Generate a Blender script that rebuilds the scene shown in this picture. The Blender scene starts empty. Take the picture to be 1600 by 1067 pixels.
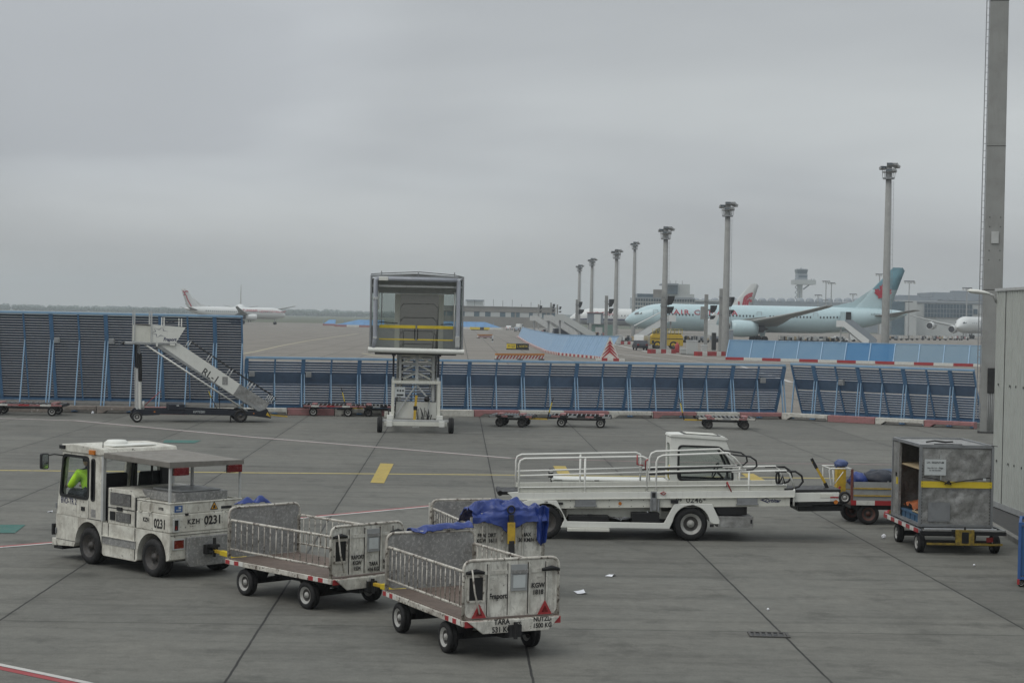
import bpy, bmesh, math, random
from mathutils import Vector, Matrix, noise
random.seed(7)
SC = bpy.context.scene
COL = SC.collection
R = math.radians

# ------------------------------------------------------------------ camera
CAM_H = 4.5
FPX, ROLL, PITCH = 2750.0, math.atan(.02), 38.3 / 2750.0
_f = Vector((0, math.cos(PITCH), -math.sin(PITCH)))
_u0 = Vector((0, math.sin(PITCH), math.cos(PITCH)))
_r0 = Vector((1, 0, 0))
_r = _r0 * math.cos(ROLL) + _u0 * math.sin(ROLL)
_u = -_r0 * math.sin(ROLL) + _u0 * math.cos(ROLL)
cam = bpy.data.objects.new('camera', bpy.data.cameras.new('camera'))
COL.objects.link(cam)
cam.matrix_world = Matrix(((_r.x, _u.x, -_f.x, 0), (_r.y, _u.y, -_f.y, 0), (_r.z, _u.z, -_f.z, CAM_H), (0, 0, 0, 1)))
cam.data.sensor_width = 36
cam.data.lens = 36 * FPX / 1600
cam.data.clip_start = .1
cam.data.clip_end = 20000
SC.camera = cam
EYE = Vector((0, 0, CAM_H))

# survey helpers: where a sight line of the photograph meets the ground / a given distance
def ray(px, py): return _f + _r * ((px - 800) / FPX) - _u * ((py - 533.5) / FPX)
def G(px, py, z=0.0):
    d = ray(px, py); return EYE + d * ((z - CAM_H) / d.z)
def D(px, py, Y):
    d = ray(px, py); return EYE + d * (Y / d.y)

# ------------------------------------------------------------------ world, sun, exposure
SUN_EL, SUN_AZ = 55, 232
W = bpy.data.worlds.new('World'); SC.world = W; W.use_nodes = True
nt = W.node_tree; nt.nodes.clear()
def nd(t, typ, **kw):
    n = t.nodes.new(typ)
    for k, v in kw.items():
        if k == 'op': n.operation = v
        elif hasattr(n, k): setattr(n, k, v)
        else: n.inputs[k].default_value = v
    return n
def build_world():
    L = nt.links.new
    out = nd(nt, 'ShaderNodeOutputWorld'); bg = nd(nt, 'ShaderNodeBackground'); bg.inputs['Strength'].default_value = .1
    sky = nd(nt, 'ShaderNodeTexSky'); sky.sky_type = 'NISHITA'; sky.sun_disc = False
    sky.sun_elevation = R(SUN_EL); sky.sun_rotation = R(SUN_AZ); sky.dust_density = 4; sky.air_density = 1.5
    hs = nd(nt, 'ShaderNodeHueSaturation'); hs.inputs['Saturation'].default_value = .15
    L(sky.outputs[0], hs.inputs['Color'])
    tc = nd(nt, 'ShaderNodeTexCoord'); sp = nd(nt, 'ShaderNodeSeparateXYZ'); L(tc.outputs['Generated'], sp.inputs[0])
    zc = nd(nt, 'ShaderNodeMath', op='MAXIMUM'); L(sp.outputs['Z'], zc.inputs[0]); zc.inputs[1].default_value = 0.0
    za = nd(nt, 'ShaderNodeMath', op='ADD'); L(zc.outputs[0], za.inputs[0]); za.inputs[1].default_value = .17
    dx = nd(nt, 'ShaderNodeMath', op='DIVIDE'); L(sp.outputs['X'], dx.inputs[0]); L(za.outputs[0], dx.inputs[1])
    dy = nd(nt, 'ShaderNodeMath', op='DIVIDE'); L(sp.outputs['Y'], dy.inputs[0]); L(za.outputs[0], dy.inputs[1])
    cb = nd(nt, 'ShaderNodeCombineXYZ'); L(dx.outputs[0], cb.inputs[0]); L(dy.outputs[0], cb.inputs[1])
    n1 = nd(nt, 'ShaderNodeTexNoise'); n1.inputs['Scale'].default_value = .75; n1.inputs['Detail'].default_value = 4; n1.inputs['Roughness'].default_value = .45
    n1.inputs['Distortion'].default_value = .3
    mp = nd(nt, 'ShaderNodeMapping'); L(cb.outputs[0], mp.inputs[0]); mp.inputs['Location'].default_value = (2.1, -1.0, 0); mp.inputs['Scale'].default_value = (.8, .9, 1)
    L(mp.outputs[0], n1.inputs['Vector'])
    rp = nd(nt, 'ShaderNodeValToRGB'); L(n1.outputs['Fac'], rp.inputs[0])
    e = rp.color_ramp.elements; e[0].position = .38; e[0].color = (3.45, 3.66, 3.90, 1); e[1].position = .66; e[1].color = (5.2, 5.5, 5.6, 1)
    # towards the horizon the deck reads as one paler, slightly warm band of haze; overhead it is brighter
    hz = nd(nt, 'ShaderNodeMapRange'); L(zc.outputs[0], hz.inputs[0]); hz.inputs[1].default_value = .0; hz.inputs[2].default_value = .075; hz.inputs[3].default_value = 1; hz.inputs[4].default_value = 0
    m1 = nd(nt, 'ShaderNodeMix'); m1.data_type = 'RGBA'; L(hz.outputs[0], m1.inputs[0]); L(rp.outputs[0], m1.inputs[6]); m1.inputs[7].default_value = (4.2, 4.2, 4.08, 1)
    up = nd(nt, 'ShaderNodeMapRange'); L(zc.outputs[0], up.inputs[0]); up.inputs[1].default_value = .2; up.inputs[2].default_value = .9; up.inputs[3].default_value = 1; up.inputs[4].default_value = 1.8
    vm = nd(nt, 'ShaderNodeVectorMath', op='SCALE'); L(m1.outputs[2], vm.inputs[0]); L(up.outputs[0], vm.inputs['Scale'])
    # two thinner patches of the cloud deck, fixed in the sky
    f_ = None
    for d, r0, r1, k in ((Vector((-.20, .96, .175)).normalized(), .9995, .986, .50), (Vector((-.06, .99, .125)).normalized(), .9995, .990, .14)):
        dt = nd(nt, 'ShaderNodeVectorMath', op='DOT_PRODUCT'); L(tc.outputs['Generated'], dt.inputs[0]); dt.inputs[1].default_value = d
        mr = nd(nt, 'ShaderNodeMapRange'); mr.interpolation_type = 'SMOOTHERSTEP'; L(dt.outputs['Value'], mr.inputs[0]); mr.inputs[1].default_value = r1; mr.inputs[2].default_value = r0; mr.inputs[3].default_value = 0; mr.inputs[4].default_value = k
        ml = nd(nt, 'ShaderNodeMath', op='MULTIPLY_ADD'); L(mr.outputs[0], ml.inputs[0]); L(n1.outputs['Fac'], ml.inputs[1]); ml.inputs[2].default_value = 1.0
        sc = nd(nt, 'ShaderNodeVectorMath', op='SCALE'); L(vm.outputs[0], sc.inputs[0]); L(ml.outputs[0], sc.inputs['Scale']); vm = sc
    m2 = nd(nt, 'ShaderNodeMix'); m2.data_type = 'RGBA'; m2.inputs[0].default_value = .85
    L(hs.outputs[0], m2.inputs[6]); L(vm.outputs[0], m2.inputs[7])
    L(m2.outputs[2], bg.inputs[0]); L(bg.outputs[0], out.inputs[0])
build_world()
sun = bpy.data.objects.new('sun', bpy.data.lights.new('sun', 'SUN')); COL.objects.link(sun)
sun.data.energy = .8; sun.data.angle = R(40); sun.data.color = (1, .96, .9)
sun.rotation_euler = (R(90 - SUN_EL), 0, R(180 - SUN_AZ))   # the light comes from behind the viewer's left shoulder
vs = SC.view_settings; vs.view_transform = 'Standard'; vs.look = 'None'; vs.exposure = .2; vs.gamma = 1
SC.render.engine = 'CYCLES'
cy = SC.cycles; cy.max_bounces = 6; cy.diffuse_bounces = 3; cy.glossy_bounces = 3; cy.transmission_bounces = 4; cy.transparent_max_bounces = 16; cy.volume_bounces = 1
cy.use_denoising = True
try: cy.denoiser = 'OPENIMAGEDENOISE'
except Exception: pass

# ------------------------------------------------------------------ materials
MATS = {}
def mat(name, col, rough=.55, metal=0.0, dirt=0.0, dcol=(.09, .075, .06), ds=2.5, streak=0.0, speck=0.0, scol=(.05, .04, .035), ss=30, bump=0.0, bs=40, vary=.12, scratch=None, stretch=None, tint=0.0):
    """painted / worn surface: base colour, broad dirt clouds, vertical run marks, small chips"""
    if name in MATS: return MATS[name]
    m = bpy.data.materials.new(name); m.use_nodes = True; t = m.node_tree; L = t.links.new
    b = t.nodes['Principled BSDF']; b.inputs['Roughness'].default_value = rough; b.inputs['Metallic'].default_value = metal
    tc = nd(t, 'ShaderNodeTexCoord'); oi = nd(t, 'ShaderNodeObjectInfo')
    ad = nd(t, 'ShaderNodeVectorMath', op='ADD'); sc = nd(t, 'ShaderNodeVectorMath', op='SCALE')
    cbx = nd(t, 'ShaderNodeCombineXYZ'); L(oi.outputs['Random'], cbx.inputs[0]); L(oi.outputs['Random'], cbx.inputs[1])
    L(cbx.outputs[0], sc.inputs[0]); sc.inputs['Scale'].default_value = 37.0
    L(tc.outputs['Object'], ad.inputs[0]); L(sc.outputs[0], ad.inputs[1])
    P = ad.outputs[0]
    def noi(s, det=6, vec=P, ro=.6):
        n = nd(t, 'ShaderNodeTexNoise'); n.inputs['Scale'].default_value = s; n.inputs['Detail'].default_value = det; n.inputs['Roughness'].default_value = ro
        L(vec, n.inputs['Vector']); return n.outputs['Fac']
    def ramp(v, a, bb, lo=0.0, hi=1.0):
        r = nd(t, 'ShaderNodeMapRange'); L(v, r.inputs[0]); r.inputs[1].default_value = a; r.inputs[2].default_value = bb; r.inputs[3].default_value = lo; r.inputs[4].default_value = hi; return r.outputs[0]
    def mix(f, c1, c2):
        x = nd(t, 'ShaderNodeMix'); x.data_type = 'RGBA'
        if hasattr(f, 'links'): L(f, x.inputs[0])
        else: x.inputs[0].default_value = f
        for i, c in ((6, c1), (7, c2)):
            if hasattr(c, 'links'): L(c, x.inputs[i])
            else: x.inputs[i].default_value = (*c, 1)
        return x.outputs[2]
    big = noi(ds)
    c = mix(ramp(big, .3, .7), tuple(v * (1 - vary) for v in col), tuple(min(1, v * (1 + vary * .6)) for v in col))
    if dirt: c = mix(ramp(noi(ds * 1.7, 8, ro=.68), .62 - dirt * .35, .95 - dirt * .3, 0, min(1, .35 + dirt * .6)), c, dcol)
    if streak:
        mp = nd(t, 'ShaderNodeMapping'); L(P, mp.inputs[0]); mp.inputs['Scale'].default_value = (9, 9, .8)
        c = mix(ramp(noi(1.6, 5, mp.outputs[0]), .55, .8, 0, streak), c, dcol)
    if scratch:
        PS = P
        if stretch: ms = nd(t, 'ShaderNodeMapping'); L(P, ms.inputs[0]); ms.inputs['Scale'].default_value = stretch; PS = ms.outputs[0]
        c = mix(ramp(noi(ss * .8, 10, PS, ro=.78), .50, .64, 0, .85), c, scratch)
        c = mix(ramp(noi(ss * 2.2, 6, ro=.7), .60, .68, 0, .8), c, scol)
    if speck: c = mix(ramp(noi(ss, 3), .66 - speck * .15, .72 - speck * .12, 0, .85), c, scol)
    if tint:
        tv = nd(t, 'ShaderNodeVectorMath', op='SCALE'); L(c, tv.inputs[0]); L(ramp(oi.outputs['Random'], 0, 1, 1 - tint, 1 + tint), tv.inputs['Scale']); c = tv.outputs[0]
    L(c, b.inputs['Base Color'])
    L(ramp(noi(ds * 4, 4), .3, .75, max(.05, rough - .12), min(1, rough + .15)), b.inputs['Roughness'])
    if bump:
        bp = nd(t, 'ShaderNodeBump'); bp.inputs['Strength'].default_value = bump; bp.inputs['Distance'].default_value = .02
        L(noi(bs, 5), bp.inputs['Height']); L(bp.outputs[0], b.inputs['Normal'])
    MATS[name] = m; return m

def glass(name, tint, gloss=.12):
    if name in MATS: return MATS[name]
    m = bpy.data.materials.new(name); m.use_nodes = True; t = m.node_tree; t.nodes.clear(); L = t.links.new
    o = nd(t, 'ShaderNodeOutputMaterial'); tr = nd(t, 'ShaderNodeBsdfTransparent'); tr.inputs[0].default_value = (*tint, 1)
    g = nd(t, 'ShaderNodeBsdfGlossy'); g.inputs['Roughness'].default_value = .03; g.inputs[0].default_value = (.9, .93, .95, 1)
    lw = nd(t, 'ShaderNodeLayerWeight'); lw.inputs[0].default_value = .3
    mr = nd(t, 'ShaderNodeMapRange'); L(lw.outputs['Fresnel'], mr.inputs[0]); mr.inputs[3].default_value = gloss * .4; mr.inputs[4].default_value = gloss * 3
    x = nd(t, 'ShaderNodeMixShader'); L(mr.outputs[0], x.inputs[0]); L(tr.outputs[0], x.inputs[1]); L(g.outputs[0], x.inputs[2]); L(x.outputs[0], o.inputs[0])
    MATS[name] = m; return m

M = dict(
    white=mat('white_paint_dirty', (.66, .65, .58), .5, dirt=.6, dcol=(.17, .14, .105), streak=.85, speck=.12, ss=13, vary=.16),
    cartw=mat('cart_white_worn', (.66, .65, .59), .55, dirt=.6, dcol=(.19, .16, .125), streak=.8, scol=(.07, .06, .05), scratch=(.30, .29, .26), ss=9, vary=.2, stretch=(1.6, 1.6, .5)),
    clean=mat('white_paint_clean', (.69, .695, .65), .4, dirt=.12, dcol=(.25, .23, .19), streak=.2, vary=.05),
    cream=mat('cream_paint', (.63, .63, .565), .45, dirt=.2, dcol=(.22, .19, .15), streak=.35, vary=.06),
    rail=mat('rail_white_chipped', (.57, .55, .49), .5, dirt=.6, dcol=(.10, .06, .04), speck=.85, ss=16, scol=(.06, .04, .03)),
    rail2=mat('rail_white', (.72, .72, .68), .4, dirt=.1, vary=.05),
    galv=mat('galvanised_sheet', (.25, .25, .245), .6, .15, dirt=.4, dcol=(.10, .085, .07), ds=2.2, scol=(.05, .045, .04), scratch=(.46, .46, .43), ss=24, bump=.2, bs=14, vary=.25),
    alu=mat('aluminium_sheet', (.40, .40, .39), .40, .55, dirt=.6, dcol=(.10, .095, .085), ds=2.2, bump=.9, bs=6, scol=(.08, .075, .07), scratch=(.24, .24, .23), ss=13, vary=.25),
    steel=mat('steel', (.30, .31, .32), .4, .6, dirt=.3),
    canopy=mat('canopy_sheet', (.20, .188, .168), .75, dirt=.55, dcol=(.10, .09, .075), ds=3, streak=.3),
    hood=mat('hood_vinyl', (.33, .35, .39), .45, dirt=.2),
    rust=mat('rusty_red', (.16, .045, .035), .7, dirt=.5),
    yeld=mat('yellow_grimy', (.30, .21, .025), .6, dirt=.8, dcol=(.03, .025, .02), ds=7),
    grate=mat('cast_iron', (.06, .058, .055), .7, dirt=.4),
    grey=mat('grey_paint', (.30, .31, .31), .5, dirt=.3),
    lgrey=mat('light_grey_paint', (.45, .46, .45), .5, dirt=.25),
    dark=mat('dark_metal', (.012, .012, .013), .55, dirt=.4, dcol=(.035, .03, .025)),
    navy=mat('navy_chassis', (.010, .013, .022), .45, dirt=.3, dcol=(.03, .03, .03)),
    black=mat('black_plastic', (.007, .007, .008), .5, vary=.3),
    rubber=mat('tyre_rubber', (.009, .009, .0095), .75, dirt=.45, dcol=(.035, .032, .03), ds=6),
    rim=mat('rim_grey', (.38, .38, .36), .5, dirt=.5, dcol=(.12, .10, .08), ds=8),
    rimd=mat('rim_dark', (.045, .042, .04), .6, dirt=.5, ds=8),
    wood=mat('deck_wood', (.14, .105, .085), .8, dirt=.5, dcol=(.05, .04, .035), ds=4, bump=.4),
    red=mat('red_tape', (.34, .028, .032), .5, dirt=.3, dcol=(.12, .05, .04)),
    tape=mat('white_tape', (.62, .62, .58), .5, dirt=.4, dcol=(.2, .18, .15), ds=6),
    lamp=mat('red_lamp_lens', (.16, .012, .012), .25, vary=.3),
    amber=mat('amber_lens', (.5, .16, .02), .3),
    yellow=mat('yellow_paint', (.55, .36, .03), .5, dirt=.5, dcol=(.08, .06, .03), ds=5),
    yel2=mat('yellow_bright', (.62, .47, .03), .5, dirt=.2),
    blue=mat('blue_tarp', (.013, .036, .19), .38, vary=.25, ds=5, dirt=.12, dcol=(.02, .03, .09)),
    fence=mat('fence_blue', (.10, .215, .38), .5, dirt=.3, dcol=(.10, .13, .17), streak=.3),
    fence2=mat('fence_blue_light', (.21, .34, .48), .5, dirt=.2, dcol=(.14, .18, .22)),
    slat_top=mat('fence_slat_skylit', (.34, .365, .41), .7, tint=.16, dirt=.3, dcol=(.18, .19, .22)),  # upward slat facets painted light as if catching the sky, undersides painted darker
    slatd_top=mat('fence_slat_tall_skylit', (.18, .20, .24), .7, tint=.14, dirt=.35, dcol=(.10, .11, .13)),  # same sky light painted on the tall fence's slat tops, fainter
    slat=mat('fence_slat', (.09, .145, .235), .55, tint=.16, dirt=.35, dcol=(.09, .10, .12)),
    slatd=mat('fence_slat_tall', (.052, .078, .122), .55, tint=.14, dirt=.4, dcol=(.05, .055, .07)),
    band=mat('fence_band', (.125, .195, .30), .5, tint=.14, dirt=.45, dcol=(.10, .13, .17)),
    solidblue=mat('fence_solid_blue', (.22, .35, .50), .5, dirt=.4, dcol=(.11, .17, .24), streak=.3),
    kred=mat('kerb_red', (.34, .16, .16), .8, dirt=.5, dcol=(.14, .11, .10), speck=.3, ss=9, scol=(.16, .13, .12)),
    kdirt=mat('kerb_weathered', (.23, .20, .175), .9, dirt=.6, dcol=(.10, .085, .075), speck=.5, scol=(.42, .40, .37), ss=4, bump=.4, bs=12),
    kwhite=mat('kerb_white', (.55, .54, .49), .8, dirt=.5, dcol=(.2, .18, .15), speck=.3, ss=9, scol=(.2, .18, .15)),
    conc=mat('concrete_post', (.27, .275, .265), .85, dirt=.35, dcol=(.17, .16, .15), streak=.35, ds=1.2),
    wall=mat('corrugated_wall', (.40, .42, .39), .55, dirt=.3, dcol=(.25, .25, .22), streak=.5, vary=.06),
    asph=mat('dark_asphalt', (.055, .055, .055), .9, dirt=.3, speck=.2, ss=40),
    kerb=mat('kerb_concrete', (.22, .215, .2), .9, dirt=.4, bump=.3),
    vest=mat('hi_vis_vest', (.45, .80, .03), .7, vary=.2),
    skin=mat('skin', (.45, .27, .19), .5),
    cloth=mat('dark_cloth', (.03, .035, .05), .8),
    ink=mat('black_lettering', (.02, .02, .022), .6, vary=.1),
    inkw=mat('worn_lettering', (.022, .021, .021), .7, dirt=.1, dcol=(.25, .24, .22), ds=16),
    navyink=mat('navy_lettering', (.015, .02, .085), .5),
    paper=mat('paper', (.75, .76, .80), .7, vary=.05),
    sign=mat('sign_white', (.5, .53, .53), .5, dirt=.2),
    bluesign=mat('blue_sticker', (.035, .10, .28), .5),
    seat=mat('seat_black', (.008, .008, .010), .7),
    orange=mat('orange_sheet', (.30, .085, .025), .7, vary=.4, ds=8),
    cream2=mat('cardboard', (.42, .33, .2), .8, vary=.2),
    win=mat('dark_window', (.035, .05, .06), .15, vary=.2),
)
G_CAB = glass('cab_glass', (.94, .96, .95), .035)
G_CLR = glass('clear_panel', (.70, .73, .71), .06)

# ------------------------------------------------------------------ mesh building
def rpoly(pts, r, n=4):
    out = []; k = len(pts)
    for i in range(k):
        p = Vector(pts[i]); a = Vector(pts[i - 1]); b = Vector(pts[(i + 1) % k])
        ra = min(r, (a - p).length * .48); rb = min(r, (b - p).length * .48)
        A = p + (a - p).normalized() * ra; B = p + (b - p).normalized() * rb
        for j in range(n + 1):
            s = j / n; out.append(tuple(A * (1 - s) ** 2 + p * 2 * s * (1 - s) + B * s * s))
    return out
def arc(cx, cz, r, a0, a1, n=14): return [(cx + r * math.cos(R(a0 + (a1 - a0) * i / n)), cz + r * math.sin(R(a0 + (a1 - a0) * i / n))) for i in range(n + 1)]
AX = {'x': lambda a, b, c: (c, a, b), 'y': lambda a, b, c: (a, c, b), 'z': lambda a, b, c: (a, b, c)}

class MB:
    def __init__(s): s.v = []; s.f = []; s.fm = []; s.fs = []; s.ms = []
    def _m(s, m):
        if isinstance(m, str): m = M[m]
        if m not in s.ms: s.ms.append(m)
        return s.ms.index(m)
    def add(s, vs, fs, m, smooth=False, T=None):
        o = len(s.v); k = s._m(m)
        s.v += [tuple(T @ Vector(p)) if T is not None else tuple(p) for p in vs]
        for f in fs: s.f.append([i + o for i in f]); s.fm.append(k); s.fs.append(smooth)
        return s
    def box(s, x0, x1, y0, y1, z0, z1, m, T=None):
        v = [(x, y, z) for z in (z0, z1) for y in (y0, y1) for x in (x0, x1)]
        return s.add(v, [(0, 2, 3, 1), (4, 5, 7, 6), (0, 1, 5, 4), (2, 6, 7, 3), (0, 4, 6, 2), (1, 3, 7, 5)], m, T=T)
    def bar(s, p, q, w, h, m, up=(0, 0, 1)):
        p = Vector(p); q = Vector(q); d = (q - p).normalized(); up = Vector(up)
        if abs(d.dot(up)) > .98: up = Vector((1, 0, 0))
        a = d.cross(up).normalized(); b = a.cross(d)
        v = [c + a * (i * w / 2) + b * (j * h / 2) for c in (p, q) for i, j in ((-1, -1), (1, -1), (1, 1), (-1, 1))]
        return s.add(v, [(3, 2, 1, 0), (4, 5, 6, 7), (0, 1, 5, 4), (1, 2, 6, 5), (2, 3, 7, 6), (3, 0, 4, 7)], m)
    def tube(s, pts, r, m, seg=7, closed=False):
        pts = [Vector(p) for p in pts]; n = len(pts); rings = []; ref = None
        for i in range(n):
            if closed: d = pts[(i + 1) % n] - pts[i - 1]
            else: d = pts[min(i + 1, n - 1)] - pts[max(i - 1, 0)]
            d.normalize()
            if ref is None: ref = d.orthogonal().normalized()
            ref = (ref - d * ref.dot(d)); ref = ref.normalized() if ref.length > 1e-5 else d.orthogonal().normalized()
            b = d.cross(ref)
            k = 1.0
            if 0 < i < n - 1:
                c = (pts[i + 1] - pts[i]).normalized().dot((pts[i] - pts[i - 1]).normalized()); k = 1 / max(.6, math.sqrt((1 + c) / 2))
            rings.append([pts[i] + (ref * math.cos(2 * math.pi * j / seg) + b * math.sin(2 * math.pi * j / seg)) * r * k for j in range(seg)])
        v = [p for g in rings for p in g]; f = []
        for i in range(n if closed else n - 1):
            a, c = i * seg, ((i + 1) % n) * seg
            for j in range(seg): f.append((a + j, a + (j + 1) % seg, c + (j + 1) % seg, c + j))
        if not closed: f += [tuple(range(seg))[::-1], tuple((n - 1) * seg + j for j in range(seg))]
        return s.add(v, f, m, True)
    def cyl(s, p, q, r, m, seg=16, r2=None):
        p = Vector(p); q = Vector(q); d = (q - p).normalized(); a = d.orthogonal().normalized(); b = d.cross(a); r2 = r if r2 is None else r2
        v = [c + (a * math.cos(2 * math.pi * j / seg) + b * math.sin(2 * math.pi * j / seg)) * rr for c, rr in ((p, r), (q, r2)) for j in range(seg)]
        s.add(v, [(j, (j + 1) % seg, seg + (j + 1) % seg, seg + j) for j in range(seg)], m, True)
        return s.add(v, [tuple(range(seg))[::-1], tuple(range(seg, 2 * seg))], m)
    def lathe(s, prof, o, d, m, seg=24, smooth=True):
        o = Vector(o); d = Vector(d).normalized(); a = d.orthogonal().normalized(); b = d.cross(a); v = []; f = []
        for r, h in prof:
            for j in range(seg): v.append(o + d * h + (a * math.cos(2 * math.pi * j / seg) + b * math.sin(2 * math.pi * j / seg)) * r)
        for i in range(len(prof) - 1):
            for j in range(seg): f.append((i * seg + j, i * seg + (j + 1) % seg, (i + 1) * seg + (j + 1) % seg, (i + 1) * seg + j))
        return s.add(v, f, m, smooth)
    def prism(s, poly, a0, a1, axis, m, T=None):
        fn = AX[axis]; n = len(poly); v = [fn(p[0], p[1], a0) for p in poly] + [fn(p[0], p[1], a1) for p in poly]
        return s.add(v, [tuple(range(n))[::-1], tuple(range(n, 2 * n))] + [(i, (i + 1) % n, n + (i + 1) % n, n + i) for i in range(n)], m, T=T)
    def ring(s, outer, inner, a0, a1, axis, m):
        fn = AX[axis]; n = len(outer)
        v = [fn(p[0], p[1], a) for a in (a0, a1) for L in (outer, inner) for p in L]; f = []
        for i in range(n):
            j = (i + 1) % n
            f += [(i, j, n + j, n + i), (2 * n + i, 3 * n + i, 3 * n + j, 2 * n + j), (i, 2 * n + i, 2 * n + j, j), (n + i, n + j, 3 * n + j, 3 * n + i)]
        return s.add(v, f, m)
    def loft(s, rings, m, smooth=True, cap=True):
        n = len(rings[0]); v = [p for r in rings for p in r]; f = []
        for i in range(len(rings) - 1):
            for j in range(n): f.append((i * n + j, i * n + (j + 1) % n, (i + 1) * n + (j + 1) % n, (i + 1) * n + j))
        s.add(v, f, m, smooth)
        if cap: s.add(rings[0], [tuple(range(n))[::-1]], m); s.add(rings[-1], [tuple(range(n))], m)
        return s
    def obj(s, name, parent=None, loc=(0, 0, 0), rot=(0, 0, 0), bevel=0):
        me = bpy.data.meshes.new(name); me.from_pydata(s.v, [], s.f)
        for m in s.ms: me.materials.append(m)
        me.polygons.foreach_set('material_index', s.fm); me.polygons.foreach_set('use_smooth', s.fs); me.update()
        bm = bmesh.new(); bm.from_mesh(me); bmesh.ops.recalc_face_normals(bm, faces=bm.faces); bm.to_mesh(me); bm.free()
        o = bpy.data.objects.new(name, me); COL.objects.link(o); o.location = loc; o.rotation_euler = rot
        if parent: o.parent = parent
        if bevel:
            b = o.modifiers.new('bevel', 'BEVEL'); b.width = bevel; b.segments = 2; b.limit_method = 'ANGLE'; b.angle_limit = R(40); b.use_clamp_overlap = True
        return o
def tag(o, label=None, cat=None, group=None, kind=None):
    for k, v in (('label', label), ('category', cat), ('group', group), ('kind', kind)):
        if v: o[k] = v
    return o
def thing(name, label, cat, loc=(0, 0, 0), rz=0.0, group=None):
    o = bpy.data.objects.new(name, None); COL.objects.link(o); o.location = loc; o.rotation_euler = (0, 0, rz); o.empty_display_size = .3
    return tag(o, label, cat, group)
def dup(root, loc, rz, label=None, group=None):
    r = root.copy(); COL.objects.link(r); r.location = loc; r.rotation_euler = (0, 0, rz)
    if label: r['label'] = label
    if group: r['group'] = group
    for ch in list(root.children):
        c = ch.copy(); COL.objects.link(c); c.parent = r
        for g in list(ch.children):
            d = g.copy(); COL.objects.link(d); d.parent = c
    return r
def again(o, parent, loc, rot=None):
    c = o.copy(); COL.objects.link(c); c.parent = parent; c.location = loc
    if rot: c.rotation_euler = rot
    for g in list(o.children):
        d = g.copy(); COL.objects.link(d); d.parent = c
    return c
def text(body, size, m, parent, loc, rot, align='CENTER', sx=1.0, name='lettering', space=1.0, shear=0.0, ext=.0015):
    bold = .028 if m == 'inkw' else .03 if body in ('Fraport', 'Orbiter') else .006
    cu = bpy.data.curves.new(name, 'FONT'); cu.body = body; cu.size = size; cu.align_x = align; cu.align_y = 'CENTER'; cu.extrude = ext; cu.space_character = space; cu.shear = shear; cu.offset = size * bold
    cu.resolution_u = 3; cu.materials.append(M[m] if isinstance(m, str) else m)
    o = bpy.data.objects.new(name, cu); COL.objects.link(o); o.location = loc; o.rotation_euler = rot; o.scale = (sx, 1, 1)
    if parent: o.parent = parent
    return o
FACE_Y = (R(90), 0, 0)            # reads from -y
FACE_YB = (R(90), 0, R(180))      # reads from +y
FACE_XB = (R(90), 0, R(-90))      # reads from -x
def wheel(parent, loc, r, w, rimm='rim', name='wheel', hub=.16):
    t = MB().lathe([(r * .58, -w * .40), (r * .66, -w * .5), (r * .86, -w * .5), (r * .97, -w * .40), (r, -w * .24), (r, -w * .1), (r * .975, -w * .09), (r * .975, -w * .05), (r, -w * .04), (r, w * .04), (r * .975, w * .05), (r * .975, w * .09), (r, w * .1), (r, w * .24), (r * .97, w * .40), (r * .86, w * .5), (r * .66, w * .5), (r * .58, w * .40)], (0, 0, 0), (0, 1, 0), 'rubber', 28)
    o = t.obj(name, parent, loc)
    d = MB()
    for s in (-1, 1):
        d.lathe([(.001, s * w * .42), (r * hub * .6, s * w * .42), (r * hub * .7, s * w * .36), (r * hub * 1.3, s * w * .34), (r * hub * 1.4, s * w * .22)], (0, 0, 0), (0, 1, 0), rimm, 24)
        d.lathe([(r * hub * 1.4, s * w * .22), (r * .40, s * w * .20), (r * .44, s * w * .27)], (0, 0, 0), (0, 1, 0), 'rimd', 24)
        d.lathe([(r * .44, s * w * .27), (r * .46, s * w * .30), (r * .54, s * w * .33), (r * .60, s * w * .44), (r * .62, s * w * .46)], (0, 0, 0), (0, 1, 0), rimm, 24)
        for k in range(5):
            a = 2 * math.pi * k / 5; d.cyl((r * .3 * math.cos(a), s * w * .2, r * .3 * math.sin(a)), (r * .3 * math.cos(a), s * w * .26, r * .3 * math.sin(a)), r * .035, 'dark', 6)
    d.obj('rim', o)
    return o

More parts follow.
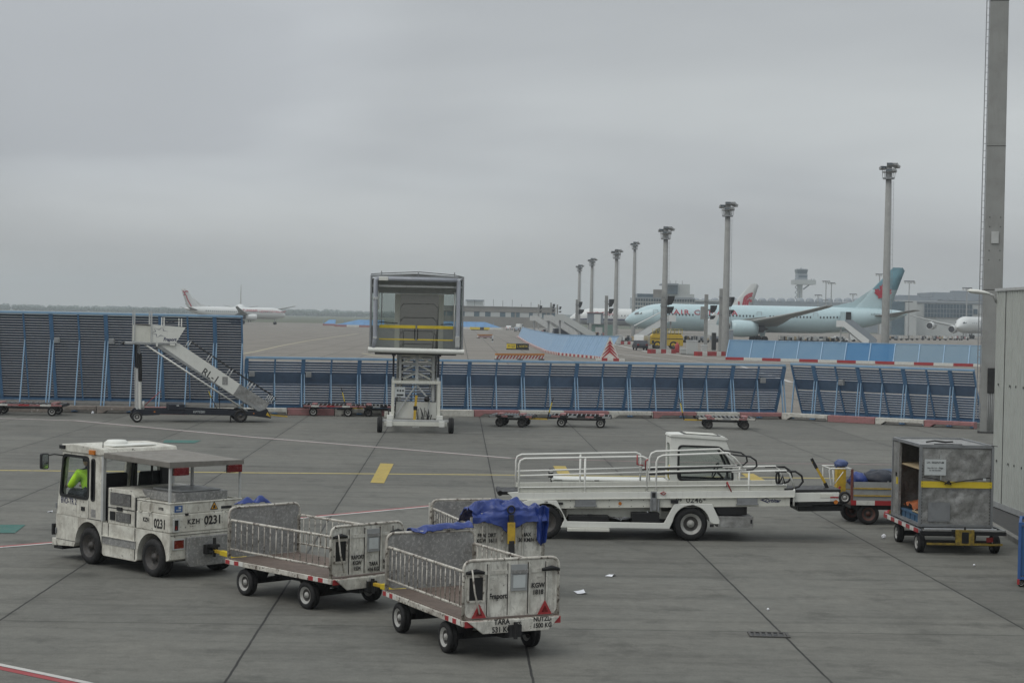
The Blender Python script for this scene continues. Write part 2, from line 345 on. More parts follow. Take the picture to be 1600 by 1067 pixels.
# ------------------------------------------------------------------ ground
def concrete(name, base, warm, jw, near):
    m = bpy.data.materials.new(name); m.use_nodes = True; t = m.node_tree; L = t.links.new; b = t.nodes['Principled BSDF']
    tc = nd(t, 'ShaderNodeTexCoord'); rt = nd(t, 'ShaderNodeMapping'); L(tc.outputs['Object'], rt.inputs[0])
    rt.vector_type = 'POINT'; rt.inputs['Rotation'].default_value = (0, 0, -R(1.73)); 
    sp = nd(t, 'ShaderNodeSeparateXYZ'); L(rt.outputs[0], sp.inputs[0])
    def ma(op, a, bb=None, c=None):
        n = nd(t, 'ShaderNodeMath', op=op)
        for i, v in enumerate((a, bb, c)):
            if v is None: continue
            if hasattr(v, 'links'): L(v, n.inputs[i])
            else: n.inputs[i].default_value = v
        return n.outputs[0]
    def noi(s, det=6, ro=.6, scale=(1, 1, 1), off=(0, 0, 0)):
        mp = nd(t, 'ShaderNodeMapping'); L(rt.outputs[0], mp.inputs[0]); mp.inputs['Scale'].default_value = scale; mp.inputs['Location'].default_value = off
        n = nd(t, 'ShaderNodeTexNoise'); n.inputs['Scale'].default_value = s; n.inputs['Detail'].default_value = det; n.inputs['Roughness'].default_value = ro; L(mp.outputs[0], n.inputs['Vector']); return n.outputs['Fac']
    def rng(v, a, bb, lo=0.0, hi=1.0):
        r = nd(t, 'ShaderNodeMapRange'); L(v, r.inputs[0]); r.inputs[1].default_value = a; r.inputs[2].default_value = bb; r.inputs[3].default_value = lo; r.inputs[4].default_value = hi; return r.outputs[0]
    def mul(c, f):
        v = nd(t, 'ShaderNodeVectorMath', op='SCALE'); L(c, v.inputs[0]); L(f, v.inputs['Scale']); return v.outputs[0]
    def mix(f, c1, c2):
        x = nd(t, 'ShaderNodeMix'); x.data_type = 'RGBA'; L(f, x.inputs[0])
        for i, c in ((6, c1), (7, c2)):
            if hasattr(c, 'links'): L(c, x.inputs[i])
            else: x.inputs[i].default_value = (*c, 1)
        return x.outputs[2]
    wob = ma('MULTIPLY', ma('SUBTRACT', noi(2.0, 3), .5), .03)
    ux = ma('DIVIDE', ma('ADD', ma('SUBTRACT', sp.outputs['X'], 1.0), wob), 3.757); uy = ma('DIVIDE', ma('ADD', ma('SUBTRACT', sp.outputs['Y'], 25.42), wob), 5.24)
    fx = ma('MULTIPLY', ma('SUBTRACT', ma('ABSOLUTE', ma('SUBTRACT', ma('FRACT', ux), .5)), 0.0), 1.0)
    ex = ma('MULTIPLY', ma('SUBTRACT', .5, fx), 3.757); fy = ma('ABSOLUTE', ma('SUBTRACT', ma('FRACT', uy), .5)); ey = ma('MULTIPLY', ma('SUBTRACT', .5, fy), 5.24)
    jn = noi(1.2, 4)
    jx = rng(ex, jw * .6, jw, 1.0, 0.0)
    # alternate transverse joints are wider sealed ones
    alt = ma('FRACT', ma('MULTIPLY', ma('FLOOR', ma('ADD', uy, .5)), .5)); wide = rng(alt, .1, .4, 1.0, .42)
    jy = ma('MULTIPLY', rng(ey, jw * .35, jw * .7, 1.0, 0.0), wide)
    joint = ma('MULTIPLY', ma('MAXIMUM', jx, jy), rng(jn, .25, .5, .72, 1.0))
    halo = ma('MULTIPLY', rng(ma('MINIMUM', ex, ey), 0, .22, 1.0, 0.0), rng(noi(.9, 5), .4, .7))
    cid = nd(t, 'ShaderNodeCombineXYZ'); L(ma('FLOOR', ux), cid.inputs[0]); L(ma('FLOOR', uy), cid.inputs[1])
    wn = nd(t, 'ShaderNodeTexWhiteNoise'); wn.noise_dimensions = '2D'; L(cid.outputs[0], wn.inputs['Vector'])
    c = mix(rng(noi(.35, 6), .3, .7), base, warm)
    c = mul(c, rng(wn.outputs['Value'], 0, 1, .84, 1.06))
    c = mul(c, rng(noi(2.2, 8, .7), .25, .75, .80, 1.14))
    c = mul(c, rng(noi(40, 4, .75), .28, .72, .76, 1.22))
    c = mul(c, rng(noi(7, 7, .75), .3, .7, .84, 1.14))
    if near:
        c = mul(c, rng(noi(1.0, 5, .6, (.22, 1.7, 1), (3, 8, 0)), .50, .72, 1.0, .66))      # long scuffs across the stand
        c = mul(c, rng(noi(1.0, 6, .65, (.5, .16, 1), (13, 2, 0)), .55, .78, 1.0, .80))     # wheel tracks along it
        c = mul(c, rng(noi(.8, 6, .7, off=(21, 3, 0)), .54, .74, 1.0, .52))                 # oil stains
        c = mul(c, rng(noi(9, 4, .6, (.5, 1.6, 1)), .66, .78, 1.0, .70))
    c = mul(c, rng(halo, 0, 1, 1.0, .80))
    c = mix(joint, c, (.018, .017, .016))
    L(c, b.inputs['Base Color']); b.inputs['Roughness'].default_value = .9
    bp = nd(t, 'ShaderNodeBump'); bp.inputs['Strength'].default_value = .25; bp.inputs['Distance'].default_value = .01; L(noi(30, 6), bp.inputs['Height']); L(bp.outputs[0], b.inputs['Normal'])
    return m
def sheet(name, pts, m, z, kind='structure'):
    b = MB(); b.add([(p[0], p[1], z) for p in pts], [tuple(range(len(pts)))], m); o = b.obj(name)
    return tag(o, kind=kind)
sheet('ground', [(-4400, -150), (4400, -150), (4400, 4400), (-4400, 4400)], mat('far_grass', (.075, .085, .045), .95, dirt=.4, ds=.02), -.02)
def L0(x): return 79.75 + .205 * (x - 1.0)                        # line of the blast fences
sheet('apron', [(-70, -20), (60, -20), (60, 70.5), (20.5, 78.0), (13.2, L0(13.2) + 1.2), (-70, L0(-70) + 1.2)], concrete('apron_concrete', (.130, .130, .116), (.157, .154, .135), .021, True), 0)
sheet('taxiway', [(-900, L0(-900) - 400), (-70, L0(-70) + 1.2), (13.2, L0(13.2) + 1.2), (20.5, 78.0), (60, 70.5), (900, -250), (900, 900), (-900, 690)], concrete('taxiway_concrete', (.185, .168, .145), (.215, .196, .168), .04, False), -.006)

# painted markings, worn through to the concrete
def paint(name, col, wear):
    m = mat(name, col, .8, dirt=.3, dcol=(.15, .14, .13), ds=1.2, speck=wear, scol=(.15, .145, .135), ss=7); return m
P_Y = paint('paint_yellow', (.40, .30, .07), .35); P_W = paint('paint_white', (.48, .47, .45), .3); P_R = paint('paint_red', (.30, .05, .055), .4); P_PK = paint('paint_faded_pink', (.32, .22, .22), .5); P_G = paint('paint_green', (.035, .13, .11), .4); P_YD = paint('paint_yellow_far', (.42, .38, .25), .1)
P_WY = paint('paint_yellow_line', (.40, .33, .12), .3)
def strip(name, pxs, w, m, z, off=0.0):
    g = [G(*p) for p in pxs]; b = MB(); L_, R_ = [], []
    for i, p in enumerate(g):
        d = g[min(i + 1, len(g) - 1)] - g[max(i - 1, 0)]; d.z = 0; d.normalize(); n = Vector((-d.y, d.x, 0))
        L_.append(p + n * (off + w / 2)); R_.append(p + n * (off - w / 2))
    for i in range(len(g) - 1): b.add([(q.x, q.y, z) for q in (L_[i], L_[i + 1], R_[i + 1], R_[i])], [(0, 1, 2, 3)], m)
    return tag(b.obj(name), kind='structure')
strip('road_marking_yellow_line', [(-20, 734.5), (400, 738.5), (800, 742), (1200, 746), (1620, 751)], .24, P_WY, .004)
for c in (((780, 305), (855, 308), (800, 418), (722, 415)),):
    q = [G(380 + x / 3.636, 640 + y / 3.636) for x, y in c]; sheet('road_marking_yellow_bar', q, P_Y, .008)
for c in (((421, 290), (518, 292), (566, 372), (470, 372)),):
    q = [G(780 + x / 5, 670 + y / 5) for x, y in c]; sheet('road_marking_yellow_bar', q, P_Y, .008)
for c in (((590, 348), (685, 350), (800, 415), (700, 425)),):
    q = [G(1040 + x / 5, 670 + y / 5) for x, y in c]; sheet('road_marking_yellow_bar', q, P_Y, .008)
strip('road_marking_white_line', [(-20, 857), (90, 848), (480, 809), (680, 790.5), (760, 783)], .12, P_W, .008)
strip('road_marking_red_line', [(-20, 857), (90, 848), (480, 809), (680, 790.5), (760, 783)], .14, P_R, .004, .13)
strip('road_marking_white_line', [(-30, 1029), (-5, 1037.5), (134, 1066.5), (190, 1080)], .10, P_W, .008)
strip('road_marking_red_line', [(-30, 1029), (-5, 1037.5), (134, 1066.5), (190, 1080)], .13, P_R, .004, -.12)
strip('road_marking_pink_line', [(-10, 653), (120, 657), (400, 683), (600, 699), (800, 715.5)], .13, P_W, .004)
strip('road_marking_pink_line', [(-10, 653), (120, 657), (400, 683), (600, 699), (800, 715.5)], .13, P_PK, .0045, -.13)
strip('road_marking_pink_line', [(800, 715.5), (1040, 722), (1320, 725), (1560, 728)], .13, P_PK, .004)
for c in (((-30, 720), (160, 720), (92, 772), (-30, 772)), ((1030, 190), (1258, 192), (1215, 210), (1018, 207))):
    q = [G(x / 4, 640 + y / 4) for x, y in c]; sheet('road_marking_green_patch', q, P_G, .009)
strip('road_marking_taxi_line', [(372, 554), (400, 549), (440, 540), (480, 532.5), (560, 521)], .32, P_YD, .004)
strip('road_marking_taxi_line', [(565, 552), (590, 556), (640, 562)], .35, P_YD, .004)
strip('road_marking_white_lane', [(958, 538), (1010, 549), (1080, 557), (1160, 563), (1260, 569)], .5, P_W, .004)
strip('road_marking_white_lane', [(960, 552), (1040, 561), (1100, 566)], .3, P_W, .004)
strip('road_marking_white_lane', [(1150, 569.5), (1236, 597), (1340, 604)], .35, P_W, .004)

# raised dark pavement in front of the building on the right
b = MB(); b.prism([(11.2, 43.6), (10.55, 34.5), (10.0, 27), (13, 27), (13, 43.6)], -.05, .10, 'z', 'asph'); tag(b.obj('pavement'), kind='structure')
b = MB()
for i in range(9):
    a, c = Vector((11.2, 43.6, 0)).lerp(Vector((9.8, 24.5, 0)), i / 9), Vector((11.2, 43.6, 0)).lerp(Vector((9.8, 24.5, 0)), (i + .985) / 9)
    b.bar(a + Vector((-.06, 0, .03)), c + Vector((-.06, 0, .03)), .14, .17, 'kerb')
tag(b.obj('kerb', bevel=.015), kind='structure')

# drain grate at the joint
t = thing('drain_grate', 'small slotted iron drain grate set in the concrete joint', 'drain grate', G(1201, 992))
t.rotation_euler = (0, 0, R(-1.7))
MB().box(-.29, .29, -.19, .19, .001, .006, 'black').obj('pit', t)
b = MB().ring([(-.29, -.19), (.29, -.19), (.29, .19), (-.29, .19)], [(-.25, -.15), (.25, -.15), (.25, .15), (-.25, .15)], .004, .02, 'z', 'grate')
for k in range(6): b.bar((-.21 + k * .085, -.15, .012), (-.19 + k * .085, .15, .012), .032, .012, 'grate')
b.obj('grate', t)

# ------------------------------------------------------------------ papers and litter
def litter(name, label, px, py, w, h, m, rz, group=None, ball=False):
    p = G(px, py); b = MB(); rnd = random.Random(px)
    if ball:
        bm = bmesh.new(); bmesh.ops.create_icosphere(bm, subdivisions=2, radius=w)
        for v in bm.verts: v.co *= 1 + .35 * noise.noise(v.co * 30 + Vector((px, 0, 0)))
        b.add([v.co + Vector((0, 0, w * .85)) for v in bm.verts], [[v.index for v in f.verts] for f in bm.faces], m); bm.free()
    else:
        n = 6; vs = [((i / n - .5) * w, (j / n - .5) * h, .006 + .028 * (i / n) ** 2 * (.4 + .6 * math.sin(j * .9 + px))) for j in range(n + 1) for i in range(n + 1)]
        vs = [(x, y, abs(z) + .004) for x, y, z in vs]
        b.add(vs, [(j * (n + 1) + i, j * (n + 1) + i + 1, (j + 1) * (n + 1) + i + 1, (j + 1) * (n + 1) + i) for j in range(n) for i in range(n)], m, True)
        b.add([(v[0], v[1], v[2] + .0015) for v in vs], [(j * (n + 1) + i, j * (n + 1) + i + 1, (j + 1) * (n + 1) + i + 1, (j + 1) * (n + 1) + i) for j in range(n) for i in range(n)], m, True)
    return tag(b.obj(name, None, p, (0, 0, rz)), label, 'litter', group)
litter('paper_sheet', 'larger folded white paper lying on the concrete right of the carts', 907, 926, .17, .28, 'paper', .2)
litter('paper_sheet', 'smaller white paper scrap lying nearer the belt loader', 954, 899.5, .13, .22, 'paper', -.4)
litter('crumpled_paper', 'crumpled white paper ball beside the container dolly wheel', 1380.5, 841, .05, .05, 'paper', 0, ball=True)
litter('crumpled_paper', 'tiny white litter speck on open concrete below the container dolly', 1522, 884, .022, .02, 'paper', 0, ball=True)
litter('crumpled_paper', 'tiny pale litter speck above the drain grate', 1200, 953, .022, .02, 'paper', 0, ball=True)
litter('paper_sheet', 'tiny white paper bit left of the tow tractor', 78, 800, .10, .1, 'paper', 0)
litter('crumpled_paper', 'pale litter speck at the kerb below the tall blue fence', 145, 646.5, .06, .05, 'paper', 0, ball=True)

# ------------------------------------------------------------------ blast fences
def fence(name, label, P0, P1, H, zf, yb, yt, ys, n, slatm, band, spacing, wide0=0, boxes=(), plinth=.2):
    P0 = Vector((*P0, 0)); P1 = Vector((*P1, 0)); d = P1 - P0; Ln = d.length; rz = math.atan2(d.y, d.x)
    t = thing(name, label, 'blast fence', P0, rz)
    w = Ln / n
    def prof(z): return yb * (1 - (z - .12) / (zf - .12)) if z < zf else yt * (z - zf) / (H - zf)
    post = [None, None]; strut = [None, None]; panels = {}
    sl = MB(); su = MB(); z = plinth + .2
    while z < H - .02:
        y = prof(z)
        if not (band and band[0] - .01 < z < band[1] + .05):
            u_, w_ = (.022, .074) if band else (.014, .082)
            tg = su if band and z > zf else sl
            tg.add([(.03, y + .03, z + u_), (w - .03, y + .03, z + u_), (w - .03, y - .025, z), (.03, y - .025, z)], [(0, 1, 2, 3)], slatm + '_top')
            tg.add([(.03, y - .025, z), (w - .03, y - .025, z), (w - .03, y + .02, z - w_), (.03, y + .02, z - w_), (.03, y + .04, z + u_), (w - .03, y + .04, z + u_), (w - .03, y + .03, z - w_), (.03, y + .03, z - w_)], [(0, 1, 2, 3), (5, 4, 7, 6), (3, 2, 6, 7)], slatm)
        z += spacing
    bd = None
    if band: bd = MB().add([(.03, prof(band[0]), band[0]), (w - .03, prof(band[0]), band[0]), (w - .03, prof(zf) - .02, zf), (.03, prof(zf) - .02, zf), (w - .03, prof(band[1]), band[1]), (.03, prof(band[1]), band[1]), (.03, prof(band[0]) + .03, band[0]), (w - .03, prof(band[0]) + .03, band[0]), (w - .03, prof(band[1]) + .03, band[1]), (.03, prof(band[1]) + .03, band[1])], [(0, 1, 2, 3), (3, 2, 4, 5), (6, 9, 8, 7), (0, 6, 7, 1), (5, 4, 8, 9)], 'band')
    s0 = b0 = u0 = None
    for i in range(n):
        x = i * w
        if s0 is None: s0 = sl.obj('slat_panel', t, (x, 0, 0)); u0 = su.obj('upper_slat_panel', t, (x, 0, 0)) if band else None; b0 = bd.obj('solid_band', t, (x, 0, 0)) if bd else None
        else:
            again(s0, t, (x, 0, 0))
            if b0: again(b0, t, (x, 0, 0)); again(u0, t, (x, 0, 0))
    for i in range(n + 1):
        k = 1 if i % 2 == wide0 else 0; x = i * w
        if post[k] is None:
            pw = .17 if k else .07
            b = MB(); b.bar((0, yb - .05, .1), (0, -.05, zf), pw * .75, .09, 'fence', (0, 1, 0)); b.bar((0, -.05, zf), (0, yt - .05, H), pw, .09, 'fence', (0, 1, 0)); post[k] = b.obj('post', t, (x, 0, 0))
            b = MB()
            for q in ((-.065, .065) if k else (0,)): b.bar((q, ys, .06), (q, -.09, zf - .02), .048, .07, 'fence2', (0, 1, 0))
            b.box(-.12, .12, ys - .1, ys + .1, .02, .06, 'fence'); strut[k] = b.obj('strut', t, (x, 0, 0))
        else: again(post[k], t, (x, 0, 0)); again(strut[k], t, (x, 0, 0))
    b = MB().box(-.05, Ln + .05, yt - .12, yt + .02, H, H + .11, 'fence2'); b.obj('top_rail', t, bevel=.02)
    MB().box(-.03, Ln + .03, yb - .04, yb + .05, plinth, plinth + .13, 'fence').obj('bottom_rail', t)
    MB().box(-.03, Ln + .03, ys + .12, yb + .35, .0, plinth, 'kerb').obj('plinth', t)
    bx = None
    for i in boxes:
        b = MB().box(.12, .36, -.30, -.12, zf - .14, zf + .12, 'grey').box(.15, .33, -.315, -.30, zf - .10, zf + .08, 'steel')
        b.obj('junction_box', t, (i * w, 0, 0), bevel=.01)
    return t
off = 1.2
n_tall = (.0, 0)
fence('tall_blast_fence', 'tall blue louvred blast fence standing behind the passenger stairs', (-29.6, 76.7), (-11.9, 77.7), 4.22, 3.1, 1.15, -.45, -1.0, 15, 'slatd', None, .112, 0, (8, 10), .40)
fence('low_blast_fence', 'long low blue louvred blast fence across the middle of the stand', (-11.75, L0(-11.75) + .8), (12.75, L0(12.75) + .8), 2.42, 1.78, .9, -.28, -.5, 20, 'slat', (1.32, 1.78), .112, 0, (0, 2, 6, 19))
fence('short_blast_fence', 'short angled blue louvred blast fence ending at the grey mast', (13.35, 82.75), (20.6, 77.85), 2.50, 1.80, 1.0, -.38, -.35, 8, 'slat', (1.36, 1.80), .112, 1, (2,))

# red and white kerb blocks along the foot of the fences
def kerb_block(Lk, m, notch):
    b = MB(); p = [(0, 0), (Lk, 0), (Lk, .30), (0, .30)]
    if notch: p = [(0, 0), (.25, 0), (.45, .13), (Lk - .05, .13), (Lk, .0), (Lk, .30), (0, .30)]
    b.prism(p, -.25, .22, 'y', m)
    return b
kproto = {}
def kerb_run(P0, P1, where, start=0, weathered=False):
    P0 = Vector((*P0, 0)); P1 = Vector((*P1, 0)); d = P1 - P0; n = max(1, round(d.length / 2.05)); Lk = d.length / n; rz = math.atan2(d.y, d.x)
    for i in range(n):
        w = (i + start) % 2; loc = P0 + d * (i / n) + Vector((0, 0, .002)); nt_ = i % 3 != 1
        m = 'kwhite' if w else 'kred'; c = 'white' if w else 'faded red'
        if weathered and i < n - 2: m = 'kdirt'; c = 'weathered grey'
        key = (m, nt_, round(Lk, 2)); lab = f'{c} concrete kerb block {"with notched underside " if nt_ else ""}below the {where}'
        if key not in kproto: o = kerb_block(Lk - .03, m, nt_).obj('kerb_block', None, loc, (0, 0, rz), bevel=.02); kproto[key] = o
        else: o = kproto[key].copy(); COL.objects.link(o); o.location = loc; o.rotation_euler = (0, 0, rz)
        tag(o, lab, 'kerb block', f'kerb blocks below the {where}')
kerb_run((-29.6, 75.35), (-11.95, 76.3), 'tall fence', 1, True)
kerb_run((-11.85, L0(-11.85) - .25), (12.6, L0(12.6) - .25), 'long low fence', 1)
kerb_run((12.7, L0(12.7) - .35), (20.4, 77.0), 'short angled fence', 1)

# brown lattice barriers seen through the low fence
def lattice(w, h):
    b = MB(); b.ring([(0, 0), (w, 0), (w, h), (0, h)], [(.06, .06), (w - .06, .06), (w - .06, h - .06), (.06, h - .06)], -.03, .03, 'y', 'cream2')
    k = 0
    while k < w + h:
        for s in (1, -1):
            x0, x1 = k - h, k; 
            a = (max(0, x0), (max(0, x0) - x0)); c = (min(w, x1), min(w, x1) - x0)
            if c[0] - a[0] > .05:
                if s == 1: b.bar((a[0], 0, a[1]), (c[0], 0, c[1]), .02, .035, 'cream2')
                else: b.bar((w - a[0], .02, a[1]), (w - c[0], .02, c[1]), .02, .035, 'cream2')
        k += .16
    return b
lp = None
for i in range(3):
    x = 9.6 + i * .98
    if lp is None: lp = lattice(.93, .85).obj('lattice_barrier', None, (x, L0(x) + 2.6, .12), (0, 0, R(11)))
    else: o = lp.copy(); COL.objects.link(o); o.location = (x, L0(x) + 2.6, .12); lp2 = o
for o in [o for o in COL.objects if o.name.startswith('lattice_barrier')]:
    tag(o, 'brown lattice barrier seen through the slats of the low fence', 'barrier', 'lattice barriers behind the low fence')

# ------------------------------------------------------------------ grey mast and building on the right
mp = G(1546, 676)
t = thing('concrete_mast', 'tall square grey mast with a ladder beside the building corner', 'mast', (mp.x, mp.y, 0), R(-14))
b = MB(); b.loft([[(-.40, -.36, 0), (.40, -.36, 0), (.40, .36, 0), (-.40, .36, 0)], [(-.36, -.32, 26), (.36, -.32, 26), (.36, .32, 26), (-.36, .32, 26)]], 'conc', False); b.obj('shaft', t, bevel=.03)
MB().box(-.5, .5, -.48, .48, .005, .07, 'asph').obj('base_plate', t)
b = MB()
for x in (-.56, -.44): b.bar((x, -.32, .6), (x + .05, -.28, 25.5), .025, .04, 'steel')
z = .8
while z < 25.4: b.bar((-.56 + .05 * z / 25, -.31, z), (-.44 + .05 * z / 25, -.31, z), .02, .02, 'steel'); z += .30
for k in range(16): b.bar((-.44, -.31, 1 + k * 1.6), (-.36, -.28, 1 + k * 1.6), .03, .03, 'steel')
b.obj('ladder', t)
b = MB().box(-.14, .18, -.44, -.36, 1.7, 2.75, 'dark'); b.cyl((.02, -.46, 2.5), (.02, -.44, 2.5), .13, 'black'); b.obj('cable_box', t, bevel=.01)
b = MB()
for k in range(4): b.tube([(-.1 + k * .07, -.40, 1.75), (-.1 + k * .07, -.40, .1)], .016, 'grey', 6)
b.obj('conduit', t)
MB().box(-.12, .18, -.40, -.355, 8.0, 8.5, 'lgrey').obj('hatch', t)
b = MB()
for z in (6.05, 12.1, 18.2): k = .365 - .04 * z / 26; b.box(-k - .045, k + .045, -k + .0, -k + .02, z - .012, z + .012, 'dark')
for z in (7.3, 7.7, 8.7, 9.1):
    for x in (-.2, .24): b.cyl((x, -.35, z), (x, -.365, z), .022, 'dark', 8)
b.obj('weld_seam', t)

t = thing('corrugated_building', 'pale grey building wall of vertical ribbed sheets at the right edge', 'building', (0, 0, 0))
b = MB(); X = 11.84
prof = []; y = 43.05
while y > 24.0:
    prof += [(X, y), (X - .016, y - .02), (X - .016, y - .12), (X, y - .14)]; y -= .20
prof += [(X + 4, 24.0), (X + 4, 43.05)]
b.prism([(p[0], p[1]) for p in prof], .12, 5.36, 'z', 'wall'); b.obj('wall_cladding', t)
b = MB().prism([(X - .05, 43.1), (X - .05, 24), (X + 4.05, 24), (X + 4.05, 43.1)], 5.363, 5.43, 'z', 'lgrey'); b.obj('coping', t)
b = MB()
for yy in (42.2, 39.6, 37.0): b.box(X - .026, X - .005, yy - .012, yy + .012, .14, 5.35, 'dark')
b.obj('joint_strip', t)
b = MB()
for yy in (42.7, 41.7, 41.2, 40.6, 40.1):
    for z in (1.25, 3.1): b.cyl((X - .02, yy, z), (X - .03, yy, z), .03, 'dark', 8)
b.box(X - .03, X - .003, 24.1, 43.0, .125, .26, 'grey'); b.obj('fixings', t)
t = thing('wall_lamp', 'long pale lamp head on a short arm at the building corner', 'lamp', (X, 43.0, 5.2))
b = MB().tube([(-.02, .02, -.12), (-.10, .03, .06), (-.30, .04, .12)], .03, 'lgrey'); b.obj('arm', t)
b = MB(); b.loft([[(x, r * math.cos(a) + .04, z + .55 * r * math.sin(a)) for a in [2 * math.pi * k / 12 for k in range(12)]] for x, r, z in ((-.2, .05, .1), (-.32, .08, .125), (-.5, .10, .145), (-.66, .09, .155), (-.74, .03, .16))], 'clean'); b.obj('lamp_head', t)

# blue framed trolley cut off by the right edge
t = thing('trolley', 'blue tubular trolley with a tarpaulin side cut off at the right edge', 'trolley', (9.04, 30.4, 0), R(-17))
b = MB()
for x, y in ((-.18, 0), (.75, 0), (-.18, 1.1), (.75, 1.1)): b.bar((x, y, .12), (x, y, 1.12), .05, .05, 'bluesign')
for y in (0, 1.1):
    for z in (.16, 1.1): b.bar((-.18, y, z), (.75, y, z), .045, .045, 'bluesign')
for x in (-.18, .75):
    for z in (.16, 1.1): b.bar((x, 0, z), (x, 1.1, z), .045, .045, 'bluesign')
b.obj('frame', t)
b = MB().box(-.16, .73, .01, .02, .2, 1.06, mat('trolley_blue', (.03, .10, .24), .5, dirt=.2)); b.box(-.172, -.16, .03, 1.07, .2, 1.06, MATS['trolley_blue']); b.obj('side_sheet', t)
MB().box(-.2, .77, -.02, 1.12, .13, .17, 'dark').obj('deck', t)
for x in (-.14, .7):
    for y in (.05, 1.05): wheel(t, (x, y, .065), .065, .04)
MB().box(-.21, -.17, -.05, .05, .05, .14, 'red').obj('reflector', t)

# ------------------------------------------------------------------ tow tractor
def tow_tractor():
    o = G(240, 900); h = G(140, 880) - o
    t = thing('tow_tractor', 'dirty white airport tow tractor with half cab and flat rear canopy, 0231 on its tail', 'tow tractor', o, math.atan2(h.y, h.x))
    yl, yr = .08, -1.42
    # body with wheel arches
    b = MB()
    lo = [(-.55, .34), (-.46, .31)] + arc(-.04, .32, .42, 182, -10, 16) + [(.44, .21), (1.40, .21)] + arc(1.88, .33, .42, 190, 0, 16) + [(2.34, .27), (2.86, .24), (2.93, .36), (2.93, .80), (1.46, .80), (1.46, .78), (-.55, .78)]
    b.prism(lo, yr, yl, 'y', 'white'); b.obj('body', t, bevel=.012)
    MB().box(-.3, 2.6, -1.1, -.24, .26, .74, 'dark').obj('chassis', t)
    # rear tank box with its two bands
    b = MB().box(-.55, .42, yr, yl, .785, 1.085, 'white'); b.box(-.535, .42, yr + .012, yl - .012, 1.088, 1.26, 'white')
    b.ring([(-.55, yr), (.42, yr), (.42, yl), (-.55, yl)], [(-.51, yr + .04), (.38, yr + .04), (.38, yl - .04), (-.51, yl - .04)], 1.263, 1.29, 'z', 'white')
    b.obj('rear_box', t, bevel=.012)
    b = MB().box(-.36, .6, -1.25, -.16, 1.265, 1.42, 'galv'); b.box(-.30, .5, -1.15, -.3, 1.423, 1.45, 'grey'); b.obj('tank_cover', t, bevel=.015)
    # engine cover
    b = MB().prism([(.50, .783), (1.30, .783), (1.30, 1.40), (.62, 1.40), (.50, 1.30)], yr + .02, yl - .015, 'y', 'white'); b.obj('engine_cover', t, bevel=.012)
    MB().prism([(.425, .2), (.495, .2), (.495, 1.29), (.425, 1.22)], yr + .05, yl - .03, 'y', 'dark').obj('bulkhead', t)
    b = MB().box(.60, 1.22, yl - .014, yl - .004, 1.12, 1.33, 'dark')
    for k in range(12): b.box(.61, 1.21, yl - .012, yl + .003, 1.13 + k * .0165, 1.138 + k * .0165, 'galv')
    b.obj('upper_louvre', t)
    b = MB().box(.60, 1.04, yl - .014, yl - .004, .84, 1.0, 'dark')
    for k in range(9): b.box(.61, 1.03, yl - .012, yl + .003, .85 + k * .0165, .858 + k * .0165, 'galv')
    b.box(1.07, 1.22, yl - .014, yl - .001, .85, 1.0, 'black'); b.obj('lower_louvre', t)
    b = MB().box(.5, 1.30, yl - .013, yl - .009, 1.055, 1.07, 'dark').box(.85, 1.0, yl - .012, yl + .012, 1.03, 1.09, 'black').box(1.3, 1.315, yl - .02, yl - .01, .79, 1.39, 'dark'); b.obj('latch', t)
    b = MB().box(.42, 1.42, yl + .002, yl + .012, .42, .55, 'galv').box(.42, 1.42, yl + .001, yl + .03, .55, .562, 'white'); b.obj('step_plate', t)
    b = MB().box(.44, .455, yl + .001, yl + .006, .24, .77, 'dark').box(1.44, 1.45, yl + .001, yl + .008, .24, .78, 'dark').box(1.25, 1.262, yl + .001, yl + .005, .56, .78, 'dark'); b.obj('panel_seam', t)
    # cab
    def side(y0, y1):
        b = MB(); ou = [(1.50, .805), (2.91, .805), (2.74, 1.93), (1.50, 1.93)]
        # door window and quarter window share the panel: build it as two rings
        mid = 1.865
        oA = rpoly([(mid, .805), (2.91, .805), (2.74, 1.93), (mid, 1.93)], .004); iA = rpoly([(1.90, 1.15), (2.80, 1.15), (2.70, 1.875), (1.90, 1.875)], .09)
        b.ring(oA, iA, y0, y1, 'y', 'white')
        oB = rpoly([(1.50, .805), (mid, .805), (mid, 1.93), (1.50, 1.93)], .004); iB = rpoly([(1.70, 1.14), (1.80, 1.14), (1.80, 1.85), (1.70, 1.85)], .05)
        b.ring(oB, iB, y0, y1, 'y', 'white')
        return b
    side(yl - .045, yl).obj('cab_side', t); side(yr, yr + .045).obj('cab_side', t)
    for y0, y1, s in ((yl - .04, yl + .012, 1), (yr - .012, yr + .04, -1)):
        b = MB(); c = [(1.90, 1.15), (2.80, 1.15), (2.70, 1.875), (1.90, 1.875)]
        b.ring(rpoly([(1.875, 1.125), (2.83, 1.125), (2.725, 1.90), (1.875, 1.90)], .10), rpoly([(1.925, 1.175), (2.77, 1.175), (2.675, 1.85), (1.925, 1.85)], .08), y0, y1, 'y', 'black'); f = b.obj('window_seal', t)
        MB().prism(rpoly([(1.925, 1.175), (2.77, 1.175), (2.675, 1.85), (1.925, 1.85)], .08), (y0 + y1) / 2 - .003, (y0 + y1) / 2 + .003, 'y', G_CAB).obj('pane', f)
        b = MB(); b.ring(rpoly([(1.685, 1.12), (1.815, 1.12), (1.815, 1.87), (1.685, 1.87)], .06), rpoly([(1.715, 1.15), (1.785, 1.15), (1.785, 1.84), (1.715, 1.84)], .035), y0, y1, 'y', 'black'); f = b.obj('quarter_window_seal', t)
        MB().prism(rpoly([(1.715, 1.15), (1.785, 1.15), (1.785, 1.84), (1.715, 1.84)], .035), (y0 + y1) / 2 - .003, (y0 + y1) / 2 + .003, 'y', G_CAB).obj('pane', f)
    # windscreen frame, slanted
    b = MB(); n_ = 4
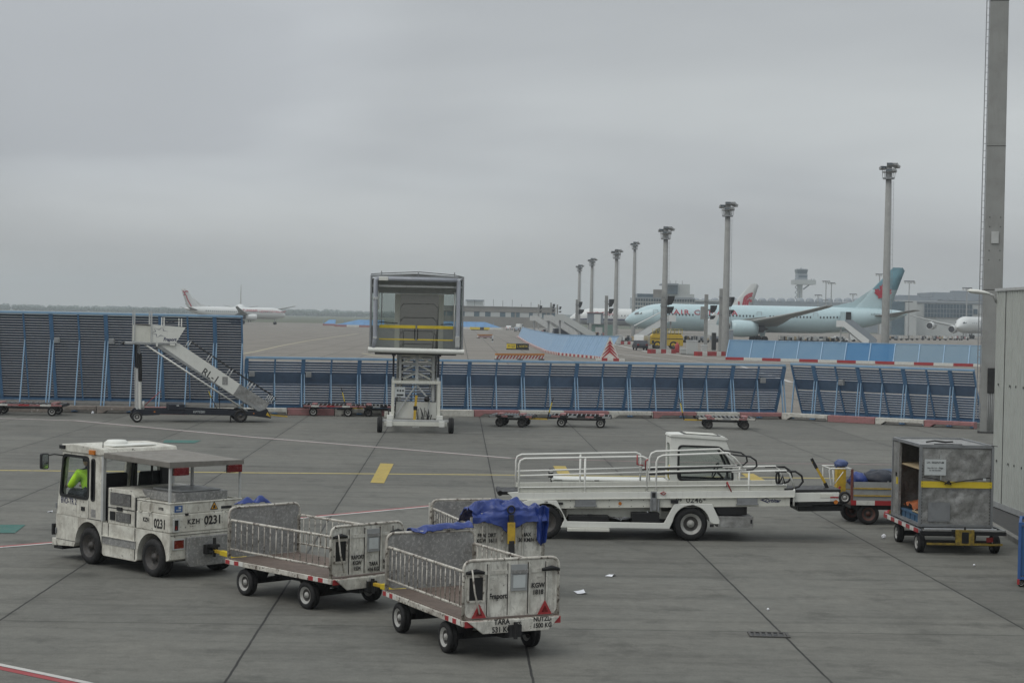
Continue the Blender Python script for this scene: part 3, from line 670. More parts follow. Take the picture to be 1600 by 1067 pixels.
    def fr(y, s, z0=.805, z1=1.93): return (2.91 - .17 * (s), y, z0 + (z1 - z0) * s)
    for a, c in ((yl - .05, yl - .13), (yr + .05, yr + .13)): b.bar(fr((a + c) / 2, 0), fr((a + c) / 2, 1), .09, .05, 'white', (1, 0, 0))
    b.bar((2.90, yl - .05, .98), (2.90, yr + .05, .98), .05, .34, 'white'); b.bar((2.755, yl - .05, 1.89), (2.755, yr + .05, 1.89), .05, .09, 'white')
    b.obj('windscreen_frame', t)
    b = MB().add([(2.87, yl - .13, 1.15), (2.87, yr + .13, 1.15), (2.765, yr + .13, 1.85), (2.765, yl - .13, 1.85)], [(0, 1, 2, 3)], G_CAB); b.obj('windscreen', t)
    # rear cab wall is open above the engine: posts only
    b = MB()
    for y in (yl - .03, yr + .03): b.bar((1.47, y, .8), (1.47, y, 1.95), .06, .06, 'lgrey')
    b.bar((1.47, yl - .05, 1.36), (1.47, yr + .05, 1.36), .05, .05, 'dark'); b.bar((1.47, -.60, 1.36), (1.47, -.60, 1.93), .05, .05, 'black'); b.bar((1.47, -.95, 1.36), (1.47, -.95, 1.93), .03, .03, 'black'); b.bar((1.47, yr + .2, 1.36), (1.47, yr + .2, 1.93), .16, .06, 'black')
    b.obj('cab_rear_frame', t)
    MB().box(1.49, 2.86, yr + .05, yl - .05, .78, .83, 'dark').obj('cab_floor', t)
    b = MB().prism([(2.55, .83), (2.84, .83), (2.80, 1.12), (2.62, 1.2), (2.5, 1.14)], yr + .06, yl - .06, 'y', 'black'); b.obj('dashboard', t)
    b = MB().tube([(2.62 + .17 * math.cos(a) * .5, -.26 + .19 * math.sin(a), 1.24 + .17 * math.cos(a) * .85) for a in [2 * math.pi * k / 18 for k in range(18)]], .016, 'black', 6, True); b.bar((2.62, -.26, 1.24), (2.72, -.26, 1.05), .03, .03, 'black'); b.bar((2.62, -.44, 1.24), (2.62, -.08, 1.24), .02, .02, 'black'); b.obj('steering_wheel', t)
    for y in (-.26, -1.0):
        b = MB().box(1.68, 2.18, y - .23, y + .23, 1.0, 1.14, 'seat'); b.prism([(1.56, 1.10), (1.70, 1.10), (1.62, 1.62), (1.52, 1.62)], y - .23, y + .23, 'y', 'seat'); b.box(1.8, 2.06, y - .15, y + .15, .83, 1.0, 'dark'); b.obj('seat', t, bevel=.03)
    # roof
    b = MB().prism([(1.36, 1.955), (1.5, 1.935), (2.76, 1.935), (2.80, 1.97), (2.76, 2.065), (2.3, 2.095), (1.42, 2.06)], yr - .02, yl + .02, 'y', 'white'); b.obj('cab_roof', t, bevel=.02)
    b = MB().lathe([(.001, .075), (.16, .07), (.2, .04), (.2, 0)], (2.0, -.55, 2.09), (0, 0, 1), 'clean', 20); b.obj('roof_vent', t)
    b = MB().box(1.55, 1.95, -1.1, -.2, 2.075, 2.10, 'clean'); b.obj('roof_hatch', t, bevel=.01)
    for y in (yl + .02, yr - .02): MB().box(2.62, 2.79, y - .03, y + .03, 1.985, 2.05, 'black').obj('roof_lamp', t, bevel=.008)
    MB().box(1.66, 1.83, yl + .005, yl + .055, 1.94, 2.02, 'amber').obj('amber_marker', t, bevel=.008)
    b = MB().tube([(1.62, yl - .1, 2.05), (1.615, yl - .1, 2.17)], .008, 'black', 6); b.obj('aerial', t)
    b = MB().tube([(2.72, yl, 1.86), (2.82, yl + .12, 1.88), (2.86, yl + .27, 1.86)], .012, 'black', 6); b.obj('mirror_arm', t)
    b = MB().prism(rpoly([(yl + .22, 1.62), (yl + .37, 1.62), (yl + .37, 1.90), (yl + .22, 1.90)], .04), 2.84, 2.90, 'x', 'black'); mi = b.obj('mirror', t)
    MB().prism(rpoly([(yl + .235, 1.635), (yl + .355, 1.635), (yl + .355, 1.885), (yl + .235, 1.885)], .03), 2.835, 2.839, 'x', mat('mirror_glass', (.5, .52, .53), .1, .9)).obj('mirror_glass', mi)
    b = MB().box(2.94, 3.0, yl - .02, yl + .05, .42, .62, 'black').box(2.9, 3.04, yr - .01, yl + .01, .23, .36, 'white').box(2.75, 3.03, yr + .02, yl - .02, .17, .226, 'black'); b.obj('front_bumper', t, bevel=.01)
    b = MB().box(2.3, 2.9, yl + .001, yl + .004, .355, .363, 'ink').box(1.48, 1.92, yl + .001, yl + .004, .80, .812, 'ink').box(2.0, 2.11, yl + .001, yl + .012, .93, 1.0, 'black').box(1.66, 1.8, yl + .001, yl + .004, .84, .98, 'galv').box(1.874, 1.882, yl + .001, yl + .004, .82, 1.12, 'ink'); b.obj('door_fittings', t)
    for z in (.5, .95): MB().cyl((2.905, yl + .01, z - .05), (2.905, yl + .01, z + .05), .018, 'steel', 8).obj('door_hinge', t)
    # canopy on posts
    b = MB(); b.loft([[(1.40, yl + .02, 1.90), (1.40, yr - .02, 1.90), (1.40, yr - .02, 2.0), (1.40, yl + .02, 2.0)], [(-.55, yl + .02, 1.87), (-.55, yr - .02, 1.87), (-.55, yr - .02, 1.945), (-.55, yl + .02, 1.97)]], 'canopy', False); b.obj('canopy', t, bevel=.012)
    for y, nm in ((yl - .02, 0), (yr + .03, 0)): MB().bar((-.51, y, 1.26), (-.51, y, 1.88), .035, .035, 'lgrey').obj('canopy_post', t)
    MB().bar((.5, yr + .3, 1.38), (.5, yr + .3, 1.9), .04, .04, 'lgrey').obj('canopy_post', t)
    for y in (yl - .22, yr + .17): MB().box(-.575, -.50, y - .14, y + .14, 1.74, 1.87, 'lamp').box(-.50, -.48, y - .14, y + .14, 1.735, 1.875, 'black').obj('canopy_tail_lamp', t, bevel=.008)
    # rear face
    X = -.553
    b = MB().prism([(-.24, .70), (-1.12, .70), (-1.12, .28), (-1.05, .20), (-.3, .20), (-.24, .28)], -.62, -.555, 'x', 'galv'); b.obj('push_plate', t, bevel=.01)
    b = MB().box(-.72, -.62, -.80, -.56, .40, .56, 'dark').box(-.82, -.70, -.76, -.60, .42, .47, 'dark').box(-.82, -.70, -.76, -.60, .52, .57, 'dark').cyl((-.77, -.68, .36), (-.77, -.68, .68), .028, 'dark', 10); b.obj('hitch', t, bevel=.006)
    b = MB().ring(rpoly([(.02, .50), (-.22, .50), (-.22, .68), (.02, .68)], .01), rpoly([(.0, .52), (-.20, .52), (-.20, .66), (.0, .66)], .01), X - .02, X, 'x', 'lgrey'); b.prism([(.0, .52), (-.2, .52), (-.2, .66), (.0, .66)], X - .012, X - .003, 'x', 'lamp'); b.obj('tail_lamp', t)
    b = MB().ring(rpoly([(.02, .80), (-.10, .80), (-.10, 1.02), (.02, 1.02)], .01), rpoly([(.0, .82), (-.08, .82), (-.08, 1.0), (.0, 1.0)], .01), X - .025, X, 'x', 'lgrey'); b.prism([(.0, .82), (-.08, .82), (-.08, 1.0), (.0, 1.0)], X - .012, X - .003, 'x', 'black'); b.box(X - .018, X - .012, -.06, -.02, .84, .9, 'lamp'); b.obj('indicator_lamp', t)
    b = MB().box(X - .012, X, -1.42, -1.40, .3, 1.2, 'galv').box(X - .004, X, -1.40, .06, .735, .743, 'dark'); b.obj('rear_seam', t)
    b = MB().box(-.541, -.536, -.18, -.02, 1.125, 1.235, 'bluesign').box(-.543, -.5411, -.15, -.05, 1.15, 1.165, 'sign').box(-.543, -.5411, -.15, -.10, 1.18, 1.215, 'sign'); b.obj('blue_sticker', t)
    b = MB().add([(-.542, -.745, 1.125), (-.542, -.915, 1.125), (-.542, -.83, 1.275)], [(0, 1, 2)], 'ink').add([(-.544, -.768, 1.139), (-.544, -.892, 1.139), (-.544, -.83, 1.248)], [(0, 1, 2)], mat('warning_amber', (.6, .3, .03), .5)); b.add([(-.546, -.80, 1.15), (-.546, -.86, 1.15), (-.546, -.845, 1.205), (-.546, -.815, 1.205)], [(0, 1, 2, 3)], 'ink'); b.obj('warning_triangle', t)
    MB().box(-.542, -.536, -1.2, -.98, 1.13, 1.175, 'ink').obj('data_plate', t)
    b = MB()
    for y in (-.26, -1.28): b.bar((-.545, y, 1.10), (-.545, y, 1.24), .025, .02, 'white').box(-.565, -.535, y - .03, y + .03, 1.06, 1.10, 'black')
    for x in (.30, .02): b.bar((x, yl + .002, 1.10), (x, yl + .002, 1.24), .03, .02, 'white').box(x - .05, x + .05, yl - .005, yl + .02, 1.075, 1.10, 'white')
    b.obj('box_clamp', t)
    text('0231', .20, 'inkw', t, (X - .003, -.80, .95), FACE_XB, sx=.92); text('KZH', .115, 'inkw', t, (X - .003, -.40, .95), FACE_XB, space=1.2)
    text('0231', .215, 'inkw', t, (-.27, yl + .003, .91), FACE_YB, sx=.80); text('KZH', .10, 'inkw', t, (.13, yl + .003, .95), FACE_YB, sx=.9)
    text('BVD-TR 2', .15, 'navyink', t, (2.52, yl + .003, 1.06), FACE_YB, sx=.8); text('HTBS', .06, 'inkw', t, (-.28, yl - .009, 1.17), FACE_YB)
    # wheels
    for x in (-.04, 1.88):
        for y in (yl - .13, yr + .13): wheel(t, (x, y, .325), .325, .25, 'rimd')
    b = MB().cyl((-.04, yr + .2, .325), (-.04, yl - .2, .325), .06, 'dark').cyl((1.88, yr + .2, .325), (1.88, yl - .2, .325), .06, 'dark'); b.obj('axle', t)
    return t, o
TUG, TUG_O = tow_tractor()

# ------------------------------------------------------------------ people
def figure(name, joints, links, radii, m, parent=None, sub=1, root=0):
    me = bpy.data.meshes.new(name); me.from_pydata(joints, links, []); o = bpy.data.objects.new(name, me); COL.objects.link(o)
    if parent: o.parent = parent
    s = o.modifiers.new('skin', 'SKIN')
    for i, rr in enumerate(radii): me.skin_vertices[0].data[i].radius = rr if isinstance(rr, tuple) else (rr, rr)
    me.skin_vertices[0].data[root].use_root = True
    s.use_smooth_shade = True; o.modifiers.new('subdivision', 'SUBSURF').levels = sub; o.modifiers['subdivision'].render_levels = sub + 1
    me.materials.append(m); return o
def driver():
    t = thing('person', 'person in a hi-vis yellow jacket sitting at the wheel in the tractor cab', 'person', TUG_O + Vector((math.cos(TUG.rotation_euler.z), math.sin(TUG.rotation_euler.z), 0)) * .36, TUG.rotation_euler.z)
    y = -.20
    J = [(1.86, y, 1.20), (1.88, y, 1.38), (1.97, y, 1.56), (2.0, y, 1.64), (2.01, y, 1.70),
         (1.98, y + .19, 1.57), (2.10, y + .26, 1.36), (2.33, y + .15, 1.31), (1.98, y - .19, 1.57), (2.10, y - .26, 1.36), (2.33, y - .15, 1.31),
         (1.92, y + .10, 1.20), (2.32, y + .13, 1.22), (2.38, y + .13, .86), (1.92, y - .10, 1.20), (2.32, y - .13, 1.22), (2.38, y - .13, .86)]
    Lk = [(0, 1), (1, 2), (2, 3), (3, 4), (2, 5), (5, 6), (6, 7), (2, 8), (8, 9), (9, 10), (0, 11), (11, 12), (12, 13), (0, 14), (14, 15), (15, 16)]
    Rr = [(.15, .17), (.14, .17), (.13, .19), .06, .05, .075, .055, .038, .075, .055, .038, .09, .075, .05, .09, .075, .05]
    figure('body', J, Lk, Rr, M['cloth'], t)
    J2 = [(1.86, y, 1.24), (1.88, y, 1.38), (1.965, y, 1.55), (1.99, y, 1.61), (1.98, y + .19, 1.565), (2.10, y + .26, 1.36), (2.28, y + .18, 1.32), (1.98, y - .19, 1.565), (2.10, y - .26, 1.36), (2.28, y - .18, 1.32)]
    figure('jacket', J2, [(0, 1), (1, 2), (2, 3), (2, 4), (4, 5), (5, 6), (2, 7), (7, 8), (8, 9)], [(.185, .20), (.17, .20), (.155, .215), .085, .095, .075, .055, .095, .075, .055], M['vest'], t)
    b = MB(); b.lathe([(.001, -.115), (.05, -.10), (.075, -.05), (.085, .02), (.075, .085), (.045, .115), (.001, .12)], (2.02, y, 1.79), (0, 0, 1), 'skin', 16)
    b.loft([[(2.09, y - .012, 1.80), (2.09, y + .012, 1.80), (2.09, y, 1.81)], [(2.115, y - .018, 1.765), (2.115, y + .018, 1.765), (2.10, y, 1.80)]], 'skin'); b.obj('head', t)
    b = MB(); b.lathe([(.088, -.02), (.092, .03), (.08, .09), (.05, .122), (.001, .13)], (2.012, y, 1.79), (0, 0, 1), 'cloth', 16); b.obj('hair', t)
    for s in (1, -1):
        p = Vector((2.36, y + s * .15, 1.31))
        b = MB(); b.loft([[(p.x - .03 + dx, p.y + dy, p.z + dz) for dx, dy, dz in ((0, -.03, -.02), (0, .03, -.02), (0, .03, .02), (0, -.03, .02))], [(p.x + .05 + dx, p.y + dy, p.z + dz) for dx, dy, dz in ((0, -.035, -.015), (0, .035, -.015), (0, .035, .015), (0, -.035, .015))]], 'skin')
        for k in range(4): b.tube([(p.x + .05, p.y - .027 + k * .018, p.z), (p.x + .085, p.y - .027 + k * .018, p.z - .004), (p.x + .09, p.y - .027 + k * .018, p.z - .035 - .004 * (k % 2))], .009, 'skin', 6)
        b.tube([(p.x, p.y - s * .03, p.z), (p.x + .03, p.y - s * .055, p.z - .01), (p.x + .06, p.y - s * .05, p.z - .02)], .010, 'skin', 6); b.obj('hand', t)
driver()

# ------------------------------------------------------------------ baggage carts
def chk(b, p, q, h, n, first='red', z=0, th=.012, nrm=(0, 1, 0)):
    """red/white tape along an edge"""
    p = Vector(p); q = Vector(q)
    for i in range(n): b.bar(p.lerp(q, i / n), p.lerp(q, (i + 1) / n), th, h, ('red' if (i % 2 == 0) == (first == 'red') else 'tape'))
def baggage_cart(label, o, rz, texts, group, tri=True, pocket=True, wb=1.6, front_handle=False, yr=-1.31, hitch=None):
    t = thing('baggage_cart', label, 'baggage cart', o, rz, group)
    yl, xf, xr = .10, 2.02, -.72
    yc = (yl + yr) / 2
    MB().box(xr + .02, xf - .02, yr + .02, yl - .02, .50, .545, 'wood').obj('deck', t)
    b = MB()
    for y in (yl, yr): b.box(xr, xf, y - .02, y + .02, .46, .535, 'rail')
    for x in (xr, xf): b.box(x - .02, x + .02, yr + .02, yl - .02, .46, .535, 'rail')
    for x in (-.3, .6, 1.5): b.box(x - .03, x + .03, yr + .02, yl - .02, .43, .497, 'dark')
    b.obj('frame', t, bevel=.006)
    for y in (yl + .022, yr - .022):
        for a in (xf - .02, xr + .55):
            b = MB()
            for k in range(4): b.box(a - .12 * (k + 1), a - .12 * k, y - .003, y + .003, .468, .53, 'red' if k % 2 == 0 else 'tape')
            b.obj('reflective_tape', t)
    MB().box(xr - .026, xr - .02, yl - .28, yl, .45, .53, 'red').obj('reflective_tape', t); MB().box(xr - .026, xr - .02, yr, yr + .10, .44, .53, 'red').obj('reflective_tape', t)
    # side rails
    for y in (yl - .03, yr + .03):
        b = MB(); x0, x1 = xr + .06, xf - .06
        b.tube([(x0, y, .54), (x0, y, 1.13), (x0 + .04, y, 1.165), (x1 - .04, y, 1.165), (x1, y, 1.13), (x1, y, .54)], .019, 'rail', 8)
        b.tube([(x0, y, .70), (x1, y, .70)], .017, 'rail', 8)
        for k in range(1, 17): x = x0 + (x1 - x0) * k / 17; b.tube([(x, y, .70), (x, y, 1.165)], .0085, 'rail', 6)
        b.obj('side_rail', t)
    # end panels
    for nm, x, zt, s in (('front_panel', xf - .06, 1.36, 1), ('rear_panel', xr + .05, 1.31, -1)):
        b = MB(); out = rpoly([(yl - .0, .545), (yl - .0, zt), (yr + .0, zt), (yr + .0, .545)], .13, 5)
        b.prism(rpoly([(yl - .02, .56), (yl - .02, zt - .02), (yr + .02, zt - .02), (yr + .02, .56)], .12, 5), x - .008, x + .008, 'x', 'galv' if s > 0 else 'cartw')
        if s < 0: b.prism(rpoly([(yl - .03, .57), (yl - .03, zt - .03), (yr + .03, zt - .03), (yr + .03, .57)], .12, 5), x + .0085, x + .014, 'x', 'galv')
        else: b.prism(rpoly([(yl - .03, .57), (yl - .03, zt - .03), (yr + .03, zt - .03), (yr + .03, .57)], .12, 5), x + .0085, x + .014, 'x', 'cartw')
        p = b.obj(nm, t)
        b = MB(); pts = [(x, yl - .005, .50)] + [(x, q[0], q[1]) for q in rpoly([(yl - .005, .50), (yl - .005, zt), (yr + .005, zt), (yr + .005, .50)], .13, 5)[5 + 1:5 + 1 + 12]] + [(x, yr + .005, .50)]
        b.tube(pts, .021, 'rail', 8); b.obj('tube_frame', p)
        xo = x + s * .012
        b = MB()
        for y in (yl - .36, yl - .66, yl - .96, yl - 1.22): b.box(xo - .016, xo + .016, y - .016, y + .016, .58, zt - .05, 'cartw').box(xo - .0095, xo + .0095, y + .0165, y + .021, .58, zt - .05, 'dark')
        b.box(xo - .008, xo + .008, yr + .05, yl - .05, zt - .19, zt - .14, 'cartw')
        b.obj('rib', p)
    xp = xr + .05 - .009
    b = MB().ring([(yl - .05, .76), (yl - .31, .76), (yl - .31, 1.12), (yl - .05, 1.12)], [(yl - .08, .79), (yl - .28, .79), (yl - .28, 1.09), (yl - .08, 1.09)], xp - .015, xp, 'x', 'rail'); b.prism([(yl - .08, .79), (yl - .28, .79), (yl - .28, 1.09), (yl - .08, 1.09)], xp - .006, xp - .001, 'x', 'black'); b.obj('dark_opening', t)
    b = MB()
    for y0 in ((yl - .03, yr + .27)):
        b.loft([[(xp - .05, y0 + .0, 1.14), (xp - .01, y0 + .0, 1.13), (xp - .01, y0, 1.17), (xp - .05, y0, 1.18)], [(xp - .06, y0 - .13, 1.15), (xp - .01, y0 - .13, 1.13), (xp - .01, y0 - .13, 1.2), (xp - .05, y0 - .13, 1.21)], [(xp - .04, y0 - .26, 1.13), (xp - .01, y0 - .26, 1.13), (xp - .01, y0 - .26, 1.16), (xp - .04, y0 - .26, 1.17)]], 'black')
    b.obj('rubber_flap', t)
    b = MB().tube([(xp - .05, yl - .10, 1.2), (xp - .06, yl - .14, .9), (xp - .05, yl - .22, .62)], .012, 'rail', 6); b.obj('latch_rod', t)
    if pocket:
        b = MB().box(xp - .03, xp - .012, yl - .92, yl - .68, .89, 1.24, 'grey').box(xp - .036, xp - .0305, yl - .89, yl - .71, .93, 1.10, 'sign').box(xp - .045, xp - .031, yl - .915, yl - .685, 1.12, 1.17, 'galv'); p = b.obj('document_pocket', t, bevel=.004)
    if tri:
        for y in (yl - .22, yr + .22):
            b = MB(); b.prism([(y - .105, .56), (y + .105, .56), (y, .745)], xp - .03, xp - .018, 'x', 'red'); b.prism([(y - .05, .59), (y + .05, .59), (y, .68)], xp - .033, xp - .0301, 'x', 'lamp'); b.obj('reflector_triangle', t)
    # underframe
    b = MB().prism([(yl - .03, .53), (yr + .03, .53), (yr + .2, .36), (yl - .25, .36)], xr - .06, xr - .028, 'x', 'cartw'); b.obj('rear_beam', t, bevel=.008)
    b = MB()
    for x in (-.04, wb - .04):
        b.box(x - .05, x + .05, yr + .12, yl - .12, .18, .26, 'dark')
        for y in (yl - .32, yr + .32): b.prism([(x - .26, .46), (x + .26, .46), (x + .10, .2), (x - .10, .2)], y - .05, y + .05, 'y', 'dark')
    b.bar((-.04, yc, .30), (wb, yc, .30), .10, .10, 'dark'); b.bar((-.55, yc, .28), (.0, yc, .24), .07, .07, 'dark'); b.box(-.82, -.70, yc - .09, yc + .09, .30, .46, 'dark'); b.cyl((-.82, yc, .28), (-.82, yc, .5), .03, 'dark', 10)
    b.obj('underframe', t)
    b = MB()
    if front_handle:
        b.bar((wb + .1, yc, .30), (2.25, yc, .42), .07, .07, 'dark'); b.bar((2.20, yc, .42), (2.14, yc, .95), .09, .06, 'dark', (1, 0, 0)); b.bar((2.14, yc, .9), (2.12, yc, 1.24), .12, .05, 'yellow', (1, 0, 0)); b.bar((2.12, yc, 1.24), (2.10, yc, 1.36), .08, .04, 'black', (1, 0, 0))
        b.tube([(2.10, yc + .06 * math.cos(a), 1.44 + .06 * math.sin(a)) for a in [2 * math.pi * k / 14 for k in range(14)]], .014, 'dark', 6, True)
    else:
        h_ = Vector(hitch) if hitch else Vector((2.78, yc, .45)); a_ = Vector((2.0, yc, .40)); b.bar((wb + .1, yc, .32), a_, .07, .07, 'dark'); b.bar(a_, a_.lerp(h_, .85), .09, .08, 'yel2'); b.bar(a_.lerp(h_, .85), h_, .06, .05, 'yellow')
    b.obj('drawbar', t, bevel=.006)
    for x in (-.04, wb - .04):
        for y in (yl - .09, yr + .09): wheel(t, (x, y, .212), .212, .14)
    for body, size, y, z, xo, sx in texts: text(body, size, 'inkw', t, (xr + .05 - .0225 if xo == 0 else xr - .062, y, z), FACE_XB, sx=sx)
    return t
def to_local(p, o, rz): d = Vector(p) - Vector(o); return (d.x * math.cos(rz) + d.y * math.sin(rz), -d.x * math.sin(rz) + d.y * math.cos(rz), p[2])
def to_world(q, o, rz): return (o[0] + q[0] * math.cos(rz) - q[1] * math.sin(rz), o[1] + q[0] * math.sin(rz) + q[1] * math.cos(rz), q[2])
CG = 'open baggage carts behind the tow tractor'
o1, h1 = G(480, 950), G(379, 928) - G(480, 950)
baggage_cart('open baggage cart with cage sides hitched right behind the tow tractor', o1, math.atan2(h1.y, h1.x),
    [('FRAPORT\nKGW\n1534', .085, yy, .74, 0, .8) for yy in (-.40,)] + [('TARA\n416 KG', .085, -.72, .66, 0, .8), ('NUTZL-\n1500 KG', .085, -1.02, .68, 0, .75)], CG, tri=False, hitch=to_local(to_world((-.78, -.68, .46), TUG_O, TUG.rotation_euler.z), o1, math.atan2(h1.y, h1.x)))
tri = None
o2, h2 = G(699, 1018), G(630, 988) - G(699, 1018)
C2 = baggage_cart('open baggage cart nearest the viewer, two red reflector triangles on its white end panel', o2, math.atan2(h2.y, h2.x),
    [('Fraport', .10, -.40, .83, 0, .85), ('KGW\n1818', .09, -.99, .90, 0, .9), ('TARA\n531 KG', .10, -.42, .455, 1, .9), ('000', .055, -.66, .475, 1, 1.1), ('NUTZL-\n1500 KG', .085, -1.02, .468, 1, .9)], CG, hitch=to_local(to_world((-.86, -.605, .42), o1, math.atan2(h1.y, h1.x)), o2, math.atan2(h2.y, h2.x)))
# the one behind faces the viewer with its drawbar folded up
nl = D(738, 812, 27.9); YR3 = -1.10
rz3 = R(107); hx3 = Vector((math.cos(rz3 + math.pi), math.sin(rz3 + math.pi), 0)); hy3 = Vector((-hx3.y, hx3.x, 0))
o3 = Vector((nl.x, nl.y, 0)) - hx3 * 1.96 - hy3 * YR3; rz3 = math.atan2(hx3.y, hx3.x)
C3 = baggage_cart('open baggage cart with folded yellow drawbar and a blue tarpaulin heaped on it', o3, rz3, [], CG, wb=1.6, front_handle=True, tri=False, yr=YR3)
FACE_X = (R(90), 0, R(90))
for body, y, z in (('FRAPORT\nKGW 1611', -.86, .98), ('MAX\n30 KM/H', -.20, .98)): text(body, .085, 'inkw', C3, (1.96 + .025, y, z), FACE_X, sx=.85)
b = MB()
for y in (-.95, -.62, -.28, -.05): b.tube([(2.02, y, 1.30), (2.035, y, 1.28), (2.035, y, .98), (2.01, y, .93)], .014, 'rail', 6)
b.tube([(2.02, -1.08, 1.31), (2.02, .04, 1.31)], .016, 'rail', 6); b.obj('hook_rail', C3)

# tarpaulins
def cloth(name, label, prof_fn, nu, nv, parent_loc, rz, thick=.012):
    b = MB(); V = [prof_fn(i / nu, j / nv) for j in range(nv + 1) for i in range(nu + 1)]
    b.add(V, [(j * (nu + 1) + i, j * (nu + 1) + i + 1, (j + 1) * (nu + 1) + i + 1, (j + 1) * (nu + 1) + i) for j in range(nv) for i in range(nu)], 'blue', True)
    o = b.obj(name, None, parent_loc, (0, 0, rz)); s = o.modifiers.new('solid', 'SOLIDIFY'); s.thickness = thick; s.offset = 0
    ss = o.modifiers.new('sub', 'SUBSURF'); ss.levels = 1; ss.render_levels = 1
    return tag(o, label, 'tarpaulin')
def crumple(p, a=.07, f=3.2):
    q = Vector(p); w_ = q + noise.turbulence_vector(q * 1.7, 2, True) * .12
    r1 = noise.turbulence_vector(q * f, 2, False); e1 = (1 - abs(noise.noise(w_ * f * 1.1 + Vector((5, 2, 8)))) * 2.2); e2 = (1 - abs(noise.noise(w_ * f * 2.7 + Vector((1, 7, 3)))) * 2.4)
    return q + r1 * a * .30 + Vector((noise.noise(w_ * 5) * a * .3, 0, 0)) + Vector((.25, .1, 1)) * (e1 * a * .42 + e2 * a * .20)
def tarp3(u, v):
    y = -1.14 + 1.24 * u                       # across the cart
    # v runs from behind, over the heap, over the end rail and down the front
    hump = math.sin(math.pi * min(1, max(0, (u * 1.05)))) ** .6
    P = [(1.0, 1.02), (1.30, 1.20 + .12 * hump), (1.62, 1.34 + .16 * hump), (1.86, 1.40 + .12 * hump), (2.0, 1.37 + .04 * hump), (2.08, 1.30), (2.10, 1.22 - .16 * math.exp(-((u - .50) / .16) ** 2))]
    s = v * (len(P) - 1); i = min(int(s), len(P) - 2); k = s - i
    x = P[i][0] * (1 - k) + P[i + 1][0] * k; z = P[i][1] * (1 - k) + P[i + 1][1] * k
    return tuple(crumple((x, y, z), .16 * (1 - .55 * (v > .7)), 3.0))
cloth('tarpaulin', 'big crumpled royal blue tarpaulin heaped over the end rail of the farther cart', tarp3, 80, 60, o3, rz3)
def tail3(u, v):
    y = -.06 + .20 * u * (1 - .25 * v); x = 1.98 + .12 * math.sin(u * 7) * .4 + .07; z = 1.42 - .62 * v * (1 - .35 * abs(u - .6)) + .05 * math.sin(3 * u) * (1 - v)
    return tuple(crumple((x, y, z), .075, 4.0))
cloth('tarpaulin', 'end of blue tarpaulin hanging down at the right corner of the farther cart', tail3, 26, 44, o3, rz3)
def tarp2(u, v):
    y = -1.26 + .98 * u; x = 1.90 + .24 * v; z = 1.375 + .05 * math.sin(math.pi * v) * (1 - .6 * u) - .10 * abs(v - .5) ** 2 + .03 * (1 - u)
    return tuple(crumple((x, y, z), .07, 4))
rz2 = math.atan2(h2.y, h2.x)
cloth('tarpaulin', 'flat blue tarpaulin lying along the top of the grey panel of the nearest cart', tarp2, 50, 18, o2, rz2)
rz1 = math.atan2(h1.y, h1.x)
def tarp1(u, v):
    y = -.75 + .62 * u; x = 1.98 + .16 * v; z = 1.37 + .10 * abs(math.sin(u * 6.5)) * math.sin(math.pi * v) + .015
    return tuple(crumple((x, y, z), .05, 5))
cloth('tarpaulin', 'small blue tarpaulin bunched on top of the panel next to the tractor', tarp1, 40, 18, o1, rz1)

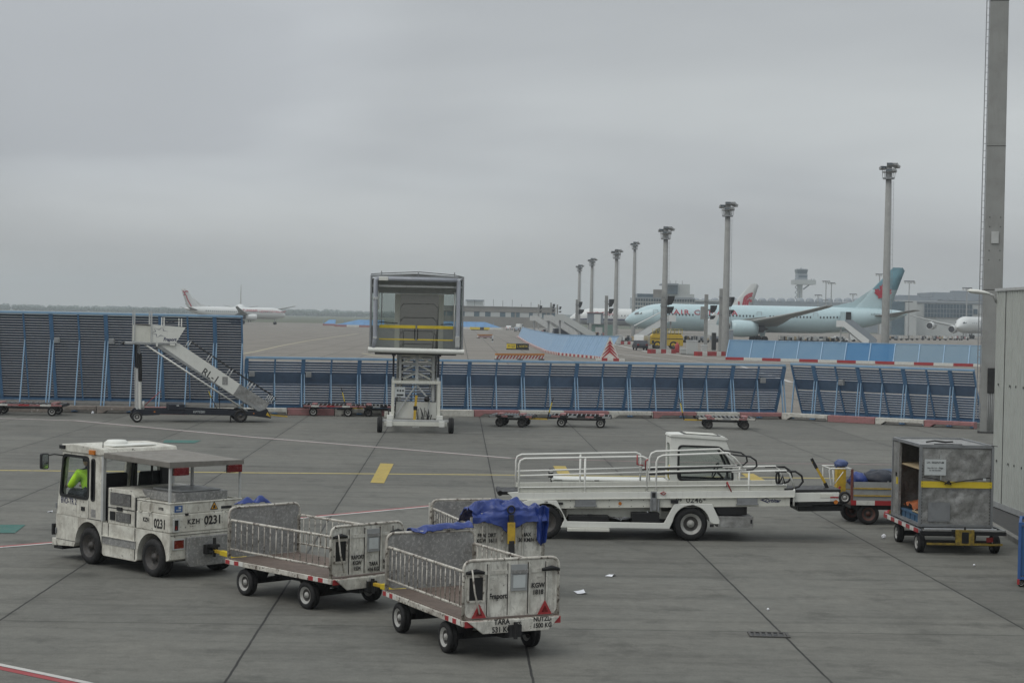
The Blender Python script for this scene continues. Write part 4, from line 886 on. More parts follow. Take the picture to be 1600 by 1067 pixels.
# ------------------------------------------------------------------ belt loader
def belt_loader():
    o = G(852, 842.5); h = G(1080, 845.5) - o
    t = thing('belt_loader', 'long white belt loader with side rails and an empty cab, 0246 on its flank', 'belt loader', o, math.atan2(h.y, h.x))
    def tilt(x): return .024 * x                                  # the boom rises slightly to the right
    def boom(b, x0, x1, y0, y1, z0, z1, m): return b.prism([(x0, z0 + tilt(x0)), (x1, z0 + tilt(x1)), (x1, z1 + tilt(x1)), (x0, z1 + tilt(x0))], y0, y1, 'y', m)
    # chassis sides with the wheel arches
    def flank(y0, y1):
        b = MB()
        out = [(-.62, .60), (-.52, .74), (-.36, .795), (.22, .795), (.44, .375), (2.42, .365), (2.63, .765), (3.40, .765), (3.56, .44), (3.56, .36), (3.44, .36)] + arc(2.98, .35, .385, 8, 172, 14) + [(2.53, .25), (.31, .25)] + arc(.0, .35, .385, 8, 172, 14) + [(-.52, .45)]
        b.prism(out, y0, y1, 'y', 'clean'); return b
    flank(.0, .05).obj('flank', t, bevel=.008); flank(1.85, 1.9).obj('flank', t, bevel=.008)
    b = MB()
    for x in (0, 2.98): b.box(x - .35, x + .35, .05, 1.85, .705, .75, 'dark').cyl((x, .1, .35), (x, 1.8, .35), .07, 'dark')
    b.box(-.4, 3.5, .45, .60, .40, .56, 'cream').box(-.4, 3.5, 1.3, 1.45, .40, .56, 'cream'); b.box(.3, 2.5, .5, 1.6, .30, .395, 'dark'); b.obj('chassis', t)
    b = MB().box(.0, 3.3, 1.5, 1.84, .45, .80, 'cream'); b.box(.45, 2.4, .30, .34, .44, .64, 'cream'); b.obj('inner_panel', t)
    b = MB().box(.47, 1.30, .04, .34, .385, .49, 'black').box(.85, .97, .03, .10, .49, .52, 'black'); b.obj('hydraulic_tank', t, bevel=.012)
    b = MB().box(1.77, 2.33, .04, .36, .375, .56, 'black').cyl((2.1, .15, .56), (2.1, .15, .59), .02, 'sign', 8); b.obj('battery_box', t, bevel=.012)
    b = MB()
    for k in range(6): b.tube([(1.28, .12 + .02 * k, .42 + .01 * k), (1.4 + .03 * k, .1, .46 - .012 * k), (1.6, .12, .41 + .01 * k), (1.78, .14, .44)], .014, 'steel' if k % 2 else 'dark', 6)
    b.obj('hose', t)
    MB().box(.44, 1.30, -.06, .22, .18, .245, 'cream').obj('foot_step', t, bevel=.01)
    # boom
    b = MB(); boom(b, -.56, 5.12, .05, .15, .81, .945, 'clean'); boom(b, -.56, 5.12, 1.1, 1.2, .81, .945, 'clean'); boom(b, -.56, 4.95, .10, .135, .948, 1.055, 'cream'); boom(b, -.56, 4.95, 1.12, 1.155, .948, 1.055, 'cream')
    boom(b, -.56, 5.1, .03, .05, .80, .818, 'cream'); boom(b, -.56, 4.95, .06, .13, 1.045, 1.062, 'clean'); b.obj('boom', t, bevel=.006)
    b = MB(); boom(b, .22, 5.02, .08, 1.15, .615, .80, 'cream'); b.obj('lower_boom', t, bevel=.008)
    b = MB(); boom(b, -.95, 5.15, .16, 1.09, .90, .965, 'black'); b.cyl((-.93, .16, .91), (-.93, 1.09, .91), .055, 'dark', 12); b.obj('conveyor_belt', t)
    b = MB().prism([(-.78, .93), (-.56, .95), (-.50, .78), (-.62, .80)], .04, .14, 'y', 'clean'); b.obj('boom_end', t)
    for x in (.60, 3.92): b = MB(); boom(b, x, x + .42, .04, .08, .66, .80, 'steel'); boom(b, x - .02, x + .44, .02, .08, .655, .68, 'steel'); b.obj('boom_window', t)
    b = MB()
    for x in (.5, .82, 1.0, 1.3, 1.5, 1.75, 2.0, 2.3):
        for z in (.65, .77): b.cyl((x, .082, z + tilt(x)), (x, .076, z + tilt(x)), .009, 'dark', 8)
    b.cyl((1.52, .082, .745), (1.52, .073, .745), .035, 'amber', 14); b.obj('boom_bolts', t)
    # tip section
    b = MB(); boom(b, 5.12, 6.05, .12, .18, .70, .885, 'clean'); boom(b, 5.12, 6.05, 1.07, 1.13, .70, .885, 'clean'); boom(b, 5.65, 5.92, .112, .12, .78, .86, 'cream'); b.obj('tip_frame', t, bevel=.006)
    b = MB(); boom(b, 5.10, 6.10, .185, 1.06, .87, .945, 'black'); boom(b, 5.20, 6.15, .14, 1.1, .62, .69, 'dark'); b.obj('tip_belt', t, bevel=.02)
    b = MB(); boom(b, 5.05, 5.5, .1, 1.1, .60, .63, 'black'); boom(b, 5.22, 6.18, .2, 1.0, .495, .618, 'black'); b.obj('tip_buffer', t, bevel=.02)
    for y in (.13, 1.10): wheel(t, (6.16, y, .93), .125, .09, 'rim', 'roller_wheel', .25)
    b = MB().box(5.86, 5.98, .108, .117, .86, .90, 'sign').box(5.86, 6.03, .110, .117, .915, .945, 'red'); b.cyl((5.98, .117, .835), (5.98, .108, .835), .045, 'amber', 12); b.obj('tip_marker', t)
    b = MB().bar((5.92, .6, 1.08), (5.60, .62, 1.62), .035, .05, 'yellow'); b.bar((5.68, .62, 1.48), (5.57, .63, 1.68), .05, .06, 'black'); b.bar((5.92, .6, 1.05), (5.86, .61, 1.18), .06, .07, 'black'); b.obj('tip_lever', t)
    # rails
    for y in (.085, 1.145):
        b = MB(); T = lambda x, z: (x, y, z + tilt(x))
        b.tube([T(-.55, .82), T(-.56, 1.52), T(-.53, 1.60), T(-.45, 1.64), T(1.96, 1.66), T(2.05, 1.62), T(2.06, 1.52), T(2.06, .95)], .021, 'rail2', 8)
        b.tube([T(-.55, 1.29), T(2.06, 1.34)], .018, 'rail2', 8); b.tube([T(.79, .70), T(.79, 1.65)], .021, 'rail2', 8)
        b.obj('guard_rail', t)
        b = MB(); b.tube([T(2.25, .70), T(2.25, 1.55), T(2.29, 1.64), T(2.38, 1.68), T(3.72, 1.72), T(3.85, 1.62), T(4.05, 1.40)], .021, 'rail2', 8)
        b.tube([T(2.1, 1.33), T(2.4, 1.345), T(4.1, 1.37)], .019, 'rail2', 8); b.obj('guard_rail', t)
        b = MB(); b.tube([T(3.72, 1.70), T(4.18, 1.64), T(4.30, 1.56), T(4.32, 1.45), T(4.24, 1.38), T(3.9, 1.345), T(2.1, 1.30)], .017, 'black', 8); b.obj('rail_hoop', t)
        b = MB(); b.tube([T(3.80, 1.335), T(4.92, 1.345), T(5.0, 1.28), T(5.1, 1.0)], .020, 'rail2', 8); b.tube([T(4.16, .75), T(4.16, 1.34)], .020, 'rail2', 8); b.tube([T(5.10, .62), T(5.10, .98)], .022, 'rail2', 8); b.obj('guard_rail', t)
        b = MB(); b.tube([T(4.7, 1.335), T(5.12, 1.33), T(5.25, 1.24), T(5.28, 1.12), T(5.2, 1.02), T(5.05, .97), T(4.9, .965)], .021, 'black', 8); b.obj('rail_hoop', t)
    b = MB().tube([(1.85, .07, 1.74), (1.85, .05, 1.55), (1.98, .05, 1.53)], .012, 'red', 6); b.tube([(2.02, .07, 1.44), (2.02, .05, 1.62), (2.08, .05, 1.66)], .012, 'red', 6); b.tube([(3.70, .07, 1.02 + .1), (3.70, .05, 1.22), (3.80, .05, 1.02)], .012, 'red', 6); b.obj('rail_catch', t)
    b = MB().box(2.14, 2.26, .015, .045, .62, 1.0, 'steel').box(2.165, 2.235, .008, .015, .88, .98, 'black').cyl((2.15, .02, .6), (2.15, .02, .85), .025, 'steel', 10).cyl((2.3, .02, .6), (2.3, .02, .85), .025, 'steel', 10); b.tube([(2.40, .03, 1.0), (2.34, .03, .97), (2.40, .03, .94), (2.45, .03, .97)], .010, 'red', 6, True); b.obj('rail_socket', t)
    b = MB().tube([(4.72 + .03 * math.cos(a) + .02, .02 + 0 * a, 1.32 + .12 * math.sin(a)) for a in [2 * math.pi * k / 14 for k in range(14)]], .02, 'black', 6, True); b.tube([(4.78, .05, 1.2), (4.85, .05, 1.36), (4.9, .05, 1.2)], .016, 'black', 6); b.obj('cable_loop', t)
    # engine hood on the far side
    b = MB().box(.22, 2.66, 1.22, 1.88, .80, 1.085, 'clean').box(.20, 2.66, 1.20, 1.89, 1.085, 1.125, 'clean'); b.obj('engine_hood', t, bevel=.012)
    b = MB()
    for k in range(9):
        if k != 4: b.prism([(1.85 + k * .075, .99), (1.89 + k * .075, .99), (1.945 + k * .075, 1.07), (1.905 + k * .075, 1.07)], 1.212, 1.219, 'y', 'black')
    b.box(1.1, 1.2, 1.19, 1.2, 1.095, 1.11, 'dark').box(.24, .42, 1.19, 1.2, 1.10, 1.11, 'dark'); b.obj('hood_vent', t)
    b = MB().box(.14, .24, 1.3, 1.4, 1.14, 1.25, 'black').box(.155, .225, 1.29, 1.3, 1.25, 1.30, 'rail2').box(.15, .23, 1.3, 1.4, 1.25, 1.33, 'black'); b.bar((.2, 1.35, 1.0), (.2, 1.35, 1.14), .03, .03, 'dark'); b.obj('rear_lamp', t)
    # cab
    ou = [(2.70, .80), (4.14, .80), (4.14, 1.36), (3.86, 1.995), (2.70, 2.055)]
    inn = [(2.86, 1.13), (4.05, 1.11), (4.03, 1.36), (3.78, 1.85), (2.86, 1.87)]
    for y0, y1 in ((1.22, 1.27), (1.87, 1.92)):
        b = MB().ring(rpoly(ou, .05, 4), rpoly(inn, .10, 4), y0, y1, 'y', 'clean'); b.obj('cab_side', t)
        i2 = [(2.895, 1.165), (4.02, 1.145), (4.0, 1.35), (3.765, 1.82), (2.895, 1.838)]
        b = MB().ring(rpoly([(2.85, 1.12), (4.06, 1.10), (4.04, 1.37), (3.79, 1.86), (2.85, 1.88)], .11, 4), rpoly(i2, .08, 4), y0 - .012, y1 + .012, 'y', 'black'); f = b.obj('window_seal', t)
        MB().prism(rpoly(i2, .08, 4), (y0 + y1) / 2 - .003, (y0 + y1) / 2 + .003, 'y', G_CAB).obj('pane', f)
    b = MB()
    yA, yB = 1.27, 1.87
    ro = rpoly([(yA, .80), (yB, .80), (yB, 2.03), (yA, 2.03)], .003); ri = rpoly([(yA + .1, 1.12), (yB - .1, 1.12), (yB - .1, 1.90), (yA + .1, 1.90)], .07)
    b.ring(ro, ri, 2.70, 2.75, 'x', 'clean'); b.obj('cab_back', t)
    MB().prism(ri, 2.72, 2.726, 'x', G_CAB).obj('back_window', t)
    b = MB()
    for y in (yA + .04, yB - .04): b.bar((4.11, y, .8), (4.11, y, 1.36), .08, .06, 'clean'); b.bar((4.11, y, 1.36), (3.84, y, 1.98), .08, .06, 'clean')
    b.bar((4.11, yA, .95), (4.11, yB, .95), .05, .3, 'clean'); b.obj('cab_front_frame', t)
    MB().add([(4.12, yA + .05, 1.12), (4.12, yB - .05, 1.12), (4.11, yB - .05, 1.36), (3.86, yB - .05, 1.95), (3.86, yA + .05, 1.95), (4.11, yA + .05, 1.36)], [(0, 1, 2, 5), (5, 2, 3, 4)], G_CAB).obj('windscreen', t)
    b = MB().prism([(2.68, 2.052), (3.87, 1.99), (3.92, 2.01), (3.84, 2.06), (2.95, 2.105), (2.70, 2.10)], 1.19, 1.95, 'y', 'clean'); b.prism([(2.98, 2.108), (3.74, 2.07), (3.78, 2.076), (2.98, 2.117)], 1.25, 1.89, 'y', 'black'); b.prism([(3.04, 2.111), (3.70, 2.08), (3.70, 2.092), (3.04, 2.124)], 1.29, 1.85, 'y', 'cream'); b.obj('cab_roof', t, bevel=.008)
    b = MB().tube([(3.72 + .06 * math.cos(a), 1.57 + .17 * math.sin(a), 1.33 + .15 * math.cos(a)) for a in [2 * math.pi * k / 18 for k in range(18)]], .016, 'black', 6, True); b.bar((3.72, 1.57, 1.33), (3.95, 1.57, 1.1), .04, .04, 'black'); b.bar((3.72, 1.40, 1.33), (3.72, 1.74, 1.33), .025, .025, 'black'); b.obj('steering_wheel', t)
    b = MB().box(2.95, 3.35, 1.36, 1.78, .95, 1.10, 'seat').box(2.86, 2.96, 1.36, 1.78, 1.05, 1.32, 'seat'); b.obj('seat', t, bevel=.03)
    b = MB().box(3.86, 4.07, 1.30, 1.85, .95, 1.16, 'black').box(3.70, 3.8, 1.28, 1.36, 1.0, 1.2, 'black').box(3.98, 4.08, 1.28, 1.34, 1.32, 1.5, 'black'); b.obj('dashboard', t)
    b = MB().tube([(2.69, 1.24, 1.15), (2.66, 1.23, 1.2), (2.66, 1.23, 1.4), (2.69, 1.24, 1.45)], .012, 'yel2', 6); b.obj('grab_handle', t)
    # right hand end of the chassis
    b = MB().prism([(3.42, .78), (3.58, .74), (4.14, .74), (4.14, .54), (3.56, .53)], .10, 1.8, 'y', 'black'); b.obj('black_box', t, bevel=.015)
    b = MB().box(3.53, 4.26, .02, 1.88, .29, .515, 'alu').box(4.20, 4.235, .012, .02, .38, .46, 'black'); b.obj('bumper', t, bevel=.012)
    b = MB().box(3.36, 3.44, -.015, .0, .30, .36, 'dark').box(2.55, 2.70, -.01, .04, .77, .84, 'black'); b.obj('flank_lamp', t)
    for x in (0, 2.98):
        for y in (.16, 1.74): wheel(t, (x, y, .348), .348, .25, 'rim' if x else 'rimd')
    text('0246*', .15, 'ink', t, (3.08, .0755, .828), FACE_Y, sx=1.15); text('KFB', .075, 'inkw', t, (2.72, .0755, .835), FACE_Y)
    text('Orbiter', .10, 'navyink', t, (4.66, .076, .845), FACE_Y, shear=.25)
    b = MB().prism([(4.40, .86), (4.66, .95), (4.67, .945), (4.46, .865), (4.58, .80), (4.57, .795)], .074, .078, 'y', 'navyink').prism([(4.78, .93), (4.93, .91), (4.78, .938)], .074, .078, 'y', 'navyink'); b.obj('logo', t)
    text('150', .045, 'inkw', t, (.0, -.003, .762), FACE_Y); text('150', .045, 'inkw', t, (3.0, -.003, .735), FACE_Y)
    return t
belt_loader()

# ------------------------------------------------------------------ container dolly and its container
w1, w2, w3 = G(1403.4, 846.3), G(1434.9, 862.1), G(1550.3, 862.1)
hd = w1 - w2; rzd = math.atan2(hd.y, hd.x)
t = thing('container_dolly', 'red and white edged dolly carrying the silver container by the building', 'dolly', w2, rzd)
b = MB()
for y in (.06, -1.62): b.box(-.30, 2.42, y - .03, y + .03, .42, .49, 'steel')
for x in (-.27, .4, 1.1, 1.8, 2.4): b.box(x - .03, x + .03, -1.6, .04, .40, .485, 'dark')
b.box(-.1, 2.2, -.86, -.74, .30, .40, 'dark'); b.obj('frame', t)
b = MB(); chk(b, (2.42, .096, .455), (-.28, .096, .455), .075, 9, 'red'); b.obj('reflective_tape', t)
b = MB()
for k in range(12): b.cyl((-.18 + k * .22, -1.5, .475), (-.18 + k * .22, -.05, .475), .032, 'steel', 10)
b.obj('roller', t)
b = MB().box(-.36, -.30, -.55, .02, .465, .49, 'alu').box(-.36, -.30, -1.62, -1.02, .465, .49, 'alu').box(-.375, -.30, -1.64, .06, .39, .46, 'black'); b.obj('end_beam', t)
b = MB().box(-.45, -.38, -.98, -.62, .20, .50, 'yeld').box(-.455, -.45, -.87, -.73, .24, .46, 'black').cyl((-.42, -.8, .16), (-.42, -.8, .56), .022, 'dark', 8); b.obj('coupling', t, bevel=.01)
b = MB().bar((-.42, -.05, .22), (-.42, -1.55, .22), .03, .04, 'yeld').box(-.455, -.44, -1.35, -1.22, .27, .36, 'lamp'); b.obj('tow_bar', t)
for x in (.0, 1.58):
    for y in (-.02, -1.52): wheel(t, (x, y, .19), .19, .14)
MB().box(-.06, .06, -1.45, -.1, .14, .24, 'dark').box(1.52, 1.64, -1.45, -.1, .14, .24, 'dark').obj('axle', t)
t = thing('cargo_container', 'battered silver air cargo container with a yellow band and an open side', 'cargo container', w2, rzd)
z0, z1, xa, xb, ya, yb_ = .515, 2.11, -.02, 2.10, .0, -1.44
def dent(p, nu, nv, fn, m, amp=.02, bb=None):
    b = bb or MB(); V = []
    for j in range(nv + 1):
        for i in range(nu + 1):
            q, n = fn(i / nu, j / nv); e = min(1, 8 * min(i / nu, 1 - i / nu, j / nv, 1 - j / nv)); V.append(Vector(q) + Vector(n) * amp * e * (noise.noise(Vector(q) * 3.1) * 1.3 + noise.noise(Vector(q) * 9) * .6))
    b.add(V, [(j * (nu + 1) + i, j * (nu + 1) + i + 1, (j + 1) * (nu + 1) + i + 1, (j + 1) * (nu + 1) + i) for j in range(nv) for i in range(nu)], m, True); return b
b = dent(None, 30, 30, lambda u, v: ((xa, ya - .03 + (yb_ - ya + .06) * u, z0 + .03 + (z1 - z0 - .08) * v), (-1, 0, 0)), 'alu', .028)
b.box(xa + .03, xa + .04, yb_ + .02, ya - .02, z0 + .03, z1 - .03, 'alu'); b.obj('end_wall', t)
dent(None, 20, 20, lambda u, v: ((xa + (xb - xa) * u, yb_, z0 + .03 + (z1 - z0 - .06) * v), (0, -1, 0)), 'alu', .02).obj('side_wall', t)
dent(None, 20, 20, lambda u, v: ((xb, ya + (yb_ - ya) * u, z0 + .03 + (z1 - z0 - .06) * v), (1, 0, 0)), 'alu', .02).obj('end_wall', t)
dent(None, 24, 24, lambda u, v: ((xa + .03 + (xb - xa - .06) * u, ya - .03 + (yb_ - ya + .06) * v, z1), (0, 0, 1)), 'alu', .02).obj('top_sheet', t)
b = MB().box(xa, xb, yb_, ya, z0, z0 + .035, 'grey'); b.obj('floor_sheet', t)
b = MB()
for x in (xa, xb):
    for y in (ya, yb_): b.bar((x, y, z0), (x, y, z1), .05, .05, 'steel')
    b.bar((x, ya, z1), (x, yb_, z1), .05, .06, 'steel'); b.bar((x, ya, z0 + .02), (x, yb_, z0 + .02), .05, .05, 'steel')
for y in (ya, yb_): b.bar((xa, y, z1), (xb, y, z1), .05, .06, 'steel'); b.bar((xa, y, z0 + .02), (xb, y, z0 + .02), .05, .05, 'steel')
b.bar((1.55, ya + .002, z0 + .05), (1.55, ya + .002, z1 - .03), .05, .04, 'alu'); b.obj('corner_frame', t)
dent(None, 10, 16, lambda u, v: ((1.58 + .49 * u, ya + .005, z0 + .05 + (z1 - z0 - .1) * v), (0, 1, 0)), 'alu', .03).obj('side_panel', t)
b = MB().box(1.6, 1.7, ya + .02, ya + .04, 1.2, 1.34, 'yel2').box(1.62, 1.68, ya + .04, ya + .06, 1.36, 1.44, 'dark'); b.obj('side_latch', t)
b = MB().box(xa - .036, xa - .028, yb_ + .01, ya - .01, 1.29, 1.415, 'yel2'); b.obj('yellow_band', t)
b = MB().box(xa - .035, xa - .028, ya - .07, ya - .50, 1.535, 1.85, 'sign'); s = b.obj('sign_plate', t)
text('LH - EIGENTUM', .052, 'ink', t, (xa - .037, ya - .285, 1.785), FACE_XB, sx=.95); text('Nur für LH - Flüge\nzu verwenden', .044, 'ink', t, (xa - .037, ya - .285, 1.655), FACE_XB, sx=.95)
b = MB().bar((xa - .034, ya - .39, 1.86), (xa - .034, ya - .395, 1.94), .012, .006, 'sign').bar((xa - .034, ya - .40, 1.44), (xa - .034, ya - .40, 1.53), .012, .006, 'sign'); b.obj('tape_strip', t)
b = MB().tube([(xa - .04, ya - .05, 1.50), (xa - .05, ya - .3, 1.46), (xa - .06, ya - .49, 1.40), (xa - .06, ya - .6, 1.39), (xa - .05, ya - .9, 1.44), (xa - .04, ya - 1.38, 1.50)], .010, 'dark', 6); b.box(xa - .06, xa - .04, ya - 1.30, ya - 1.24, 1.44, 1.49, 'sign'); b.tube([(xa - .06, ya - .47, 1.36), (xa - .08, ya - .55, 1.43), (xa - .06, ya - .6, 1.36), (xa - .07, ya - .52, 1.38)], .014, 'dark', 6); b.obj('strap', t)
b = MB().box(xa - .034, xa - .028, ya - .16, ya - .60, .62, 1.0, 'steel'); b.obj('patch_plate', t)
b = MB()
for z in [z0 + .07 + k * .06 for k in range(20)]:
    for y in (ya - .03, yb_ + .05): b.cyl((xa - .03, y, z), (xa - .045, y, z), .008, 'dark', 6)
b.obj('rivet', t)
b = MB().bar((.1, -.3, z1 + .03), (.25, -.9, z1 + .02), .03, .02, 'dark').bar((xa - .02, -1.40, z1 + .03), (xa - .05, -1.52, z1 + .015), .02, .012, 'dark').tube([(.7, -.3, z1 + .03), (.8, -.5, z1 + .05), (.72, -.7, z1 + .03), (.9, -.9, z1 + .03)], .016, 'dark', 6); b.obj('roof_strap', t)
b = MB().box(.25, 2.0, -1.40, -.04, 1.62, 1.64, 'cream2').box(.2, 2.04, -1.36, -.9, 1.15, 1.3, 'cream2'); b.obj('inner_shelf', t)
# goods inside
b = MB()
for k in range(4): b.box(.22 + k * .36, .50 + k * .36, -1.1, -.06, z0 + .04, z0 + .16, mat('pallet_blue', (.04, .10, .18), .7, dirt=.3))
b.box(.2, 1.65, -1.15, -.04, z0 + .165, z0 + .20, MATS['pallet_blue']); tag(b.obj('pallet', None, w2, (0, 0, rzd)), 'blue pallet on the floor of the open silver container', 'pallet')
def heap(u, v): return tuple(crumple((.5 + 1.1 * u, -.1 - .9 * v, z0 + .23 + .16 * math.sin(math.pi * u) * (.4 + v)), .14, 4))
b = MB(); V = [heap(i / 16, j / 16) for j in range(17) for i in range(17)]; b.add(V, [(j * 17 + i, j * 17 + i + 1, j * 17 + i + 18, j * 17 + i + 17) for j in range(16) for i in range(16)], 'orange', True)
tag(b.obj('plastic_sheet', None, w2, (0, 0, rzd)), 'crumpled orange plastic sheet heaped inside the open silver container', 'plastic sheet')
b = MB().box(.22, .75, -.55, -.05, z0 + .22, z0 + .235, 'cream2').box(.3, .9, -.6, -.12, z0 + .24, z0 + .25, 'sign'); tag(b.obj('cardboard_sheet', None, w2, (0, 0, rzd)), 'pale flattened cardboard lying on the blue pallet in the container', 'cardboard')

# ------------------------------------------------------------------ loaded baggage trailer between loader and container
pw = G(1359, 821)
t = thing('slatted_trailer', 'slatted grey baggage trailer with yellow bars loaded behind the belt loader tip', 'trailer', (pw.x, pw.y + .1, 0), R(3))
b = MB().box(-.46, 2.4, .0, 1.5, .46, .51, 'wood'); b.obj('deck', t)
b = MB()
for x0, x1, m_ in ((-.42, -.30, 'red'), (-.30, .12, 'tape'), (.12, .50, 'red'), (.50, 1.4, 'tape'), (1.4, 1.8, 'red'), (1.8, 2.3, 'tape')): b.bar((x0, -.01, .50), (x1, -.01, .50), .012, .105, m_)
b.obj('reflective_tape', t)
b = MB().box(-.4, 2.3, .1, 1.4, .36, .455, 'dark').bar((-.3, .7, .33), (2.2, .7, .33), .1, .1, 'dark').bar((.5, .05, .27), (1.4, .3, .30), .12, .1, 'yellow'); b.obj('chassis', t)
b = MB()
for y in (.02, 1.46):
    for z in (.58, .74, .90): b.box(-.36, 2.3, y - .006, y + .006, z - .065, z + .065, 'grey')
for y in (.02, 1.46):
    for x in (.42, 1.2, 1.98): b.box(x - .015, x + .015, y - .015, y + .012, .51, .985, 'grey')
b.obj('side_board', t)
b = MB()
for z in (.66, .82): b.bar((-.36, .0, z), (2.3, .0, z), .02, .022, 'yellow'); b.bar((-.36, 1.48, z), (2.3, 1.48, z), .02, .022, 'yellow')
b.obj('side_bar', t)
b = MB().box(-.62, -.42, .5, .75, .56, 1.24, 'yellow').box(-.60, -.40, .45, .8, .5, .58, 'red').bar((-.40, .02, .5), (-.40, .02, 1.25), .05, .05, 'rust').bar((-.40, 1.48, .5), (-.40, 1.48, 1.25), .05, .05, 'rust'); b.bar((-.42, .02, 1.24), (-.42, 1.48, 1.24), .04, .04, 'lgrey'); b.obj('headboard', t)
b = MB().tube([(-.42, .1, 1.25), (-.86, .1, 1.25), (-.90, .1, 1.22), (-.84, .1, .72), (-.74, .1, .66), (-.6, .1, .64)], .014, 'rail2', 6).tube([(-.82, .1, 1.22), (-.78, .1, .74)], .012, 'rail2', 6).tube([(-.78, .1, .9), (-.58, .1, 1.18)], .010, 'rail2', 6).tube([(-.42, .9, 1.25), (-.86, .9, 1.25), (-.84, .9, .72), (-.6, .9, .64)], .014, 'rail2', 6).tube([(-.88, .1, 1.25), (-.88, .9, 1.25)], .012, 'rail2', 6); b.obj('drawbar_frame', t)
b = MB().bar((-.5, .25, .52), (-.7, .2, .66), .05, .05, 'red').bar((-.7, .2, .66), (-.62, .2, .84), .04, .04, 'red').box(-.72, -.5, .12, .3, .6, .64, 'lgrey'); b.obj('brake_linkage', t)
for x, y in ((0, .12), (-.22, .75), (1.9, .12), (1.9, 1.38)): wheel(t, (x, y, .245), .245, .17, mat('rim_rusty', (.10, .04, .03), .7, dirt=.5))
T0 = (pw.x, pw.y + .1, 0)
def bagf(cx, cy_, cz, sx, sy, sz, seed):
    def f(u, v):
        a = 2 * math.pi * u; p = math.pi * v; q = Vector((math.sin(p) * math.cos(a), math.sin(p) * math.sin(a), -math.cos(p)))
        q *= 1 + .28 * noise.noise(q * 2.2 + Vector((seed, 0, 0))) + .10 * noise.noise(q * 6 + Vector((seed, 4, 0)))
        return (cx + sx * q.x, cy_ + sy * q.y, cz + sz * q.z)
    return f
def bag(name, label, cat, fn, m, loc, rz, n=22):
    b = MB(); V = [fn(i / n, j / 12) for j in range(13) for i in range(n)]
    b.add(V, [(j * n + i, j * n + (i + 1) % n, (j + 1) * n + (i + 1) % n, (j + 1) * n + i) for j in range(12) for i in range(n)], m, True); return tag(b.obj(name, None, loc, (0, 0, rz)), label, cat)
bag('tarpaulin', 'dark folded tarpaulin heaped inside the slatted trailer', 'tarpaulin', bagf(.35, .5, 1.0, .42, .40, .20, 3), mat('tarp_dark', (.02, .025, .04), .6, vary=.4), T0, R(3))
bag('tarpaulin', 'blue folded tarpaulin at the front corner of the slatted trailer', 'tarpaulin', bagf(-.18, .35, .98, .20, .28, .17, 9), 'blue', T0, R(3))
bag('tarpaulin', 'slate blue tarpaulin spread at the back of the slatted trailer load', 'tarpaulin', bagf(.75, .95, 1.02, .62, .35, .17, 14), mat('tarp_slate', (.045, .075, .13), .6, vary=.3), T0, R(3))
bag('plastic_bag', 'white plastic bag on top of the slatted trailer load', 'plastic bag', bagf(.95, .4, 1.12, .17, .16, .15, 21), 'paper', T0, R(3))
bag('plastic_bag', 'pale blue plastic bag on the yellow headboard of the slatted trailer', 'plastic bag', bagf(-.52, .62, 1.31, .15, .15, .11, 30), mat('bag_blue', (.07, .10, .22), .5, vary=.3), T0, R(3))
cp = G(1394.5, 803)
t = thing('traffic_cone', 'short red traffic cone standing behind the container dolly corner', 'traffic cone', (cp.x, cp.y, 0))
MB().prism(rpoly([(-.17, -.17), (.17, -.17), (.17, .17), (-.17, .17)], .05), .0, .05, 'z', 'red').obj('base', t, bevel=.008)
MB().lathe([(.13, .05), (.12, .08), (.075, .26), (.07, .30), (.04, .36), (.001, .36)], (0, 0, 0), (0, 0, 1), 'red', 18).obj('cone', t)

